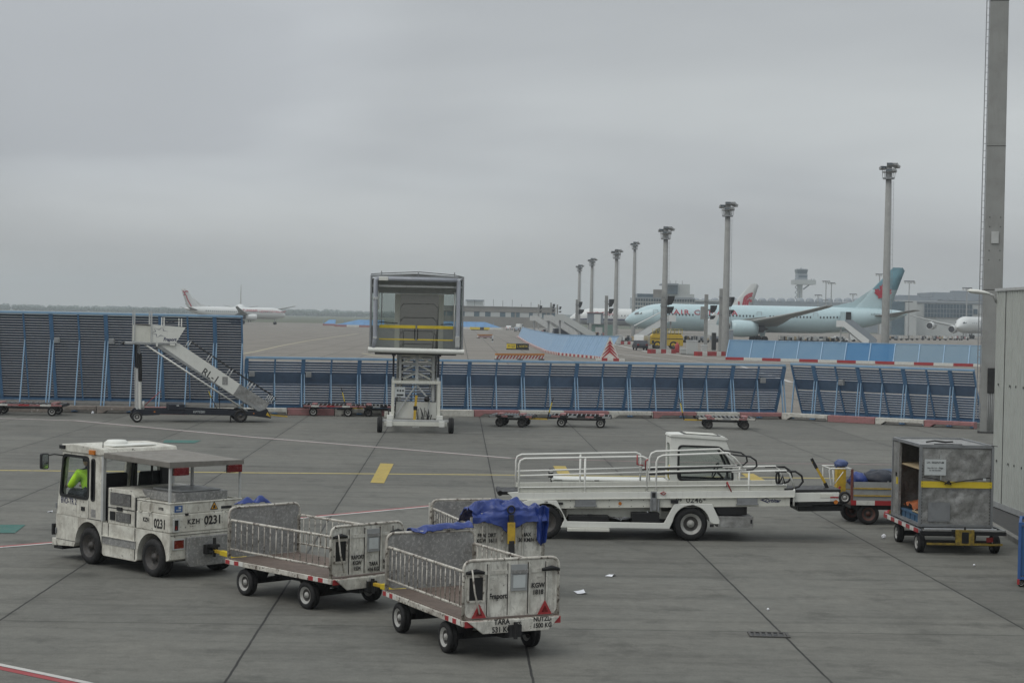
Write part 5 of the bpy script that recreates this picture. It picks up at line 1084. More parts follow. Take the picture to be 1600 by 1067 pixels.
# ------------------------------------------------------------------ flat dollies along the fence
def flat_dolly(label, loc, rz, group, pole=True, edge='mixed', L=2.7, bar_up=True):
    t = thing('flat_dolly', label, 'dolly', loc, rz, group); Wd = 1.5
    b = MB()
    for y in (0, Wd): b.box(0, L, y - .03, y + .03, .40, .48, 'dark')
    for x in (0, L * .33, L * .66, L): b.box(x - .03, x + .03, .03, Wd - .03, .385, .475, 'dark')
    b.obj('frame', t)
    b = MB(); pal = {'red': ('kred', 'tape', 'kred', 'red'), 'mixed': ('kwhite', 'kred', 'kwhite', 'grey'), 'dark': ('kred', 'dark', 'grey', 'dark')}[edge]
    for s in (-.035, Wd + .035):
        n = 7; b = MB()
        for k in range(n): b.box(L * k / n, L * (k + 1) / n, s - .006, s + .006, .41, .485, pal[k % 4])
        b.obj('reflective_tape', t)
    b = MB()
    for k in range(13): b.cyl((.1 + k * (L - .2) / 12, .05, .475), (.1 + k * (L - .2) / 12, Wd - .05, .475), .028, 'steel', 8)
    for x in (.35, L - .5): b.box(x, x + .22, .3, Wd - .3, .475, .54, 'kred')
    b.obj('roller', t)
    b = MB().bar((.3, Wd / 2, .30), (L - .3, Wd / 2, .30), .1, .08, 'dark')
    for x in (.42, L - .42): b.box(x - .05, x + .05, .15, Wd - .15, .16, .25, 'dark'); b.prism([(x - .22, .385), (x + .22, .385), (x + .08, .18), (x - .08, .18)], Wd / 2 - .1, Wd / 2 + .1, 'y', 'dark')
    b.obj('underframe', t)
    for x in (.42, L - .42):
        for y in (.12, Wd - .12): wheel(t, (x, y, .19), .19, .14, 'rimd' if pole else 'rim')
    b = MB()
    if pole:
        b.bar((-.55, Wd / 2, .33), (.2, Wd / 2, .33), .06, .06, 'yellow'); b.bar((-.55, Wd / 2, .33), (-.62, Wd / 2, .62), .06, .05, 'dark', (1, 0, 0)); b.bar((-.62, Wd / 2, .62), (-.72, Wd / 2, 1.02), .085, .04, 'yel2', (1, 0, 0)); b.bar((-.72, Wd / 2, 1.02), (-.78, Wd / 2, 1.24), .04, .03, 'black', (1, 0, 0)); b.obj('drawbar', t)
    else:
        b.bar((-.75, Wd / 2, .30), (.2, Wd / 2, .33), .06, .06, 'dark'); b.obj('drawbar', t)
    return t
GD = 'flat pallet dollies parked along the blast fence'
def gpos(px, py): p = G(px, py); return (p.x, p.y, 0)
flat_dolly('flat dolly with faded red edge at the left end of the tall fence', gpos(-22, 648.5), R(3), GD, False, 'red', 3.1)
flat_dolly('red and white edged flat dolly just right of the passenger stairs', gpos(474, 650), R(4), GD, False, 'red', 2.35)
flat_dolly('dark flat dolly with yellow raised drawbar left of the boarding lift', gpos(560, 651), R(5), GD, True, 'dark', 2.2)
flat_dolly('empty flat dolly with raised pole just right of the boarding lift', gpos(838, 665), R(172), GD, True, 'dark', 1.75)
flat_dolly('empty flat dolly coupled second to the right of the boarding lift', gpos(861, 667), R(-4), GD, False, 'dark', 2.45)
flat_dolly('pale empty flat dolly with a yellow drawbar standing alone to the right', gpos(1091, 670), R(-2), GD, True, 'mixed', 2.35)

# ------------------------------------------------------------------ passenger stairs
def stairs():
    o = G(213.7, 659.7); t = thing('passenger_stairs', 'low white passenger stairs on a black trailer, lettered RL-1, before the tall fence', 'aircraft stairs', (o.x, o.y, 0), R(15))
    W_ = 1.35
    b = MB()
    for y0, y1 in ((.0, .10), (W_ - .1, W_)): b.prism([(-.1, .26), (.86, .30), (.92, .34), (4.6, .28), (5.35, .18), (5.35, .24), (5.25, .45), (5.18, .58), (4.9, .47), (2.0, .55), (1.24, .52), (-.05, .52), (-.16, .40)], y0, y1, 'y', 'navy')
    b.box(1.24, 1.88, -.03, W_ + .03, .50, .72, 'navy')
    for x in (.2, 2.2, 3.6, 5.0): b.box(x - .05, x + .05, .1, W_ - .1, .32, .44, 'navy')
    b.obj('chassis', t, bevel=.01)
    b = MB().box(.66, .72, -.012, .0, .40, .45, 'amber').box(4.62, 4.67, -.012, .0, .36, .40, 'amber').box(1.55, 1.65, -.036, -.03, .66, .70, 'sign'); b.obj('side_marker', t)
    MB().prism([(5.14, .32), (5.34, .22), (5.20, .44)], -.012, -.004, 'y', 'yellow').obj('yellow_corner', t)
    text('KPT0281', .13, 'sign', t, (2.46, -.006, .425), FACE_Y)
    for x, r in ((0, .21), (4.12, .27)):
        for y in (.05 if r > .25 else -.08, W_ - .05 if r > .25 else W_ + .08): wheel(t, (x, y, r + .005), r, .15, 'rim' if r < .25 else 'rimd')
    b = MB().cyl((0, -.05, .21), (0, W_ + .05, .21), .04, 'dark').cyl((4.12, .1, .27), (4.12, W_ - .1, .27), .05, 'dark').bar((3.72, .06, .28), (3.72, .06, .02), .05, .05, 'dark').box(3.66, 3.78, .0, .12, .003, .025, 'dark').bar((5.25, .65, .3), (6.1, .65, .22), .06, .05, 'yellow'); b.obj('axle', t)
    # hydraulic support legs
    for y in (.08, W_ - .08): MB().cyl((.02, y, .5), (-.02, y, 2.15), .045, 'lgrey', 10).cyl((-.02, y, 2.15), (-.05, y, 3.12), .03, 'dark', 10).obj('support_leg', t)
    for y in (.3, W_ - .3): MB().cyl((.15, y, .5), (.13, y, 1.62), .045, 'clean', 10).cyl((.13, y, 1.62), (.09, y, 2.72), .075, 'black', 12).cyl((.09, y, 2.72), (.07, y, 3.1), .025, 'steel', 10).obj('lift_cylinder', t)
    b = MB().tube([(.24, .02, .62), (.92, .02, 1.25)], .014, 'red', 6).tube([(.25, .02, .52), (.25, .02, .85)], .04, 'lgrey', 8).bar((3.2, .2, .5), (2.9, .22, 1.1), .035, .03, 'dark').bar((2.93, .22, 1.0), (2.84, .22, 1.25), .09, .03, 'yel2').bar((3.3, .3, .5), (3.28, .3, 1.1), .025, .025, 'dark'); b.obj('tow_lever', t)
    # platform
    b = MB().box(-.55, 1.5, .0, W_, 3.10, 3.18, 'grey').cyl((-.55, .0, 3.14), (-.55, W_, 3.14), .07, 'dark', 10).box(.7, .78, -.012, .0, 3.04, 3.2, 'clean').box(1.25, 1.45, -.02, .0, 3.08, 3.16, 'clean'); b.obj('platform', t, bevel=.01)
    for y0, y1 in ((-.02, .02), (W_ - .02, W_ + .02)):
        b = MB().prism([(-.14, 3.22), (.49, 3.20), (.49, 3.86), (-.14, 3.87)], y0, y1, 'y', 'cream').prism([(.50, 3.20), (1.48, 3.19), (1.86, 3.82), (.50, 3.90)], y0 - .003, y1 + .003, 'y', 'clean'); b.obj('side_panel', t)
    for y in (-.03, W_ + .03):
        b = MB()
        for x, zt, w in ((-.15, 4.47, .05), (.51, 4.44, .06)): b.bar((x, y, 3.15), (x, y, zt), w, w, 'lgrey')
        for x, zt in ((1.0, 4.2), (1.69, 4.17)): b.bar((x, y, 3.85), (x, y, zt), .045, .045, 'rail2')
        b.tube([(-.15, y, 3.9), (.5, y, 3.88)], .02, 'dark', 6); b.tube([(1.0, y, 4.05), (1.15, y, 3.98), (1.69, y, 4.1)], .01, 'dark', 5)
        b.obj('platform_post', t)
    # flight
    for y0, y1 in ((.06, .10), (W_ - .10, W_ - .06)):
        b = MB().prism([(.88, 3.09), (1.62, 3.17), (1.90, 2.98), (4.08, 1.56), (3.80, 1.12)], y0, y1, 'y', 'clean').prism([(4.085, 1.555), (5.28, .80), (5.12, .52), (3.805, 1.115)], y0, y1, 'y', 'alu').prism([(.70, 3.03), (.88, 3.085), (3.8, 1.115), (5.12, .515), (4.98, .38)], y0 - .02, y1 + .01, 'y', 'grey'); b.obj('flight_side', t)
    b = MB()
    for y in (.05, W_ - .05): b.tube([(.33, y, 3.08), (4.4, y, .46)], .03, 'rail2', 8)
    b.obj('stringer_pipe', t)
    b = MB()
    for k in range(15): f = (k + .5) / 15; x = .9 + 4.1 * f; z = 3.02 - 2.55 * f; b.box(x - .02, x + .25, .11, W_ - .11, z, z + .03, 'steel').box(x - .02, x - .01, .11, W_ - .11, z - .15, z, 'grey')
    b.obj('step', t)
    b = MB().prism([(3.36, 1.53), (3.36, 1.85), (3.58, 1.85), (3.58, 1.53)], .048, .058, 'y', 'galv'); b.obj('notice_plate', t)
    for y in (.08, W_ - .08):
        b = MB(); P = [(1.93, 2.98), (2.78, 2.42), (3.62, 1.86), (4.44, 1.33), (4.54, 1.27), (5.24, .82), (5.32, .78)]
        for x, z in P: b.tube([(x, y, z), (x + .17, y, z + .28)], .020, 'lgrey', 6)
        b.tube([(2.10, y, 3.26), (2.95, y, 2.70), (3.79, y, 2.14), (4.70, y, 1.56), (5.45, y, 1.1), (5.55, y, .95), (5.4, y, .8)], .016, 'dark', 6); b.obj('handrail', t)
    a = math.atan2(-(1.86 - 1.30), .9)
    text('RL-1', .40, 'ink', t, (2.88, .052, 1.88), (R(90), -a, 0), sx=1.0)
    text('Fraport', .195, 'navyink', t, (1.24, -.026, 3.32), FACE_Y, shear=.2, sx=.85)
    b = MB(); cx, cz = .84, 3.60
    for k in range(6):
        if k == 5: continue
        a0 = R(10 + 60 * k); a1 = a0 + R(60); pts = []
        for j in range(9):
            s = j / 8; a = a0 + (a1 - a0) * s; r = .33 * (1 - 1.9 * s * (1 - s)); pts.append((cx + r * 1.05 * math.cos(a), cz + r * .68 * math.sin(a), .026 * math.sin(math.pi * s)))
        up = [(p[0] + (p[0] - cx) / .36 * p[2] * 1.3, p[1] + (p[1] - cz) / .30 * p[2] * .9) for p in pts]; dn = [(p[0] - (p[0] - cx) / .36 * p[2] * .9, p[1] - (p[1] - cz) / .30 * p[2] * .9) for p in pts]
        b.prism(up + dn[::-1][1:-1], -.030, -.0245, 'y', 'navyink')
    b.obj('star_logo', t)
stairs()

# ------------------------------------------------------------------ boarding lift with weather canopy, seen from the aircraft side
def boarding_lift():
    t = thing('boarding_stairs', 'high aircraft stairs raised with a grey framed weather canopy and yellow gate rails', 'aircraft stairs', (-3.62, 67.15, 0), R(4))
    for x, y in ((-1.36, .1), (1.36, .1), (-.95, 5.6), (.95, 5.6)): wheel(t, (x, y, .30), .30, .20, 'rimd').rotation_euler = (0, 0, R(90))
    b = MB().box(-1.2, 1.2, .0, .22, .26, .42, 'cream').box(-1.28, 1.28, .02, .18, .42, .50, 'lgrey').box(-1.0, -.85, .1, 6, .34, .5, 'cream').box(.85, 1.0, .1, 6, .34, .5, 'cream').box(-1.2, 1.2, 5.5, 5.7, .26, .5, 'cream')
    for x in (-1.0, 1.0): b.box(x - .11, x + .11, -.08, .05, .24, .46, 'clean')
    for x in (-1.0, .9): b.box(x - .1, x + .14, .05, .3, .5, .66, 'clean')
    b.obj('chassis', t, bevel=.012)
    b = MB()
    for x in (-.88, .88):
        b.box(x - .06, x + .06, .28, .42, .5, 1.94, 'cream'); b.box(x - .05, x + .05, 2.3, 2.42, .5, 1.94, 'cream')
    b.box(-.94, .94, .26, .44, 1.86, 1.98, 'cream').box(-.94, .94, 2.3, 2.42, 1.86, 1.98, 'cream'); b.box(-.93, -.83, .3, 2.4, 1.84, 1.93, 'cream').box(.83, .93, .3, 2.4, 1.84, 1.93, 'cream')
    b.bar((-.82, .40, .55), (.0, .40, 1.82), .05, .06, 'lgrey').bar((.45, .40, .55), (.52, .40, 1.25), .05, .06, 'lgrey').bar((.52, .40, 1.25), (.02, .40, 1.82), .05, .06, 'lgrey'); b.obj('lift_frame', t, bevel=.01)
    MB().box(-.76, .80, .5, .53, .52, 1.16, 'clean').obj('front_panel', t, bevel=.01)
    b = MB().bar((-.05, .22, .30), (-.02, .24, .95), .15, .10, 'yellow', (1, 0, 0)).bar((-.02, .24, .95), (.02, .26, 1.42), .13, .09, 'yellow', (1, 0, 0)).box(-.09, .06, .16, .19, .86, 1.02, 'black').box(-.12, .14, .05, .24, .20, .30, 'clean'); b.obj('tow_bar', t, bevel=.008)
    b = MB(); rnd = random.Random(4)
    for k in range(9):
        x = .12 + .05 * k; b.tube([(x, .2, .35), (x + rnd.uniform(-.1, .12), .14, .5 + .05 * k * .5), (x + rnd.uniform(-.1, .1), .18, .75 - .02 * k), (x + rnd.uniform(-.15, .05), .24, .95 - .05 * (k % 3))], .014, 'black', 5)
    b.box(.22, .42, .22, .34, .3, .5, 'dark'); b.obj('hose', t)
    b = MB().box(-.80, -.42, .24, .28, 1.36, 1.74, 'sign').box(-.74, -.48, .232, .24, 1.40, 1.46, 'black')
    for k, x in enumerate((-.70, -.60, -.50)): b.cyl((x, .24, 1.60), (x, .23, 1.60), .035, 'black', 10)
    b.box(-.82, -.80, .24, .30, 1.3, 1.76, 'lgrey'); b.obj('control_box', t)
    b = MB().bar((-.80, .35, .55), (-.76, .35, 1.3), .04, .04, 'black').lathe([(.001, .0), (.09, .0), (.11, .06), (.001, .08)], (.42, .36, 1.28), (0, -1, 0), 'dark', 12); b.obj('fittings', t)
    # telescoping mast and lattice below the box
    for y in (.5, 2.1):
        b = MB()
        for x in (-.62, .66): b.box(x - .045, x + .045, y - .045, y + .045, 1.2, 3.02, 'lgrey')
        if y < 1:
            b.box(-.04, .08, .44, .54, 1.98, 3.0, 'lgrey')
            for z in (2.02, 2.2, 2.4, 2.55, 2.75): b.box(-.60, -.50, .46, .54, z - .04, z + .04, 'dark').box(.54, .62, .46, .54, z - .02, z + .02, 'steel')
        for z in (1.98, 2.3, 2.62): b.bar((-.62, y, z), (.02, y, z + .30), .035, .035, 'cream').bar((.66, y, z), (.02, y, z + .30), .035, .035, 'cream')
        b.bar((-.66, y, 2.95), (.7, y, 2.95), .07, .08, 'cream'); b.bar((-.62, y, 2.62), (.66, y, 2.62), .04, .04, 'lgrey'); b.obj('lattice', t)
    for x in (-.88, .84): MB().cyl((x, .36, 1.98), (x, .36, 2.12), .05, 'sign', 12).cyl((x, .36, 2.1), (x, .36, 2.96), .04, 'navy', 12).obj('lift_cylinder', t)
    # canopy box
    b = MB().box(-1.80, 1.72, .0, 2.2, 3.06, 3.16, 'grey'); b.box(-1.6, 1.5, -.05, .1, 2.98, 3.06, 'dark').box(-.95, -.8, -.1, .1, 2.93, 3.0, 'black').box(.78, .93, -.1, .1, 2.93, 3.0, 'black'); b.obj('platform', t, bevel=.01)
    b = MB().cyl((-1.86, -.12, 3.15), (1.80, -.12, 3.12), .10, 'clean', 14); b.obj('bumper_roll', t)
    b = MB()
    for x in (-1.79, 1.72): b.box(x - .03, x + .03, -.05, .06, 3.15, 5.98, 'steel').box(x - .03, x + .03, 1.9, 2.2, 3.15, 5.9, 'steel').box(x - .03, x + .03, .06, 2.2, 5.84, 5.92, 'steel').box(x - .02, x + .02, .06, 1.9, 3.15, 3.5, 'steel')
    b.box(-1.82, 1.75, -.04, .05, 5.92, 5.99, 'steel'); b.box(-1.80, 1.73, .0, .05, 5.55, 5.62, 'lgrey'); b.obj('canopy_frame', t)
    b = MB()
    b.tube([(-1.66, -.10, 3.22), (-1.60, -.11, 3.6), (-1.61, -.11, 5.80), (-1.55, -.11, 5.86)], .085, 'hood', 12); b.tube([(1.53, -.10, 3.22), (1.54, -.11, 3.6), (1.53, -.11, 5.82), (1.48, -.11, 5.86)], .08, 'hood', 12); b.tube([(-1.56, -.11, 5.86), (1.50, -.11, 5.84)], .08, 'hood', 12)
    b.obj('hood_roll', t)
    b = MB().box(-1.50, -1.14, -.20, -.03, 5.78, 5.93, 'clean').box(-1.70, -1.52, -.2, -.03, 5.05, 5.16, 'lgrey').box(1.45, 1.62, -.2, -.03, 3.3, 3.72, 'lgrey').box(-1.69, -1.53, -.2, -.03, 3.56, 3.64, 'lgrey'); b.obj('roll_patch', t, bevel=.02)
    b = MB().prism([(-1.80, 5.99), (-.05, 6.08), (1.74, 5.99), (1.74, 5.955), (-.05, 6.04), (-1.80, 5.955)], -.02, 2.2, 'y', 'grey'); b.obj('roof', t)
    b = MB()
    for x in (-1.4, .0, 1.38): b.bar((x, -.02, 5.98), (x, -.02, 6.15), .04, .04, 'steel')
    b.tube([(-1.8, -.02, 6.02), (-1.4, -.02, 6.06), (.0, -.02, 6.14), (1.38, -.02, 6.05), (1.72, -.02, 5.98)], .014, 'black', 6); b.obj('roof_stay', t)
    for x in (-1.79, 1.72): MB().box(x - .012, x + .012, .06, 1.9, 3.5, 5.84, G_CLR).obj('side_window', t)
    # back wall of the box with two clear windows and the doorway into the stair tunnel
    Y = 2.2
    b = MB().box(-1.76, 1.69, Y, Y + .05, 5.34, 5.9, 'lgrey').box(-1.76, -.84, Y, Y + .05, 3.16, 4.06, 'lgrey').box(.98, 1.69, Y, Y + .05, 3.16, 4.06, 'lgrey')
    b.box(-.86, -.66, Y - .04, Y + .06, 3.16, 5.33, 'cream').box(.86, 1.06, Y - .04, Y + .06, 3.16, 5.33, 'cream').box(-.66, .86, Y - .04, Y + .06, 5.30, 5.335, 'cream').box(-1.4, -1.36, Y - .01, Y + .06, 4.06, 5.34, 'lgrey'); b.obj('back_wall', t)
    MB().box(-1.76, -.86, Y + .02, Y + .03, 4.06, 5.34, G_CLR).obj('back_window', t); MB().box(1.06, 1.69, Y + .02, Y + .03, 4.06, 5.34, G_CLR).obj('back_window', t)
    # stair tunnel running down behind
    b = MB(); y0, y1, dz = Y + .06, 8.2, 2.75
    tm = mat('tunnel_cloth', (.20, .20, .188), .7, dirt=.2)
    t_ = tm.node_tree; pb = t_.nodes['Principled BSDF']; tl = nd(t_, 'ShaderNodeBsdfTranslucent'); tl.inputs[0].default_value = (.22, .22, .205, 1); mx = nd(t_, 'ShaderNodeMixShader'); mx.inputs[0].default_value = .4
    t_.links.new(pb.outputs[0], mx.inputs[1]); t_.links.new(tl.outputs[0], mx.inputs[2]); t_.links.new(mx.outputs[0], t_.nodes['Material Output'].inputs[0])
    b.add([(-.68, y0, 5.33), (.88, y0, 5.33), (.88, y1, 5.33 - dz), (-.68, y1, 5.33 - dz)], [(0, 1, 2, 3)], tm); 
    for x in (-.68, .88): b.add([(x, y0, 3.2), (x, y1, 3.2 - dz), (x, y1, 5.35 - dz), (x, y0, 5.35)], [(0, 1, 2, 3)], tm)
    for k in range(5): f = (k + .6) / 5; b.tube([(-.66, y0 + 6 * f, 3.3 - dz * f), (-.66, y0 + 6 * f, 5.1 - dz * f), (-.5, y0 + 6 * f, 5.27 - dz * f), (.7, y0 + 6 * f, 5.27 - dz * f), (.86, y0 + 6 * f, 5.1 - dz * f), (.86, y0 + 6 * f, 3.3 - dz * f)], .018, 'lgrey', 6)
    b.obj('stair_tunnel', t)
    b = MB()
    for k in range(18): f = k / 18; b.box(-.66, .86, y0 + .05 + 5.9 * f, y0 + .37 + 5.9 * f, 3.14 - dz * f - .04, 3.14 - dz * f, 'steel')
    for x in (-.72, .92): b.bar((x, y0, 3.05), (x, y1, 3.05 - dz), .05, .22, 'lgrey')
    for x in (-.5, .7): b.tube([(x, y0 + .1, 4.05), (x, y1, 4.05 - dz)], .025, 'rail2', 6)
    b.obj('flight', t)
    # gates
    for x0, x1 in ((-1.45, -.07), (.0, 1.38)):
        b = MB().box(x0, x1, .30, .36, 3.98, 4.10, 'yel2').box(x0, x1, .31, .35, 3.53, 3.58, 'yel2').box(x1 - .04 if x0 < 0 else x0, x1 if x0 < 0 else x0 + .04, .31, .35, 3.55, 4.0, 'dark'); b.obj('gate_rail', t, bevel=.006)
    b = MB()
    for y in (1.2,):
        b.tube([(-1.5, y, 4.16), (-1.46, y, 4.20), (-.75, Y - .1, 4.17)], .016, 'black', 6); b.tube([(1.40, y, 4.13), (1.36, y, 4.17), (.95, Y - .1, 4.14)], .016, 'black', 6)
    b.tube([(-1.5, .9, 4.7), (-1.5, .9, 5.4)], .02, 'rail2', 6); b.tube([(1.42, .4, 3.5), (1.42, .4, 5.4)], .025, 'rail2', 6); b.obj('grab_rail', t)
boarding_lift()

# ------------------------------------------------------------------ airliners
M['ac'] = mat('pale_blue_livery', (.43, .56, .59), .22, vary=.06)
M['acfin'] = mat('teal_fin', (.14, .29, .35), .4, vary=.25, ds=.6)
M['acwhite'] = mat('aircraft_white', (.62, .64, .63), .35, vary=.04)
M['acgrey'] = mat('aircraft_grey', (.28, .29, .28), .45, vary=.06)
M['acbelly'] = mat('aircraft_belly_grey', (.30, .32, .34), .4, vary=.05)
M['acred'] = mat('aircraft_red', (.38, .02, .04), .5, vary=.1)
M['fan'] = mat('engine_dark', (.03, .03, .035), .5)
M['wing'] = mat('wing_grey', (.24, .25, .24), .45, vary=.08)
def airliner(name, label, loc, rz, L=63, r=2.95, zc=5.3, livery='ac', fin_m='acfin', belly=None, eng_m=None, engines=((9.8, 1.75, 5.6),), span=30, side=-1, fin_h=9.3, winrange=(.13, .78), nwin=56, gaps=((.24, .265), (.46, .50), (.655, .68)), extra=None, sweep=.62, dihed=.10, fin_root=.155, fin_sweep=.9, gear=True, stripe=None, fin_lo=None, fin_x=.835):
    t = thing(name, label, 'airliner', loc, rz); NS = 28
    S = [(0, .02, -.30), (.006, .20, -.28), (.018, .40, -.24), (.035, .58, -.17), (.055, .74, -.10), (.08, .88, -.04), (.105, .96, -.01), (.13, 1, 0), (.20, 1, 0), (.40, 1, 0), (.62, 1, 0), (.70, .985, .015), (.77, .91, .09), (.84, .76, .22), (.90, .58, .37), (.95, .38, .50), (.985, .20, .58), (1.0, .10, .62)]
    b = MB(); rings = [[(x * L, r * k * math.cos(a), zc + r * (zo + k * 1.02 * math.sin(a))) for a in [2 * math.pi * j / NS for j in range(NS)]] for x, k, zo in S]
    b.loft(rings, livery)
    if belly:
        for i in range(len(b.f)):
            c = sum((Vector(b.v[k]) for k in b.f[i]), Vector()) / len(b.f[i])
            if c.z < zc - .30 * r: b.fm[i] = b._m(belly)
    b.obj('fuselage', t)
    if stripe:
        b = MB()
        for s in (-1, 1):
            b.loft([[(x * L, s * (r * k * math.cos(a) + .03), zc + r * (zo + k * 1.02 * math.sin(a))) for a in (-.36, -.20)] + [(x * L, s * (r * k * math.cos(a) + .02), zc + r * (zo + k * 1.02 * math.sin(a))) for a in (-.20, -.36)] for x, k, zo in S[2:13]], stripe)
        b.obj('stripe', t)
    # cockpit glazing wraps the nose
    for s in (-1, 1):
        b = MB()
        for a0, a1, x0, x1, z0, z1 in ((.55, .80, .032, .047, .17, .36), (.83, 1.02, .049, .058, .20, .33)):
            pts = []
            for xx, zz in ((x0, z0), (x1, z0 + .01), (x1, z1), (x0 + .004, z1 - .06)):
                k = .56 + (xx - .032) * 8.6; k = min(k, .92); zz_ = zz * r; yy = r * math.sqrt(max(.02, k * k - (zz + .1) ** 2)); pts.append((xx * L, s * (yy + .05), zc + zz_))
            b.add(pts + [(p[0], p[1] * .85, p[2]) for p in pts], [(0, 1, 2, 3), (7, 6, 5, 4), (0, 4, 5, 1), (1, 5, 6, 2), (2, 6, 7, 3), (3, 7, 4, 0)], 'win')
        b.obj('cockpit_window', t)
    zw = zc + .20 * r; yw = r * math.cos(math.asin(.2 / 1.02)) - .02; w0 = None
    k = 0
    for i in range(nwin):
        f = winrange[0] + (winrange[1] - winrange[0]) * i / max(1, nwin - 1)
        if any(a < f < c for a, c in gaps): continue
        kk = 1.0 if f < .69 else 1 - (f - .69) * 1.1; zo = 0 if f < .69 else (f - .69) * 1.1 * r
        if w0 is None:
            w0 = MB().prism(rpoly([(-.15, -.24), (.15, -.24), (.15, .24), (-.15, .24)], .12, 3), -.05, .05, 'y', 'win').obj('cabin_window', t, (f * L, side * yw * kk, zw + zo * .5))
        else: again(w0, t, (f * L, side * yw * kk, zw + zo * .5))
    # wings
    def surf(root, tip, c0, c1, th, m, nm, mids=()):
        def sec(p, c, tt): return [(p[0] + c * u, p[1] + (0 if vert is False else v * tt), p[2] + (v * tt if vert is False else 0)) for u, v in ((0, 0), (.03, .35), (.12, .75), (.32, 1), (.62, .7), (1, .02), (.62, -.5), (.32, -.8), (.12, -.6), (.03, -.3))]
        rg = []
        for f in (0, .25, .5, .75, .93, 1):
            p = Vector(root).lerp(Vector(tip), f); p.z += (flex * f * f if not vert else 0); c = c0 + (c1 - c0) * (min(1, f * 1.9) * .62 + f * .38 if not vert else f); rg.append(sec(p, c * (1 if f < .98 else .75), th * (1 - .75 * f)))
        return MB().loft(rg, m).obj(nm, t)
    vert = False; flex = 1.6
    for s in (-1, 1): surf((L * .335, s * r * .6, zc - r * .55), (L * .335 + span * sweep, s * span, zc - r * .55 + span * dihed), L * .20, L * .03, .75, 'wing', 'wing')
    flex = .2
    for s in (-1, 1): surf((L * .865, s * r * .3, zc + r * .35), (L * .865 + span * .33 * .75, s * span * .33, zc + r * .35 + span * .045), L * .095, L * .035, .30, 'wing', 'tailplane')
    vert = True
    fx = L * fin_x; fc = L * .135; f_ = surf((fx, 0, zc + r * .70), (fx + fin_h * fin_sweep, 0, zc + r * .9 + fin_h), fc, fc * .34, .42, fin_m, 'tail_fin')
    if fin_lo:
        f_.data.materials.append(M[fin_lo])
        for p_ in f_.data.polygons:
            if p_.center.z < zc + r * .9 + fin_h * .40: p_.material_index = 1
    b = MB().prism([(fx - L * .085, zc + r * .96), (fx + .8, zc + r * .90), (fx + fin_h * fin_sweep * .48, zc + r * .9 + fin_h * .47), (fx + fin_h * fin_sweep * .05, zc + r * .9 + fin_h * .17)], -.10, .10, 'y', fin_lo or fin_m); b.obj('fin_fillet', t)
    for n_, (ey, er, el) in enumerate(engines):
        for s in (-1, 1):
            ex = L * .335 + (ey - r * .6) * sweep - el * .62; ez = zc - r * .55 - er * .82 + ey * dihed
            b = MB().lathe([(er * .80, .25), (er * .84, .02), (er * .92, -.04 + .1), (er, el * .16), (er * 1.02, el * .4), (er * .93, el * .78), (er * .80, el), (er * .74, el * .98), (er * .74, el * .5)], (ex, s * ey, ez), (1, 0, 0), eng_m or livery, 24); e = b.obj('engine', t)
            MB().lathe([(.001, .2), (er * .22, .5), (er * .80, .52)], (ex, s * ey, ez), (1, 0, 0), 'fan', 20).lathe([(er * .52, el * .6), (er * .42, el * 1.22), (er * .2, el * 1.25), (.001, el * 1.42)], (ex, s * ey, ez), (1, 0, 0), 'fan', 18).obj('fan', e)
            MB().prism([(ex + el * .2, ez + er * .9), (ex + el * 1.25, ez + er * .95), (ex + el * 1.3, ez + er * 1.45), (ex + el * .6, ez + er * 1.2)], s * ey - .18, s * ey + .18, 'y', 'wing').obj('pylon', e)
    if gear:
        for x, ys, n2, rw in ((L * .105, (0,), 1, .5), (L * .475, (-r * 1.05 - 1.3, r * 1.05 + 1.3), 2, .70)):
            for y in ys:
                b = MB().cyl((x, y, rw), (x, y, zc - r * .75), .22, 'lgrey', 10)
                if n2 == 2: b.box(x - .8, x + .8, y - .12, y + .12, rw - .1, rw + .15, 'steel').prism([(x - .9, zc - r * .95), (x + 1.0, zc - r * .8), (x + .6, rw + .6), (x - .3, rw + .7)], y - .75 if y < 0 else y + .65, y - .65 if y < 0 else y + .75, 'y', livery)
                g = b.obj('landing_gear', t)
                b = MB()
                for dx in ((-.75, .75) if n2 == 2 else (0,)):
                    for dy in (-.5, .5): b.lathe([(.001, -.2), (rw * .6, -.2), (rw * .9, -.2), (rw, -.1), (rw, .1), (rw * .9, .2), (.001, .2)], (x + dx, y + dy, rw), (0, 1, 0), 'rubber', 20)
                b.obj('tyres', g)
    if extra: extra(t, L, r, zc, fx, fc, fin_h, side)
    return t
def on_side(t, body, size, m, x, ang, r, zc, side, align='LEFT', shear=0, sx=1, space=1.0):
    a = R(ang); y = side * (r * math.cos(a) + .06); z = zc + r * 1.02 * math.sin(a)
    return text(body, size, m, t, (x, y, z), (R(90) - a, 0, 0) if side < 0 else (R(90) - a, 0, R(180)), align, sx, shear=shear, ext=.02, space=space)
LEAF = [(0, -1), (.06, -.98), (.05, -.52), (.52, -.60), (.46, -.42), (.92, -.02), (.80, .06), (.88, .36), (.62, .30), (.55, .44), (.28, .14), (.38, .72), (.20, .64), (0, 1)]
LEAF = LEAF + [(-x, y) for x, y in LEAF[-2:0:-1]] + [(-.06, -.98)]
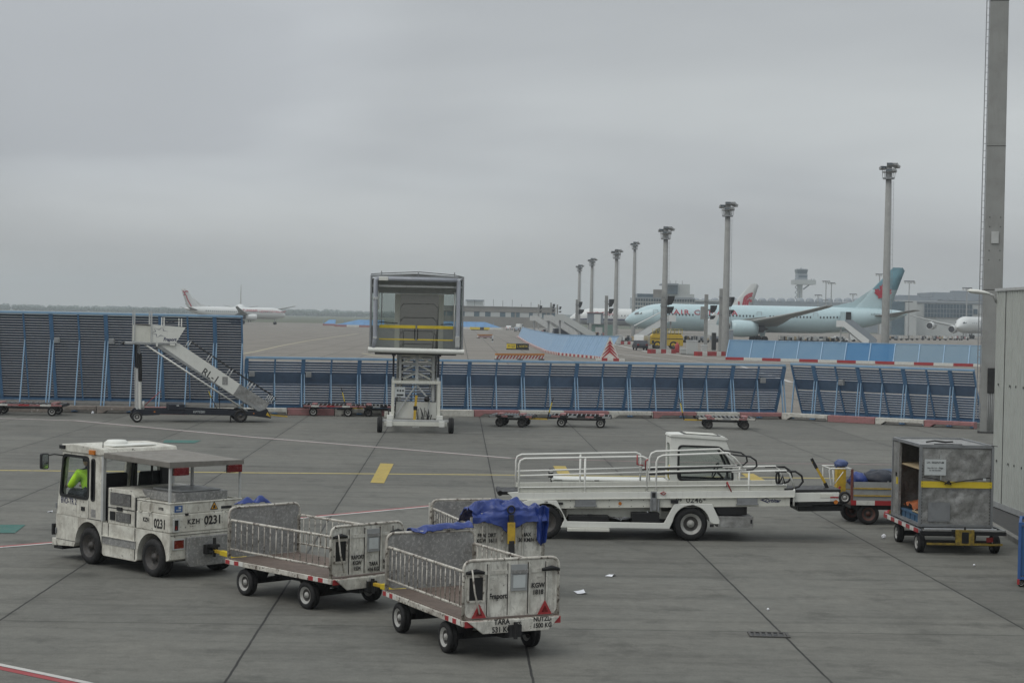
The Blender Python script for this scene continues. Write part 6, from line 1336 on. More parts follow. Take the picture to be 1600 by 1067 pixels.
def ac_extra(t, L, r, zc, fx, fc, fh, side):
    on_side(t, 'AIR CANADA', 1.62, 'acred', L * .168, 22, r, zc, side, sx=1.25, space=1.22)
    a = R(22); b = MB(); cx, cz = L * .152, zc + r * 1.02 * math.sin(a)
    b.ring([(cx + .72 * math.cos(q), cz + .72 * math.sin(q)) for q in [2 * math.pi * k / 24 for k in range(24)]], [(cx + .55 * math.cos(q), cz + .55 * math.sin(q)) for q in [2 * math.pi * k / 24 for k in range(24)]], side * (r * math.cos(a) + .02), side * (r * math.cos(a) + .12), 'y', 'acred'); b.prism([(cx + .4 * x, cz + .4 * y) for x, y in LEAF], side * (r * math.cos(a) + .02), side * (r * math.cos(a) + .12), 'y', 'acred'); b.obj('roundel', t)
    b = MB(); cx, cz = fx + 7.0, zc + r * .9 + fh * .40
    for y in (-.47, .47): b.prism([(cx + 2.15 * x + .1 * y, cz + 2.2 * y_) for x, y_ in LEAF for y in (0,)], y - .03, y + .03, 'y', 'acred')
    b.obj('leaf_emblem', t)
    on_side(t, 'C-FNOH', .55, 'ink', L * .865, 20, r * .74, zc + .25 * r, side)
    b = MB()
    for f in (.105, .252, .47, .668):
        y = side * (r * (1.0 if f > .12 else .965) * math.cos(R(18)) + .02); b.ring(rpoly([(f * L - .55, zc - .35), (f * L + .55, zc - .35), (f * L + .55, zc + 1.6), (f * L - .55, zc + 1.6)], .2), rpoly([(f * L - .47, zc - .27), (f * L + .47, zc - .27), (f * L + .47, zc + 1.52), (f * L - .47, zc + 1.52)], .2), y - .02, y + .02, 'y', 'acbelly')
    b.obj('door_outline', t)
    b = MB().box(L * .775, L * .775 + 1.15, side * r * .93 - .1, side * r * .93 + .1, zc - .05, zc + 1.95, 'black'); b.obj('open_doorway', t)
    b = MB().prism(rpoly([(L * .775 - 1.35, zc - .15), (L * .775 - .2, zc - .15), (L * .775 - .2, zc + 1.95), (L * .775 - 1.35, zc + 1.95)], .2), side * (r + .35) - .06, side * (r + .35) + .06, 'y', 'ac'); b.obj('open_door', t)
P = D(977.5, 500, 390)
airliner('airliner', 'pale blue airliner parked broadside with a red leaf on its teal tail fin', (P.x, 390 + 2.95, .0), 0, L=63, zc=5.15, engines=((9.9, 1.85, 5.8),), extra=ac_extra, fin_lo='ac', fin_h=9.4, fin_sweep=.98, fin_x=.80)
# white plane with a blue stripe behind it
def china_extra(t, L, r, zc, fx, fc, fh, side):
    on_side(t, 'AIR CHINA', 1.7, 'acred', L * .115, 22, r, zc, side, sx=1.1)
    b = MB(); ox, oz = fx + fh * .52 + fc * .20, zc + r * .9 + fh * .34
    for k, (p, w) in enumerate(((((-2.0, .3), (-1.9, -1.0), (-1.4, -1.7)), .28), (((2.7, 3.2), (1.0, 2.6), (-.1, 1.6), (-.3, .3), (-.6, -1.0), (-1.2, -1.6)), .34), (((2.5, 2.4), (1.3, 2.0), (.5, 1.2), (.3, -.2), (.0, -1.6), (-.9, -2.4), (-1.6, -2.2)), .34), (((2.2, .2), (1.9, 1.0), (1.3, .9), (1.0, .1), (.9, -1.3), (.2, -2.6), (-.7, -3.0)), .36))):
        for y in (-.46, .46): 
            for i in range(len(p) - 1): b.bar((ox + p[i][0], y, oz + p[i][1]), (ox + p[i + 1][0], y, oz + p[i + 1][1]), .08, w * 1.7, 'acred', (0, 1, 0)) if False else b.bar((ox + p[i][0], y, oz + p[i][1]), (ox + p[i + 1][0] * 1.02, y, oz + p[i + 1][1] * 1.02), w * 1.9, .06, 'acred', (0, 1, 0))
    b.obj('bird_emblem', t)
P = D(889, 500, 600)
airliner('airliner', 'white airliner with a red swirl on its tail, mostly hidden behind the pale blue one', (P.x, 600, .0), R(1), L=63.5, r=2.85, zc=5.1, livery='acwhite', fin_m='acwhite', belly='acbelly', eng_m='acwhite', nwin=40, fin_h=9.8, extra=china_extra, stripe='navyink', engines=((9.5, 1.5, 5.2),))
# taxiing plane on the left, nose to the right
def tun_extra(t, L, r, zc, fx, fc, fh, side):
    on_side(t, 'TUNISAIR', 1.25, 'acred', L * .445, 26, r, zc, side, sx=1.05)
    on_side(t, 'الخطوط التونسية', 1.1, 'acred', L * .285, 26, r, zc, side)
    b = MB(); ox, oz = fx + fh * .45 + fc * .30, zc + r * .9 + fh * .42
    for p in (((-.5, 2.6), (.3, 2.9), (.9, 2.3), (.6, 1.6), (.2, 1.2), (-.1, .2), (-.7, -.9), (-1.3, -1.9), (-1.7, -2.6)), ((.9, 2.3), (1.5, 2.9)), ((.6, 1.6), (1.2, 1.5))):
        for y in (-.40, .40):
            for i in range(len(p) - 1): b.bar((ox + p[i][0] + 1.0, y, oz + p[i][1]), (ox + p[i + 1][0] + 1.0, y, oz + p[i + 1][1]), .36, .06, 'acred', (0, 1, 0))
    b.obj('gazelle_emblem', t)
P = D(446, 495, 640)
airliner('airliner', 'white airliner with small red lettering taxiing far left behind the tall fence', (P.x, 640, 0), R(180 + 26), L=37.6, r=2.0, zc=4.0, livery='acwhite', fin_m='acwhite', eng_m='acwhite', engines=((5.75, 1.15, 4.2),), span=17, nwin=34, side=1, fin_h=6.4, extra=tun_extra, winrange=(.16, .80), gaps=())
P = D(385, 490, 760)
airliner('airliner', 'white airliner seen nose on far left, only its hump, thin fin and right wing showing', (P.x, 742, 0), R(98.5), L=54, r=2.6, zc=5.0, livery='acwhite', fin_m='acgrey', eng_m='acwhite', engines=((8.0, 1.5, 5.0),), span=24, nwin=20, fin_h=9.5, dihed=.09)
# four engined plane at the far right
P = D(1494, 500, 600)
airliner('airliner', 'white four engined airliner seen from ahead, half hidden by the grey mast', (P.x, 598, 0), R(60), L=70, r=2.8, zc=4.9, livery='acwhite', fin_m='acwhite', eng_m='acwhite', engines=((9.3, 1.4, 5.2), (19, 1.4, 5.2)), span=31, nwin=20, fin_h=9, dihed=.11)

# ------------------------------------------------------------------ buildings
M['bconc'] = mat('building_concrete', (.21, .20, .18), .8, dirt=.3, ds=.2)
M['bpale'] = mat('building_pale', (.42, .44, .43), .7, vary=.06, ds=.2)
M['bgrey'] = mat('building_grey', (.22, .25, .28), .6, vary=.1, ds=.2)
M['bglass'] = mat('building_glass', (.07, .12, .15), .15, vary=.3, ds=.3)
M['bglass2'] = mat('building_glass_blue', (.04, .075, .10), .2, vary=.3, ds=.3)
def wd(px0, px1, y_top, y_bot, Y, dep, name, m, t, base=None):
    """a block that stands at distance Y between two sight lines"""
    a, b_ = D(px0, 500, Y), D(px1, 500, Y); zt = D((px0 + px1) / 2, y_top, Y).z; zb = 0 if y_bot is None else D((px0 + px1) / 2, y_bot, Y).z
    b = MB().box(a.x, b_.x, Y, Y + dep, max(zb, 0), zt, m); return b.obj(name, t)
t = thing('pier_building', 'long low concrete pier building with a window band behind the boarding lift', 'building')
wd(655, 868, 479, 487, 760, 30, 'upper_wall', 'bconc', t); wd(655, 868, 494.8, None, 760, 30, 'lower_wall', 'bconc', t)
Y = 760.4; a, c = D(655, 500, Y), D(868, 500, Y); z0, z1 = D(760, 494.6, Y).z, D(760, 487.2, Y).z
MB().box(a.x, c.x, Y, Y + 20, z0, z1, 'bglass').obj('window_band', t)
b = MB(); rnd = random.Random(2); x = a.x
while x < c.x - 2:
    w = rnd.choice((.6, .6, 2.4, 4.0)); b.box(x, x + w, Y - .15, Y - .02, z0, z1, 'bpale' if w > 1 else 'bconc'); x += w + rnd.choice((1.6, 1.6, 2.4))
b.obj('window_mullion', t)
b = MB().box(a.x - .3, c.x + .3, 759.6, 791, D(760, 479, 760).z, D(760, 478.2, 760).z, 'bpale'); b.obj('parapet', t)
wd(728, 754, 470.5, 479.2, 775, 10, 'roof_house', 'bpale', t); b = MB(); q0, q1 = D(727, 500, 774), D(755, 500, 774); zz = D(741, 470, 774).z; b.box(q0.x, q1.x, 774, 786, zz, zz + .5, 'bgrey'); b.obj('roof_house_cap', t)
b = MB(); rnd = random.Random(5)
for k in range(9): x = a.x + (c.x - a.x) * (.33 + .07 * k); z = D(760, 478.2, 760).z; b.cyl((x, 770, z), (x, 770, z + rnd.uniform(1.2, 3.2)), .08, 'dark', 5)
b.obj('roof_aerial', t)

t = thing('office_building', 'stepped glass office block with a lantern storey behind the pale blue nose', 'building')
wd(992, 1085, 465, None, 900, 40, 'lower_block', 'bglass', t); wd(995, 1022, 459, 465, 902, 30, 'left_block', 'bglass2', t); wd(1040, 1084, 459.4, 465, 899, 30, 'middle_block', 'bpale', t)
wd(1039, 1058, 444.5, 459.4, 898, 22, 'glass_lantern', 'bglass2', t); wd(1058, 1077, 444, 459.4, 899, 22, 'stair_tower', 'bpale', t)
b = MB()
for yy in (471.5, 478): a, c = D(992, yy, 899.6), D(1085, yy, 899.6); b.box(a.x, c.x, 899.2, 899.9, a.z - .35, a.z + .35, 'bpale')
for k in range(24): a = D(992 + 93 * k / 23, 500, 899.6); b.box(a.x - .15, a.x + .15, 899.4, 899.95, 0, D(1040, 465.5, 899).z, 'bpale')
a, c = D(1036, 445, 897), D(1060, 444.2, 897); b.box(a.x, c.x, 896.5, 920, a.z, a.z + .8, 'bgrey'); a, c = D(991, 465.2, 898), D(1086, 465.2, 898); b.box(a.x, c.x, 898.0, 899.1, a.z - .4, a.z + .4, 'bgrey'); b.obj('facade_band', t)
b = MB()
for px in (1047, 1056, 1066): a = D(px, 444, 905); b.cyl((a.x, 905, a.z), (a.x, 905, a.z + 1.8), .1, 'dark', 5)
b.obj('roof_aerial', t)

t = thing('terminal_building', 'dark glass terminal with pale grey walls and a curved roof lounge at the right', 'building')
Y = 770
wd(1402, 1546, 470.5, None, Y, 40, 'main_wall', 'bpale', t)
wd(1444, 1519, 475.5, 496, Y - .6, 1, 'curtain_wall', 'bglass2', t)
b = MB()
for k in range(16): a = D(1444 + 75 * k / 15, 500, Y - .8); b.box(a.x - .08, a.x + .08, Y - .75, Y - .62, D(1480, 496, Y).z, D(1480, 475.5, Y).z, 'bgrey')
for yy in (482, 489): a, c = D(1444, yy, Y - .8), D(1519, yy, Y - .8); b.box(a.x, c.x, Y - .76, Y - .61, a.z - .1, a.z + .1, 'bgrey')
b.obj('curtain_wall_frame', t)
wd(1392, 1415, 471, None, Y - 12, 11, 'glass_bay', 'bglass', t); wd(1415, 1432, 470.5, None, Y - 14, 13.5, 'stair_wall', 'bpale', t)
wd(1394, 1460, 464.4, 470.3, Y + 6, 30, 'roof_lounge', 'bgrey', t); wd(1403, 1436, 461.3, 464.3, Y + 10, 18, 'lounge_cap', 'bgrey', t); wd(1456, 1545, 457.5, 470.3, Y + 22, 30, 'plant_room', 'bgrey', t)
wd(1490, 1512, 454.5, 457.4, Y + 26, 8, 'roof_machine', 'bgrey', t)
b = MB(); rnd = random.Random(8)
for k in range(14): px = 1455 + k * 3; a = D(px, 470.2, Y + 3); b.box(a.x - .5, a.x + rnd.uniform(.2, .9), Y + 2.5, Y + 4, a.z, a.z + rnd.uniform(.3, 1.3), 'bgrey')
b.obj('roof_unit', t)
wd(1521, 1527, 483, 491, Y - .5, .4, 'wall_window', 'bglass2', t)
a = D(1402, 470.5, Y - .7); c = D(1546, 470.5, Y - .7); MB().box(a.x, c.x, Y - .5, Y - .05, a.z - .5, a.z + .15, 'bgrey').obj('eaves', t)

t = thing('hangar_roof', 'long distant terminal roof with small domes above the pale blue fuselage', 'building')
wd(1075, 1395, 471, None, 1150, 60, 'long_wall', 'bgrey', t)
b = MB()
for k in range(20):
    a = D(1090 + k * 15, 470.6, 1148); b.lathe([(3.0, -.4), (2.8, 1.0), (1.8, 2.0), (.01, 2.3)], (a.x, 1160, a.z), (0, 0, 1), 'bgrey', 10); b.box(a.x + 3.2, a.x + 3.9, 1149, 1150, a.z, a.z + 1.1, 'bpale')
b.obj('roof_dome', t)
wd(1075, 1135, 469, 471, 1148, 20, 'roof_edge', 'bpale', t)
t = thing('low_terminal_block', 'low grey block below the far roof beside the tail fin', 'building')
wd(1335, 1404, 473, None, 900, 40, 'block', 'bgrey', t); wd(1335, 1404, 477, 482, 899, 1, 'window_band', 'bglass2', t)

# control tower
Yt = 1500; P = D(1250, 500, Yt); t = thing('control_tower', 'airport control tower with a wide cantilevered deck on a slim shaft', 'control tower', (P.x, Yt, 0))
def zt(y): return D(1250, y, Yt).z
def xt(px): return D(px, 500, Yt).x - P.x
MB().box(xt(1245.5), xt(1252), -3, 4, 0, zt(444.5), 'bpale').box(xt(1246.5), xt(1248), -3.2, -3.0, 0, zt(455), 'bgrey').obj('shaft', t)
MB().box(xt(1237.5), xt(1271), -9, 10, zt(444.6), zt(437.5), 'bpale').obj('deck', t)
MB().box(xt(1243), xt(1258.5), -6, 7, zt(437.4), zt(428), 'bgrey').box(xt(1244.5), xt(1257.5), -6.2, -6.0, zt(434), zt(430.5), 'bglass2').obj('upper_storey', t)
b = MB().loft([[(xt(1243), -6, zt(428)), (xt(1257.5), -6, zt(428)), (xt(1257.5), 6, zt(428)), (xt(1243), 6, zt(428))], [(xt(1241.5), -7.5, zt(422)), (xt(1258.5), -7.5, zt(422)), (xt(1258.5), 7.5, zt(422)), (xt(1241.5), 7.5, zt(422))]], 'bglass2', False).box(xt(1242), xt(1258), -7, 7, zt(421.9), zt(420.5), 'bgrey').cyl((xt(1250), 0, zt(420.5)), (xt(1250), 0, zt(418.6)), 1.0, 'bpale', 10); b.obj('cab', t)
b = MB(); ys = [445, 449, 453, 457, 461, 465, 469]
for i in range(len(ys) - 1): b.bar((xt(1240.5 if i % 2 else 1244.5), -2, zt(ys[i])), (xt(1244.5 if i % 2 else 1240.5), -2, zt(ys[i + 1])), .5, .6, 'bgrey')
b.bar((xt(1254), 0, zt(452)), (xt(1263), 0, zt(445)), 1.0, 1.0, 'bgrey'); b.obj('outside_stair', t)
b = MB()
for px in (1240, 1265, 1269): b.box(xt(px) - .4, xt(px) + .4, -5, -4, zt(437.4), zt(435.8), 'bgrey')
b.obj('deck_camera', t)

# slim lamp masts far behind
def slim_mast(px, top, Y, label, arms=1, w=.35):
    P = D(px, 500, Y); t = thing('lamp_mast', label, 'lamp mast', (P.x, Y, 0), group='slim lamp masts beyond the pale blue airliner'); z = D(px, top, Y).z
    MB().cyl((0, 0, 0), (0, 0, z), w, 'grey', 8, w * .6).obj('pole', t)
    b = MB(); b.box(-1.9, 1.9, -.3, .3, z - .25, z + .05, 'dark')
    for k in range(4): b.box(-1.8 + k * 1.1, -1.2 + k * 1.1, -.6, .2, z - 1.0, z - .3, 'lgrey')
    if arms > 1: b.box(-1.4, 1.4, -.2, .2, z * .62, z * .62 + .25, 'dark')
    b.obj('lamp_bar', t)
slim_mast(1289.5, 439, 900, 'slim double armed lamp mast just right of the control tower', 2); slim_mast(1298, 441.5, 900, 'second slim lamp mast right of the control tower'); slim_mast(1277.5, 460.5, 950, 'short lamp mast between the control tower and the double armed mast')
slim_mast(1332, 459, 950, 'short lamp mast left of the teal tail fin'); slim_mast(1419.5, 439, 640, 'lamp mast rising over the curved roof lounge', 2, .25); slim_mast(1373, 428, 800, 'lamp mast just left of the tall mast at the tail fin'); slim_mast(1510, 449.5, 700, 'small lamp mast on the plant roof beside the long pale lamp')

# ------------------------------------------------------------------ floodlight masts and stand posts
def flood_mast(px, top, Y, label):
    P = D(px, 500, Y); z = D(px, top, Y).z; t = thing('floodlight_mast', label, 'floodlight mast', (P.x, Y, 0), R(-12), 'floodlight masts along the stands')
    MB().lathe([(.50, 0), (.34, z - 1.6), (.001, z - 1.6)], (0, 0, 0), (0, 0, 1), 'conc', 14).obj('pole', t)
    b = MB()
    for x in (.52, .72): b.bar((x, -.3, 1.0), (x - .12, -.25, z - 2.0), .035, .035, 'steel')
    k = 1.5
    while k < z - 2: b.bar((.5, -.3, k), (.72, -.3, k), .03, .03, 'steel'); k += .6
    b.obj('ladder', t)
    b = MB().cyl((0, 0, z - 1.75), (0, 0, z - 1.55), .72, 'steel', 12)
    for a in range(8): q = 2 * math.pi * a / 8; b.bar((.70 * math.cos(q), .70 * math.sin(q), z - 1.6), (.80 * math.cos(q), .80 * math.sin(q), z - .4), .06, .06, 'grey')
    b.tube([(.78 * math.cos(q), .78 * math.sin(q), z - .9) for q in [2 * math.pi * j / 16 for j in range(16)]], .05, 'grey', 5, True); b.cyl((0, 0, z - 1.6), (0, 0, z - .2), .4, 'grey', 10); b.obj('platform', t)
    fl = None
    for x, y, dz, a in ((-.75, -.2, -.45, 25), (.1, -.7, -.1, 0), (.72, -.5, -.1, -10), (.95, -.05, -.25, -40), (.0, -.7, -.85, 0), (.55, -.65, -.8, -20)):
        if fl is None: fl = MB().box(-.36, .36, -.34, .2, -.15, .15, 'grey').box(-.33, .33, -.36, -.341, -.12, .12, 'win').obj('floodlight', t, (x, y, z + dz), (R(-20), 0, R(a)))
        else: again(fl, t, (x, y, z + dz), (R(-20), 0, R(a)))
for px, top, Y, lab in ((1383.5, 257.5, 212, 'tallest floodlight mast standing in front of the teal tail fin'), (1133.5, 318, 232, 'second tallest floodlight mast beside the thick stand post'), (1037.5, 356, 263, 'floodlight mast in front of the pale blue nose behind the yellow tank truck'), (989.5, 379, 432, 'floodlight mast just behind the tip of the pale blue nose'), (961.5, 391, 352, 'floodlight mast third from the left, standing clear of the red and white kerb'), (923.5, 404.5, 440, 'floodlight mast second from the left'), (904, 414.5, 500, 'leftmost and smallest floodlight mast')):
    flood_mast(px, top, Y, lab)
def stand_post(px, top, Y, w, hoods, label, box=None, bluepart=False):
    P = D(px, 500, Y); s = Y / 2750.0; z = D(px, top, Y).z; t = thing('stand_post', label, 'stand post', (P.x, Y, 0), 0, 'stand posts with black hooded signals'); ww = w * s / 2
    MB().box(-ww, ww, -ww, ww, 0, z, 'conc').obj('post', t, bevel=.03)
    for x0, x1, y0, y1 in hoods:
        a, c = (x0 - px) * s, (x1 - px) * s; zt_, zb = D(px, y0, Y).z, D(px, y1, Y).z
        b = MB().prism([(a, zt_), (c, zt_ + .02), (c - (c - a) * .12, zt_ - (zt_ - zb) * .45), (a + (c - a) * .55, zb + (zt_ - zb) * .1), (a, zb)], -1.0, .25, 'y', 'black').box(a - .35, a, -.12, .12, zb + (zt_ - zb) * .3, zb + (zt_ - zb) * .5, 'steel'); b.obj('signal_hood', t, bevel=.02)
    if box: a, c = (box[0] - px) * s, (box[1] - px) * s; MB().box(a, c, -.4, .4, D(px, box[3], Y).z, D(px, box[2], Y).z, 'conc').obj('sign_box', t, bevel=.02)
    MB().box(-ww - .08, ww + .08, -ww - .08, ww + .08, z - 1.2, z - 1.0, 'steel').obj('band', t); MB().box(-ww - .08, ww + .08, -ww - .08, ww + .08, z * .6, z * .6 + .15, 'steel').obj('band', t)
    if bluepart: MB().box(ww, ww + .9, -.3, .3, .5, z * .62, 'bgrey').obj('cabinet', t)
stand_post(1127, 451, 240, 7, ((1136, 1146, 464, 480), (1136, 1145.5, 484, 491.5)), 'thickest stand post with two hoods beside the second tallest floodlight mast')
stand_post(1103, 460, 285, 5.5, ((1109.5, 1119.5, 477, 489), (1109.5, 1117, 493, 499)), 'stand post with hoods in front of the red lettering on the pale blue fuselage', (1094.5, 1100.5, 479, 499))
stand_post(1036, 466, 262, 7.5, ((1042.5, 1053, 462.5, 477), (1042.5, 1052, 479, 490)), 'stand post with a grey sign box below the pale blue nose', (1020, 1033, 452.5, 465.5))
stand_post(947, 462, 335, 5, ((951, 959, 467.5, 480), (951, 958, 482, 490.5)), 'stand post with hoods behind the right end of the leaning blue fence')
stand_post(901, 468, 390, 4, ((904, 909.5, 471.5, 481), (904, 912.5, 483.5, 491)), 'stand post with hoods at the foot of the leftmost floodlight mast')
stand_post(870.5, 476, 520, 2.6, ((873.5, 877, 479, 484), (873.5, 877, 486, 488.5)), 'small far stand post with a grey cabinet', None, True)
stand_post(860.5, 473, 540, 2.4, ((863, 867, 475, 482.5), (862.5, 866.5, 483.5, 487.5)), 'small far stand post left of the one with a cabinet')
stand_post(841.3, 475.5, 580, 2.4, ((843, 847, 477.5, 483.5), (843, 846.5, 485.5, 488.5)), 'farthest small stand post before the pier building')

# ------------------------------------------------------------------ blue mesh blast fences beyond the stand
def mesh_glass(name, c0, c1, op):
    m = bpy.data.materials.new(name); m.use_nodes = True; t = m.node_tree; t.nodes.clear(); L = t.links.new
    o = nd(t, 'ShaderNodeOutputMaterial'); tr = nd(t, 'ShaderNodeBsdfTransparent'); tr.inputs[0].default_value = (.55, .78, .95, 1); df = nd(t, 'ShaderNodeBsdfDiffuse')
    tc = nd(t, 'ShaderNodeTexCoord'); n = nd(t, 'ShaderNodeTexNoise'); n.inputs['Scale'].default_value = .35; n.inputs['Detail'].default_value = 5; L(tc.outputs['Object'], n.inputs['Vector'])
    x = nd(t, 'ShaderNodeMix'); x.data_type = 'RGBA'; L(n.outputs['Fac'], x.inputs[0]); x.inputs[6].default_value = (*c0, 1); x.inputs[7].default_value = (*c1, 1); L(x.outputs[2], df.inputs[0])
    mx = nd(t, 'ShaderNodeMixShader'); mx.inputs[0].default_value = op; L(tr.outputs[0], mx.inputs[1]); L(df.outputs[0], mx.inputs[2]); L(mx.outputs[0], o.inputs[0]); return m
MESH = [mesh_glass('blue_mesh', (.11, .23, .38), (.20, .31, .42), .72), mesh_glass('blue_mesh_deep', (.05, .17, .35), (.08, .21, .38), .8), mesh_glass('blue_mesh_pale', (.17, .27, .37), (.25, .33, .40), .6)]
M['mpost'] = mat('mesh_fence_post', (.24, .38, .53), .5, dirt=.2)
P0, P1 = Vector((25.1, 205.9, 0)), Vector((53.5, 195.3, 0)); d_ = P1 - P0
t = thing('mesh_blast_fence', 'leaning translucent blue mesh blast fence with red and white foot behind the louvred fence', 'blast fence', P0, math.atan2(d_.y, d_.x)); Lm = d_.length; n = 11; w = Lm / n
lean = 1.5; Hm = 2.28; q = None
for i in range(n):
    b = MB().add([(.05, 0, .25), (w - .05, 0, .25), (w - .05, lean, Hm), (.05, lean, Hm)], [(0, 1, 2, 3)], MESH[1 if i in (5, 6) else 2 if i > 6 else 0])
    b.obj('mesh_panel', t, (i * w, 0, 0))
q = None
for i in range(n + 1):
    if q is None: q = MB().bar((0, -.06, .2), (0, lean - .06, Hm), .14, .10, 'mpost', (1, 0, 0)).obj('post', t)
    else: again(q, t, (i * w, 0, 0))
MB().box(-.05, Lm + .05, lean - .04, lean + .04, Hm, Hm + .09, 'mpost').obj('top_rail', t)
for i in range(14): x0 = Lm * i / 14; MB().box(x0, Lm * (i + 1) / 14, -.35, -.02, .0, .32, 'red' if i % 2 == 0 else 'tape').obj('foot_block', t)

# long solid leaning fence running away from the viewer
pts = [G(*p) for p in ((948, 563), (933, 560.5), (900, 557.3), (876, 555), (856, 551.3), (836, 542.5), (822, 535), (810, 527))]
t = thing('leaning_blast_fence', 'solid ribbed blue blast fence leaning back and running away in a curve', 'blast fence', pts[0]); o = pts[0]
b = MB(); br = MB(); bt = MB(); Hs = 2.6
def dirn(i):
    d = pts[min(i + 1, len(pts) - 1)] - pts[max(i - 1, 0)]; d.z = 0; d.normalize(); return Vector((d.y, -d.x, 0))
tops = [pts[i] + dirn(i) * 1.25 * (1 - .05 * i) + Vector((0, 0, Hs - .05 * i)) for i in range(len(pts))]
for i in range(len(pts) - 1):
    a0, a1, c0, c1 = pts[i] - o, pts[i + 1] - o, tops[i] - o, tops[i + 1] - o
    k = max(3, int((a1 - a0).length / .9))
    for j in range(k):
        f0, f1 = j / k, (j + .86) / k
        b.add([a0.lerp(a1, f0) + Vector((0, 0, .3)), a0.lerp(a1, f1) + Vector((0, 0, .3)), c0.lerp(c1, f1), c0.lerp(c1, f0)], [(0, 1, 2, 3)], 'solidblue')
        f2 = (j + 1) / k; nn = Vector((.0, 0, .05)) - dirn(i) * .05
        b.add([a0.lerp(a1, f1) + Vector((0, 0, .3)), a0.lerp(a1, f2) + Vector((0, 0, .3)), c0.lerp(c1, f2), c0.lerp(c1, f1)], [(0, 1, 2, 3)], 'fence2' if j % 3 == 0 else 'fence')
    k = max(2, int((a1 - a0).length / 1.6))
    for j in range(k):
        for s in (0, 1): br.bar(a0.lerp(a1, (j + s * .5) / k) - dirn(i) * .2 + Vector((0, 0, .16)), a0.lerp(a1, (j + .5 + s * .5) / k) - dirn(i) * .2 + Vector((0, 0, .16)), .3, .3, 'red' if s else 'tape')
    bt.bar(c0, c1, .12, .12, 'fence2')
b.obj('ribbed_panel', t); br.obj('striped_foot', t); bt.obj('top_rail', t)
# striped end marker: a triangular board with chevrons
P = G(952, 563.5); t = thing('chevron_marker', 'triangular red and white chevron board at the end of the leaning blue fence', 'marker', (P.x, P.y - .6, 0))
b = MB(); H_ = 2.55; hw = 1.12
b.prism([(-hw, 0), (hw, 0), (.08, H_), (-.08, H_)], .0, .05, 'y', 'tape'); b.obj('board', t)
b = MB()
for k in range(4):
    z = .25 + k * .58; hw_ = hw * (1 - (z + .05) / H_) + .02; hb = hw * (1 - (z - .28) / H_)
    b.prism([(0, min(H_ - .02, z + hw_ * .95)), (max(hw_ - .10, .05) if k else hw - .02, z - .02 if k else .02), (min(hb - .04, hw - .02), max(z - .30, .0) if k else .0), (0, z + hw_ * .95 - .34), (-min(hb - .04, hw - .02), max(z - .30, .0) if k else .0), (-(max(hw_ - .10, .05) if k else hw - .02), z - .02 if k else .02)], -.012, -.002, 'y', 'red')
b.obj('chevron', t)
b = MB()
for k in range(5): b.box(-1.5 + k * .62, -.88 + k * .62, -.5, -.1, 0, .28, 'red' if k % 2 else 'tape')
b.obj('foot', t)

# far solid blue fences
def far_fence(px0, px1, y0, y1, Y0, label, sl=8):
    a, c = D(px0, 500, Y0), D(px1, 500, Y0); z1 = D((px0 + px1) / 2, y0, Y0).z; t = thing('far_blast_fence', label, 'blast fence', (a.x, Y0, 0)); L_ = c.x - a.x
    b = MB(); b.loft([[(0, 0, .6), (L_, 0, .6), (L_, .3, .6), (0, .3, .6)], [(sl if sl > 0 else 0, 2.0, z1), (L_ + min(sl, 0), 2.0, z1), (L_ + min(sl, 0), 2.2, z1), (sl if sl > 0 else 0, 2.2, z1)]], mat('far_fence_blue', (.10, .24, .44), .5, vary=.15, ds=.4), False); b.obj('panel', t)
    b = MB(); k = int(L_ / 3)
    for i in range(k): b.bar((L_ * i / k, -.06, .6), (L_ * i / k, 1.9, z1), .12, .1, 'fence', (1, 0, 0))
    b.obj('rib', t)
    b = MB(); k = int(L_ / 4)
    for i in range(k): b.box(L_ * i / k, L_ * (i + 1) / k, -.8, -.1, 0, .7, 'tape' if i % 2 else 'kred')
    b.obj('foot', t)
far_fence(523, 600, 499.5, 510, 600, 'far blue blast fence left of the boarding lift, red and white at its foot')
far_fence(660, 785, 502.5, 512, 610, 'far blue blast fence in front of the concrete pier building', -6)
far_fence(505, 524, 499.5, 509, 640, 'short pale end of the far blue fence on the left', 2)

# signs and barricades on the taxiway
P = G(809, 546.5); t = thing('taxiway_sign', 'yellow and black taxiway sign reading L3 and L NORTH', 'sign', (P.x, P.y, 0)); s_ = P.y / 2750
x0, x1, xm = (791.5 - 809) * s_, (826 - 809) * s_, (806 - 809) * s_
b = MB().box(x0, xm, .0, .25, .15, .80, 'yel2').box(xm, x1, .0, .25, .15, .80, 'black').box(x0 - .05, x1 + .05, .02, .3, .80, .86, 'dark').box(x0 - .05, x1 + .05, .05, .22, .0, .15, 'dark'); b.obj('panel', t)
text('← L3', .52, 'ink', t, ((x0 + xm) / 2, -.01, .47), FACE_Y, sx=.85); text('L NORTH', .44, 'yel2', t, ((xm + x1) / 2, -.01, .47), FACE_Y, sx=.75)
def barricade(px0, px1, y0, y1, label, m2='tape', tall=1):
    a, c = G(px0, y1), G(px1, y1); L_ = (c - a).length; t = thing('barricade', label, 'barricade', a, math.atan2(c.y - a.y, c.x - a.x)); H_ = D((px0 + px1) / 2, y0, (a.y + c.y) / 2).z
    b = MB().box(0, L_, 0, .12, .12, H_, 'tape'); b.obj('board', t)
    b = MB(); n = int(L_ / .42)
    for i in range(n): x = L_ * i / n; b.add([(x, -.01, .14), (x + .22, -.01, .14), (min(L_, x + .22 + .28), -.01, H_ * .72), (min(L_, x + .28), -.01, H_ * .72)], [(0, 1, 2, 3)], 'red')
    b.obj('stripe', t)
    b = MB().box(-.03, L_ + .03, -.03, .15, H_ * .74, H_ + .02, mat('barricade_orange', (.50, .20, .04), .6, dirt=.2))
    for x in (.2, L_ - .3, L_ / 2): b.box(x, x + .1, -.3, .5, 0, .12, 'dark')
    b.obj('top_board', t)
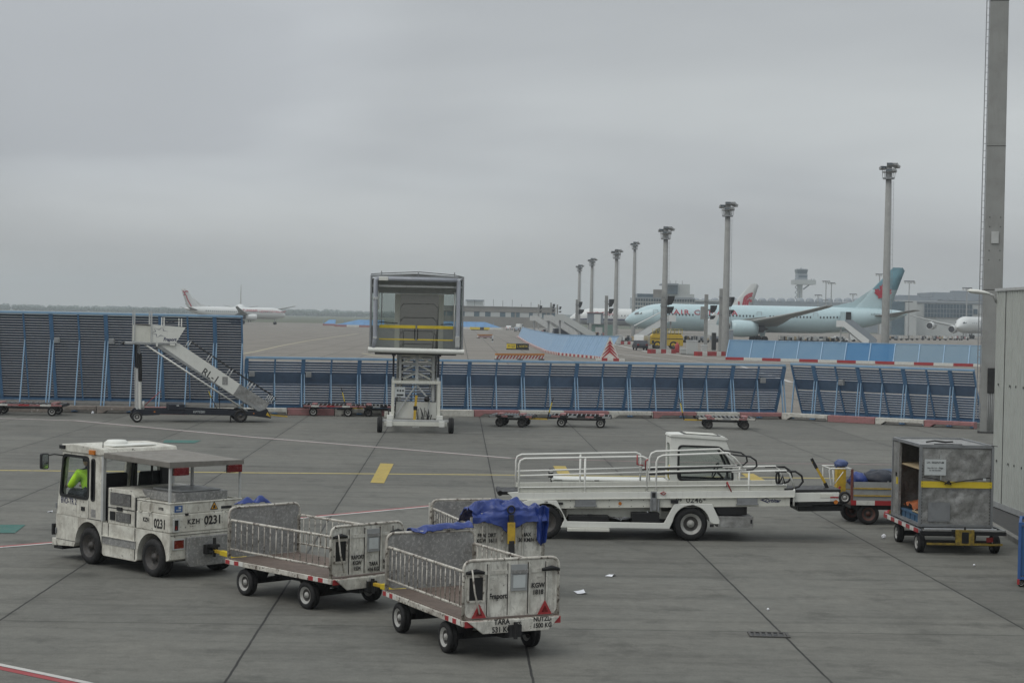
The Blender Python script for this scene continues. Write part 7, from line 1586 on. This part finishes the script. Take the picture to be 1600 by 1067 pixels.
barricade(775, 850, 552.5, 562.5, 'wide orange topped red and white barricade just behind the low fence')
barricade(747, 769.5, 522.5, 528.5, 'small red and white barricade farther up the taxiway')
P = G(751, 516); t = thing('taxiway_sign', 'far yellow and black taxiway sign seen small', 'sign', (P.x, P.y, 0)); s_ = P.y / 2750
MB().box(-17 * s_, -1 * s_, 0, .3, .2, 1.0, 'yel2').box(-1 * s_, 5 * s_, 0, .3, .2, 1.0, 'black').box(5 * s_, 14 * s_, 0, .3, .2, 1.0, 'yel2').obj('panel', t); MB().box(-15 * s_, 12 * s_, .1, .2, 0, .2, 'dark').obj('foot', t)
P = G(769.5, 535); t = thing('marker_post', 'short pale marker post on the taxiway left of the yellow sign', 'marker', (P.x, P.y, 0)); MB().box(-.12, .12, -.1, .1, 0, 1.25, 'sign').box(-.13, .13, -.11, .11, .3, .6, 'dark').obj('post', t)

# ------------------------------------------------------------------ service vehicles and clutter around the far stands
def car(label, px, yg, rz, body, kind='car', group=None, rear_lit=False):
    p = G(px, yg); t = thing(kind, label, kind.replace('_', ' '), (p.x, p.y, 0), rz, group)
    van = kind == 'van'
    prof = [(-2.1, .35), (2.1, .35), (2.15, .75), (1.25, .90), (.65, 1.42), (-1.3, 1.45), (-2.0, .98), (-2.15, .7)] if not van else [(-2.4, .4), (2.4, .4), (2.45, .95), (1.9, 1.15), (1.3, 2.0), (-2.3, 2.05), (-2.42, 1.2)]
    MB().prism(rpoly(prof, .12, 3), -.85, .85, 'y', body).obj('body', t, bevel=.05)
    wp = [(1.05, .93), (.58, 1.36), (-1.2, 1.38), (-1.75, .98)] if not van else [(1.75, 1.2), (1.25, 1.85), (.2, 1.85), (.2, 1.2)]
    b = MB(); b.prism(wp, -.87, .87, 'y', 'win')
    if not van: b.prism([(1.22, .93), (.68, 1.38), (.60, 1.38), (1.05, .93)], -.72, .72, 'y', 'win').prism([(-1.34, 1.40), (-1.98, 1.0), (-1.9, .98), (-1.28, 1.38)], -.72, .72, 'y', 'win')
    else: b.prism([(1.93, 1.2), (1.36, 1.95), (1.3, 1.95), (1.8, 1.2)], -.75, .75, 'y', 'win')
    b.obj('window', t)
    xs = (-1.3, 1.3) if not van else (-1.5, 1.5)
    for x in xs:
        for y in (-.76, .76): MB().lathe([(.001, -.1), (.2, -.1), (.3, -.1), (.32, -.05), (.32, .05), (.3, .1), (.2, .1), (.001, .1)], (x, y, .325), (0, 1, 0), 'rubber', 16).obj('wheel', t)
    for y in (-.62, .62): MB().box(-2.2 if not van else -2.46, -2.06 if not van else -2.36, y - .15, y + .15, .7, .95, mat('tail_light_lit', (.6, .03, .03), .3) if rear_lit else 'lamp').obj('tail_light', t)
    return t
car('small white car with red tail lights driving away on the taxiway road', 796, 515.5, R(78), 'acwhite', rear_lit=True)
car('dark car driving behind the start of the leaning blue fence', 809, 518.2, R(80), 'bgrey')
car('white van beyond the leaning blue fence on the service road', 812, 515, R(75), 'acwhite', 'van')
car('dark blue car parked before the pale blue nose', 1000, 547, R(95), 'navy')
car('white van parked beside the dark blue car under the pale blue nose', 1008, 544, R(60), 'acwhite', 'van')
car('white car parked under the rear fuselage of the pale blue airliner', 1313, 535.0, R(4), 'acwhite')
car('long white car in front of the pale blue airliner, behind the blue mesh fence', 1285, 535.3, R(2), 'acwhite')
car('white van by the stair truck below the open rear door', 1343, 534, R(0), 'acwhite', 'van')
car('dark van under the nose of the white striped airliner', 880, 527, R(10), 'navy', 'van')
car('grey car among the carts left of the pale blue nose', 912, 527, R(0), 'bgrey')
# yellow tank truck
P = D(1017, 500, 275); t = thing('tank_truck', 'yellow tank truck standing behind the red and white kerb under the pale blue nose', 'truck', (P.x, 275, 0), 0); s_ = 275 / 2750
M['truck'] = mat('truck_yellow', (.50, .34, .02), .5, dirt=.25)
b = MB().prism([(0, .7), (.9, .5), (5.0, .5), (5.0, 1.9), (4.7, 2.3), (.3, 2.3), (0, 2.0)], -1.2, 1.2, 'y', 'truck'); b.obj('body', t, bevel=.06)
b = MB()
for z in (2.5, 2.8, 3.1): b.bar((.2, -1.15, z), (4.9, -1.15, z), .05, .05, 'yel2')
for k in range(9): b.bar((.2 + k * .58, -1.15, 2.3), (.2 + k * .58, -1.15, 3.1), .05, .05, 'yel2')
for k in range(6): b.bar((.4 + k * .8, -1.0, 2.3), (.9 + k * .7, -.6, 3.0), .06, .06, 'sign' if k % 2 else 'dark')
b.obj('top_rail', t); MB().box(.3, 4.7, -1.0, 1.0, 2.3, 2.45, 'dark').obj('top_deck', t)
for x in (3.5, 1.0):
    for y in (-1.08, 1.08): wheel(t, (x, y, .62), .62, .3, 'rimd')
MB().box(0, 5.0, -1.24, -1.2, 1.55, 1.65, 'dark').box(.1, .5, -1.26, -1.2, .8, 1.3, 'dark').obj('side_trim', t)
# red and white low barriers by the posts
def low_barrier(px0, px1, y, label):
    a, c = G(px0, y), G(px1, y); L_ = (c - a).length; t = thing('low_barrier', label, 'barrier', a, math.atan2(c.y - a.y, c.x - a.x)); n = max(3, int(L_ / 1.0)); b = MB()
    for i in range(n): b.box(L_ * i / n, L_ * (i + 1) / n, -.3, .3, 0, .55, 'red' if i % 2 == 0 else 'tape')
    b.obj('block_row', t)
low_barrier(1014, 1054, 552, 'red and white low barrier in front of the yellow tank truck'); low_barrier(1087, 1110, 556, 'red and white low barrier below the grey cabinets'); low_barrier(968, 988, 538, 'red and white low barrier under the pale blue nose'); low_barrier(1110, 1131, 556, 'red low barrier at the foot of the thickest stand post')
def cabinet(px, yg, w, h, label, m='lgrey'):
    p = G(px, yg); s = p.y / 2750; t = thing('cabinet', label, 'cabinet', (p.x, p.y, 0)); MB().box(-w * s / 2, w * s / 2, -.6, .6, .15, h * s, m).obj('body', t, bevel=.03); MB().box(-w * s / 2 - .05, w * s / 2 + .05, -.65, .65, h * s + .002, h * s + .12, 'sign').obj('lid', t); MB().box(-w * s / 2 + .05, w * s / 2 - .05, -.55, .55, 0, .149, 'conc').obj('plinth', t)
cabinet(1081, 555, 17, 22, 'large pale grey cabinet right of the yellow tank truck', 'bpale'); cabinet(1099.5, 553, 8, 13, 'small grey cabinet beside the large pale one'); cabinet(1068, 554, 10, 8, 'low grey machine left of the large pale cabinet'); cabinet(1140, 548, 9, 32, 'tall grey cabinet right of the thickest stand post', 'bgrey'); cabinet(1115, 548, 6, 28, 'dark tall cabinet left of the thickest stand post', 'dark'); cabinet(966, 539, 7, 15, 'pale cabinet at the end of the leaning blue fence', 'lgrey')
P = G(1058, 551); t = thing('fire_extinguisher', 'red wheeled fire extinguisher right of the yellow tank truck', 'fire extinguisher', (P.x, P.y, 0))
MB().lathe([(.3, .15), (.32, .3), (.32, 1.0), (.2, 1.25), (.08, 1.3), (.08, 1.5), (.001, 1.5)], (0, 0, 0), (0, 0, 1), 'red', 14).obj('cylinder', t); MB().bar((.25, .1, .2), (.3, .2, 1.45), .05, .05, 'dark').cyl((-.3, .2, .2), (.3, .2, .2), .2, 'dark', 12).box(-.3, .3, -.2, .1, .0, .15, 'red').obj('trolley', t)

# passenger stairs and bridges at the far stands
def far_stairs(label, px, yg, rz, h, L_, m='acwhite', canopy=False, Y=None):
    p = D(px, 500, Y) if Y else G(px, yg); t = thing('aircraft_stairs', label, 'aircraft stairs', (p.x, p.y, 0), rz)
    for y in (-.8, .8): MB().prism([(0, .4), (.6, .3), (L_, h - .2), (L_ + 1.5, h - .2), (L_ + 1.5, h + 1.1), (L_, h + 1.1), (-.1, 1.3)], y - .05, y + .05, 'y', m).obj('side_panel', t)
    b = MB(); n = 12
    for k in range(n): f = k / n; b.box(.1 + (L_ - .1) * f, .1 + (L_ - .1) * (f + 1 / n) + .1, -.74, .74, .35 + (h - .35) * f, .41 + (h - .35) * f, 'steel')
    b.box(L_, L_ + 1.5, -.74, .74, h - .08, h, 'steel'); b.obj('step', t)
    MB().box(-.4, L_ + 1.2, -.7, .7, .35, .6, 'grey').bar((L_ + .6, 0, .5), (L_ + .6, 0, h - .1), .5, .3, 'grey').bar((1.2, 0, .5), (L_ - .3, 0, h - .6), .3, .2, 'grey').obj('chassis', t)
    for x in (.3, L_ + .6):
        for y in (-.75, .75): MB().lathe([(.001, -.1), (.3, -.1), (.34, 0), (.3, .1), (.001, .1)], (x, y, .345), (0, 1, 0), 'rubber', 14).obj('wheel', t)
    if canopy: MB().prism([(-.1, 3.2), (L_, h + 2.3), (L_ + 1.6, h + 2.3), (L_ + 1.6, h + 2.4), (L_, h + 2.4), (-.1, 3.3)], -.85, .85, 'y', 'bpale').obj('canopy', t)
    return t
far_stairs('white stairs reaching the open rear door of the pale blue airliner', 1357, 541, R(168), 4.0, 5.0)
far_stairs('second narrower grey stairs right of the open rear door', 1369, 540, R(165), 4.2, 5.0, 'bgrey')
far_stairs('white covered stairs at the front door of the pale blue airliner', 992, 545, R(6), 4.4, 6.5, 'acwhite', True, 345)
far_stairs('pale stairs among the carts left of the white striped airliner', 904, 529, R(160), 4.0, 6.5, 'lgrey')
far_stairs('long pale stairs behind the leaning blue fence', 929, 531, R(165), 4.2, 7.0, 'bpale')
far_stairs('far pale stairs beside the small far stand posts', 872, 524, R(160), 3.8, 6.0, 'lgrey')
# white side panels of a loader raised at the fuselage
P = D(1109, 500, 372); t = thing('catering_truck', 'white raised service truck body beside the stand post with red lettering behind', 'truck', (P.x, 372, 0))
MB().prism([(-1.2, 1.6), (1.9, 1.3), (2.2, 3.6), (-1.0, 3.9)], -1.1, 1.1, 'y', 'acwhite').obj('box', t, bevel=.05); MB().prism([(-.9, 3.95), (1.2, 3.75), (1.8, 5.6), (1.0, 6.4)], -1, 1, 'y', 'acwhite').obj('upper_panel', t); MB().box(-1.4, 2.2, -1, 1, .5, 1.25, 'bgrey').obj('chassis', t)
for x in (-.8, 1.5):
    for y in (-.9, .9): MB().lathe([(.001, -.15), (.4, -.15), (.45, 0), (.4, .15), (.001, .15)], (x, y, .45), (0, 1, 0), 'rubber', 14).obj('wheel', t)
# baggage carts and dollies on the far stands
def far_cart(label, px, yg, rz, load, group):
    p = G(px, yg); t = thing('loaded_cart', label, 'cart', (p.x, p.y, 0), rz, group)
    MB().box(-1.3, 1.3, -.7, .7, .42, .52, 'dark').obj('deck', t)
    for x in (-.9, .9):
        for y in (-.6, .6): MB().lathe([(.001, -.07), (.2, -.07), (.23, 0), (.2, .07), (.001, .07)], (x, y, .235), (0, 1, 0), 'rubber', 12).obj('wheel', t)
    b = MB()
    for x in (-1.27, 1.27): b.box(x - .03, x + .03, -.7, .7, .52, 1.4, 'lgrey')
    if load == 'frame': b.box(-1.3, 1.3, -.7, .7, 1.4, 1.46, 'grey')
    b.obj('end_frame', t)
    if load != 'frame':
        b = MB(); r_ = random.Random(px)
        for k in range(5): b.box(-1.1 + k * .44, -.72 + k * .44, -.55, .55, .53, .8 + r_.random() * .55, r_.choice(['navy', 'kred', 'black', 'bgrey', 'cream2', 'acwhite']))
        b.obj('baggage', t)
rr = random.Random(11)
rows = [('left of the pale blue nose behind the leaning fence', [(868 + 8.5 * k, 526 + .25 * k) for k in range(9)]), ('under the white striped airliner behind the leaning fence', [(835 + 9 * k, 521.5 + .3 * k) for k in range(6)]), ('below the forward fuselage of the pale blue airliner', [(1062 + 7.2 * k, 535) for k in range(6)]), ('below the rear fuselage behind the blue mesh fence', [(1224 + 6.6 * k, 534.2 + .14 * k) for k in range(14)]), ('under the engines of the four engined airliner', [(1396 + 8.5 * k, 531.5) for k in range(14)]), ('beside the red low barrier under the pale blue nose', [(972 + 8 * k, 536) for k in range(2)])]
for nm, ps in rows:
    for px, yg in ps: far_cart(f'small baggage cart in the row {nm}', px + rr.uniform(-1.5, 1.5), yg + rr.uniform(-.4, .4), R(rr.uniform(-25, 25)), rr.choice(['frame', 'bags', 'bags']), f'baggage carts {nm}')
# green and grey passenger bridge behind the posts
P = D(930, 500, 420); t = thing('passenger_bridge', 'pale passenger bridge cab with a greenish base left of the pale blue nose', 'passenger bridge', (P.x, 420, 0)); s_ = 420 / 2750
def zz(y): return D(930, y, 420).z
MB().box((918 - 930) * s_, (942 - 930) * s_, -2, 3, zz(505), zz(489), 'bgrey').obj('tunnel', t); MB().box((927.5 - 930) * s_, (938 - 930) * s_, -2.2, -2.0, zz(506), zz(491), 'acwhite').obj('side_panel', t); MB().box((917 - 930) * s_, (942 - 930) * s_, -2.3, 3.2, zz(489) + .002, zz(488), 'kred').obj('roof_edge', t)
MB().box((925 - 930) * s_, (960 - 930) * s_, -1.5, 2, 0, zz(507), mat('bridge_green', (.16, .24, .21), .6, dirt=.2)).obj('base', t); MB().box((930 - 930) * s_, (941 - 930) * s_, -1.8, -1.5, 0, zz(511), 'lgrey').obj('door_panel', t)

# ------------------------------------------------------------------ far woods
def woods(name, label, Y, x0, x1, h, n, seed):
    r_ = random.Random(seed); b = MB(); m = mat('far_foliage', (.045, .065, .04), .95, vary=.5, ds=.15)
    x = x0
    while x < x1:
        hh = h * (.80 + .2 * r_.random()) * (.9 + .25 * noise.noise(Vector((x * .004, seed, 0)))); w = hh * r_.uniform(.7, 1.3); y = Y + r_.uniform(0, 60)
        for k in range(7):
            c = Vector((x + r_.uniform(-.4, .4) * w, y + r_.uniform(-.3, .3) * w, hh * r_.uniform(.25, .8))); s = w * r_.uniform(.25, .45)
            vs = [c + Vector((s * r_.uniform(.7, 1.2) * math.cos(a) * math.cos(e), s * math.sin(a) * math.cos(e), s * r_.uniform(.7, 1.2) * math.sin(e))) for e in (-1.0, 0, 1.0) for a in [2 * math.pi * j / 6 for j in range(6)]]
            b.add(vs, [(i * 6 + j, i * 6 + (j + 1) % 6, (i + 1) * 6 + (j + 1) % 6, (i + 1) * 6 + j) for i in range(2) for j in range(6)] + [tuple(range(5, -1, -1)), tuple(range(12, 18))], m)
        x += w * .30
    return tag(b.obj(name), label, None, None, 'stuff')
woods('far_woods', 'thin belt of far woods along the horizon', 2500, -1200, 100, 7.2, 0, 3)
woods('far_woods', 'second paler belt of woods on the horizon', 3600, -2000, 2400, 11, 0, 5)

# ------------------------------------------------------------------ haze
bm_ = MB().box(-4300, 4300, -140, 4300, -1.02, 75, 'grey'); hz_ = bm_.obj('haze'); hz_['kind'] = 'stuff'
hm = bpy.data.materials.new('haze_air'); hm.use_nodes = True; t_ = hm.node_tree; t_.nodes.clear()
o_ = nd(t_, 'ShaderNodeOutputMaterial'); pv = nd(t_, 'ShaderNodeVolumePrincipled'); pv.inputs['Color'].default_value = (.80, .87, .93, 1); pv.inputs['Density'].default_value = .00026; pv.inputs['Anisotropy'].default_value = .2
t_.links.new(pv.outputs[0], o_.inputs['Volume']); hz_.data.materials.clear(); hz_.data.materials.append(hm)

# ------------------------------------------------------------------ lettering becomes plain meshes
def bake_lettering():
    dg = bpy.context.evaluated_depsgraph_get(); fonts = [o for o in COL.objects if o.type == 'FONT']
    made = [(o, bpy.data.meshes.new_from_object(o.evaluated_get(dg), depsgraph=dg)) for o in fonts]
    for o, me in made:
        n = bpy.data.objects.new('lettering', me); COL.objects.link(n); n.parent = o.parent; n.location = o.location; n.rotation_euler = o.rotation_euler; n.scale = o.scale
        bpy.data.objects.remove(o)
bake_lettering()
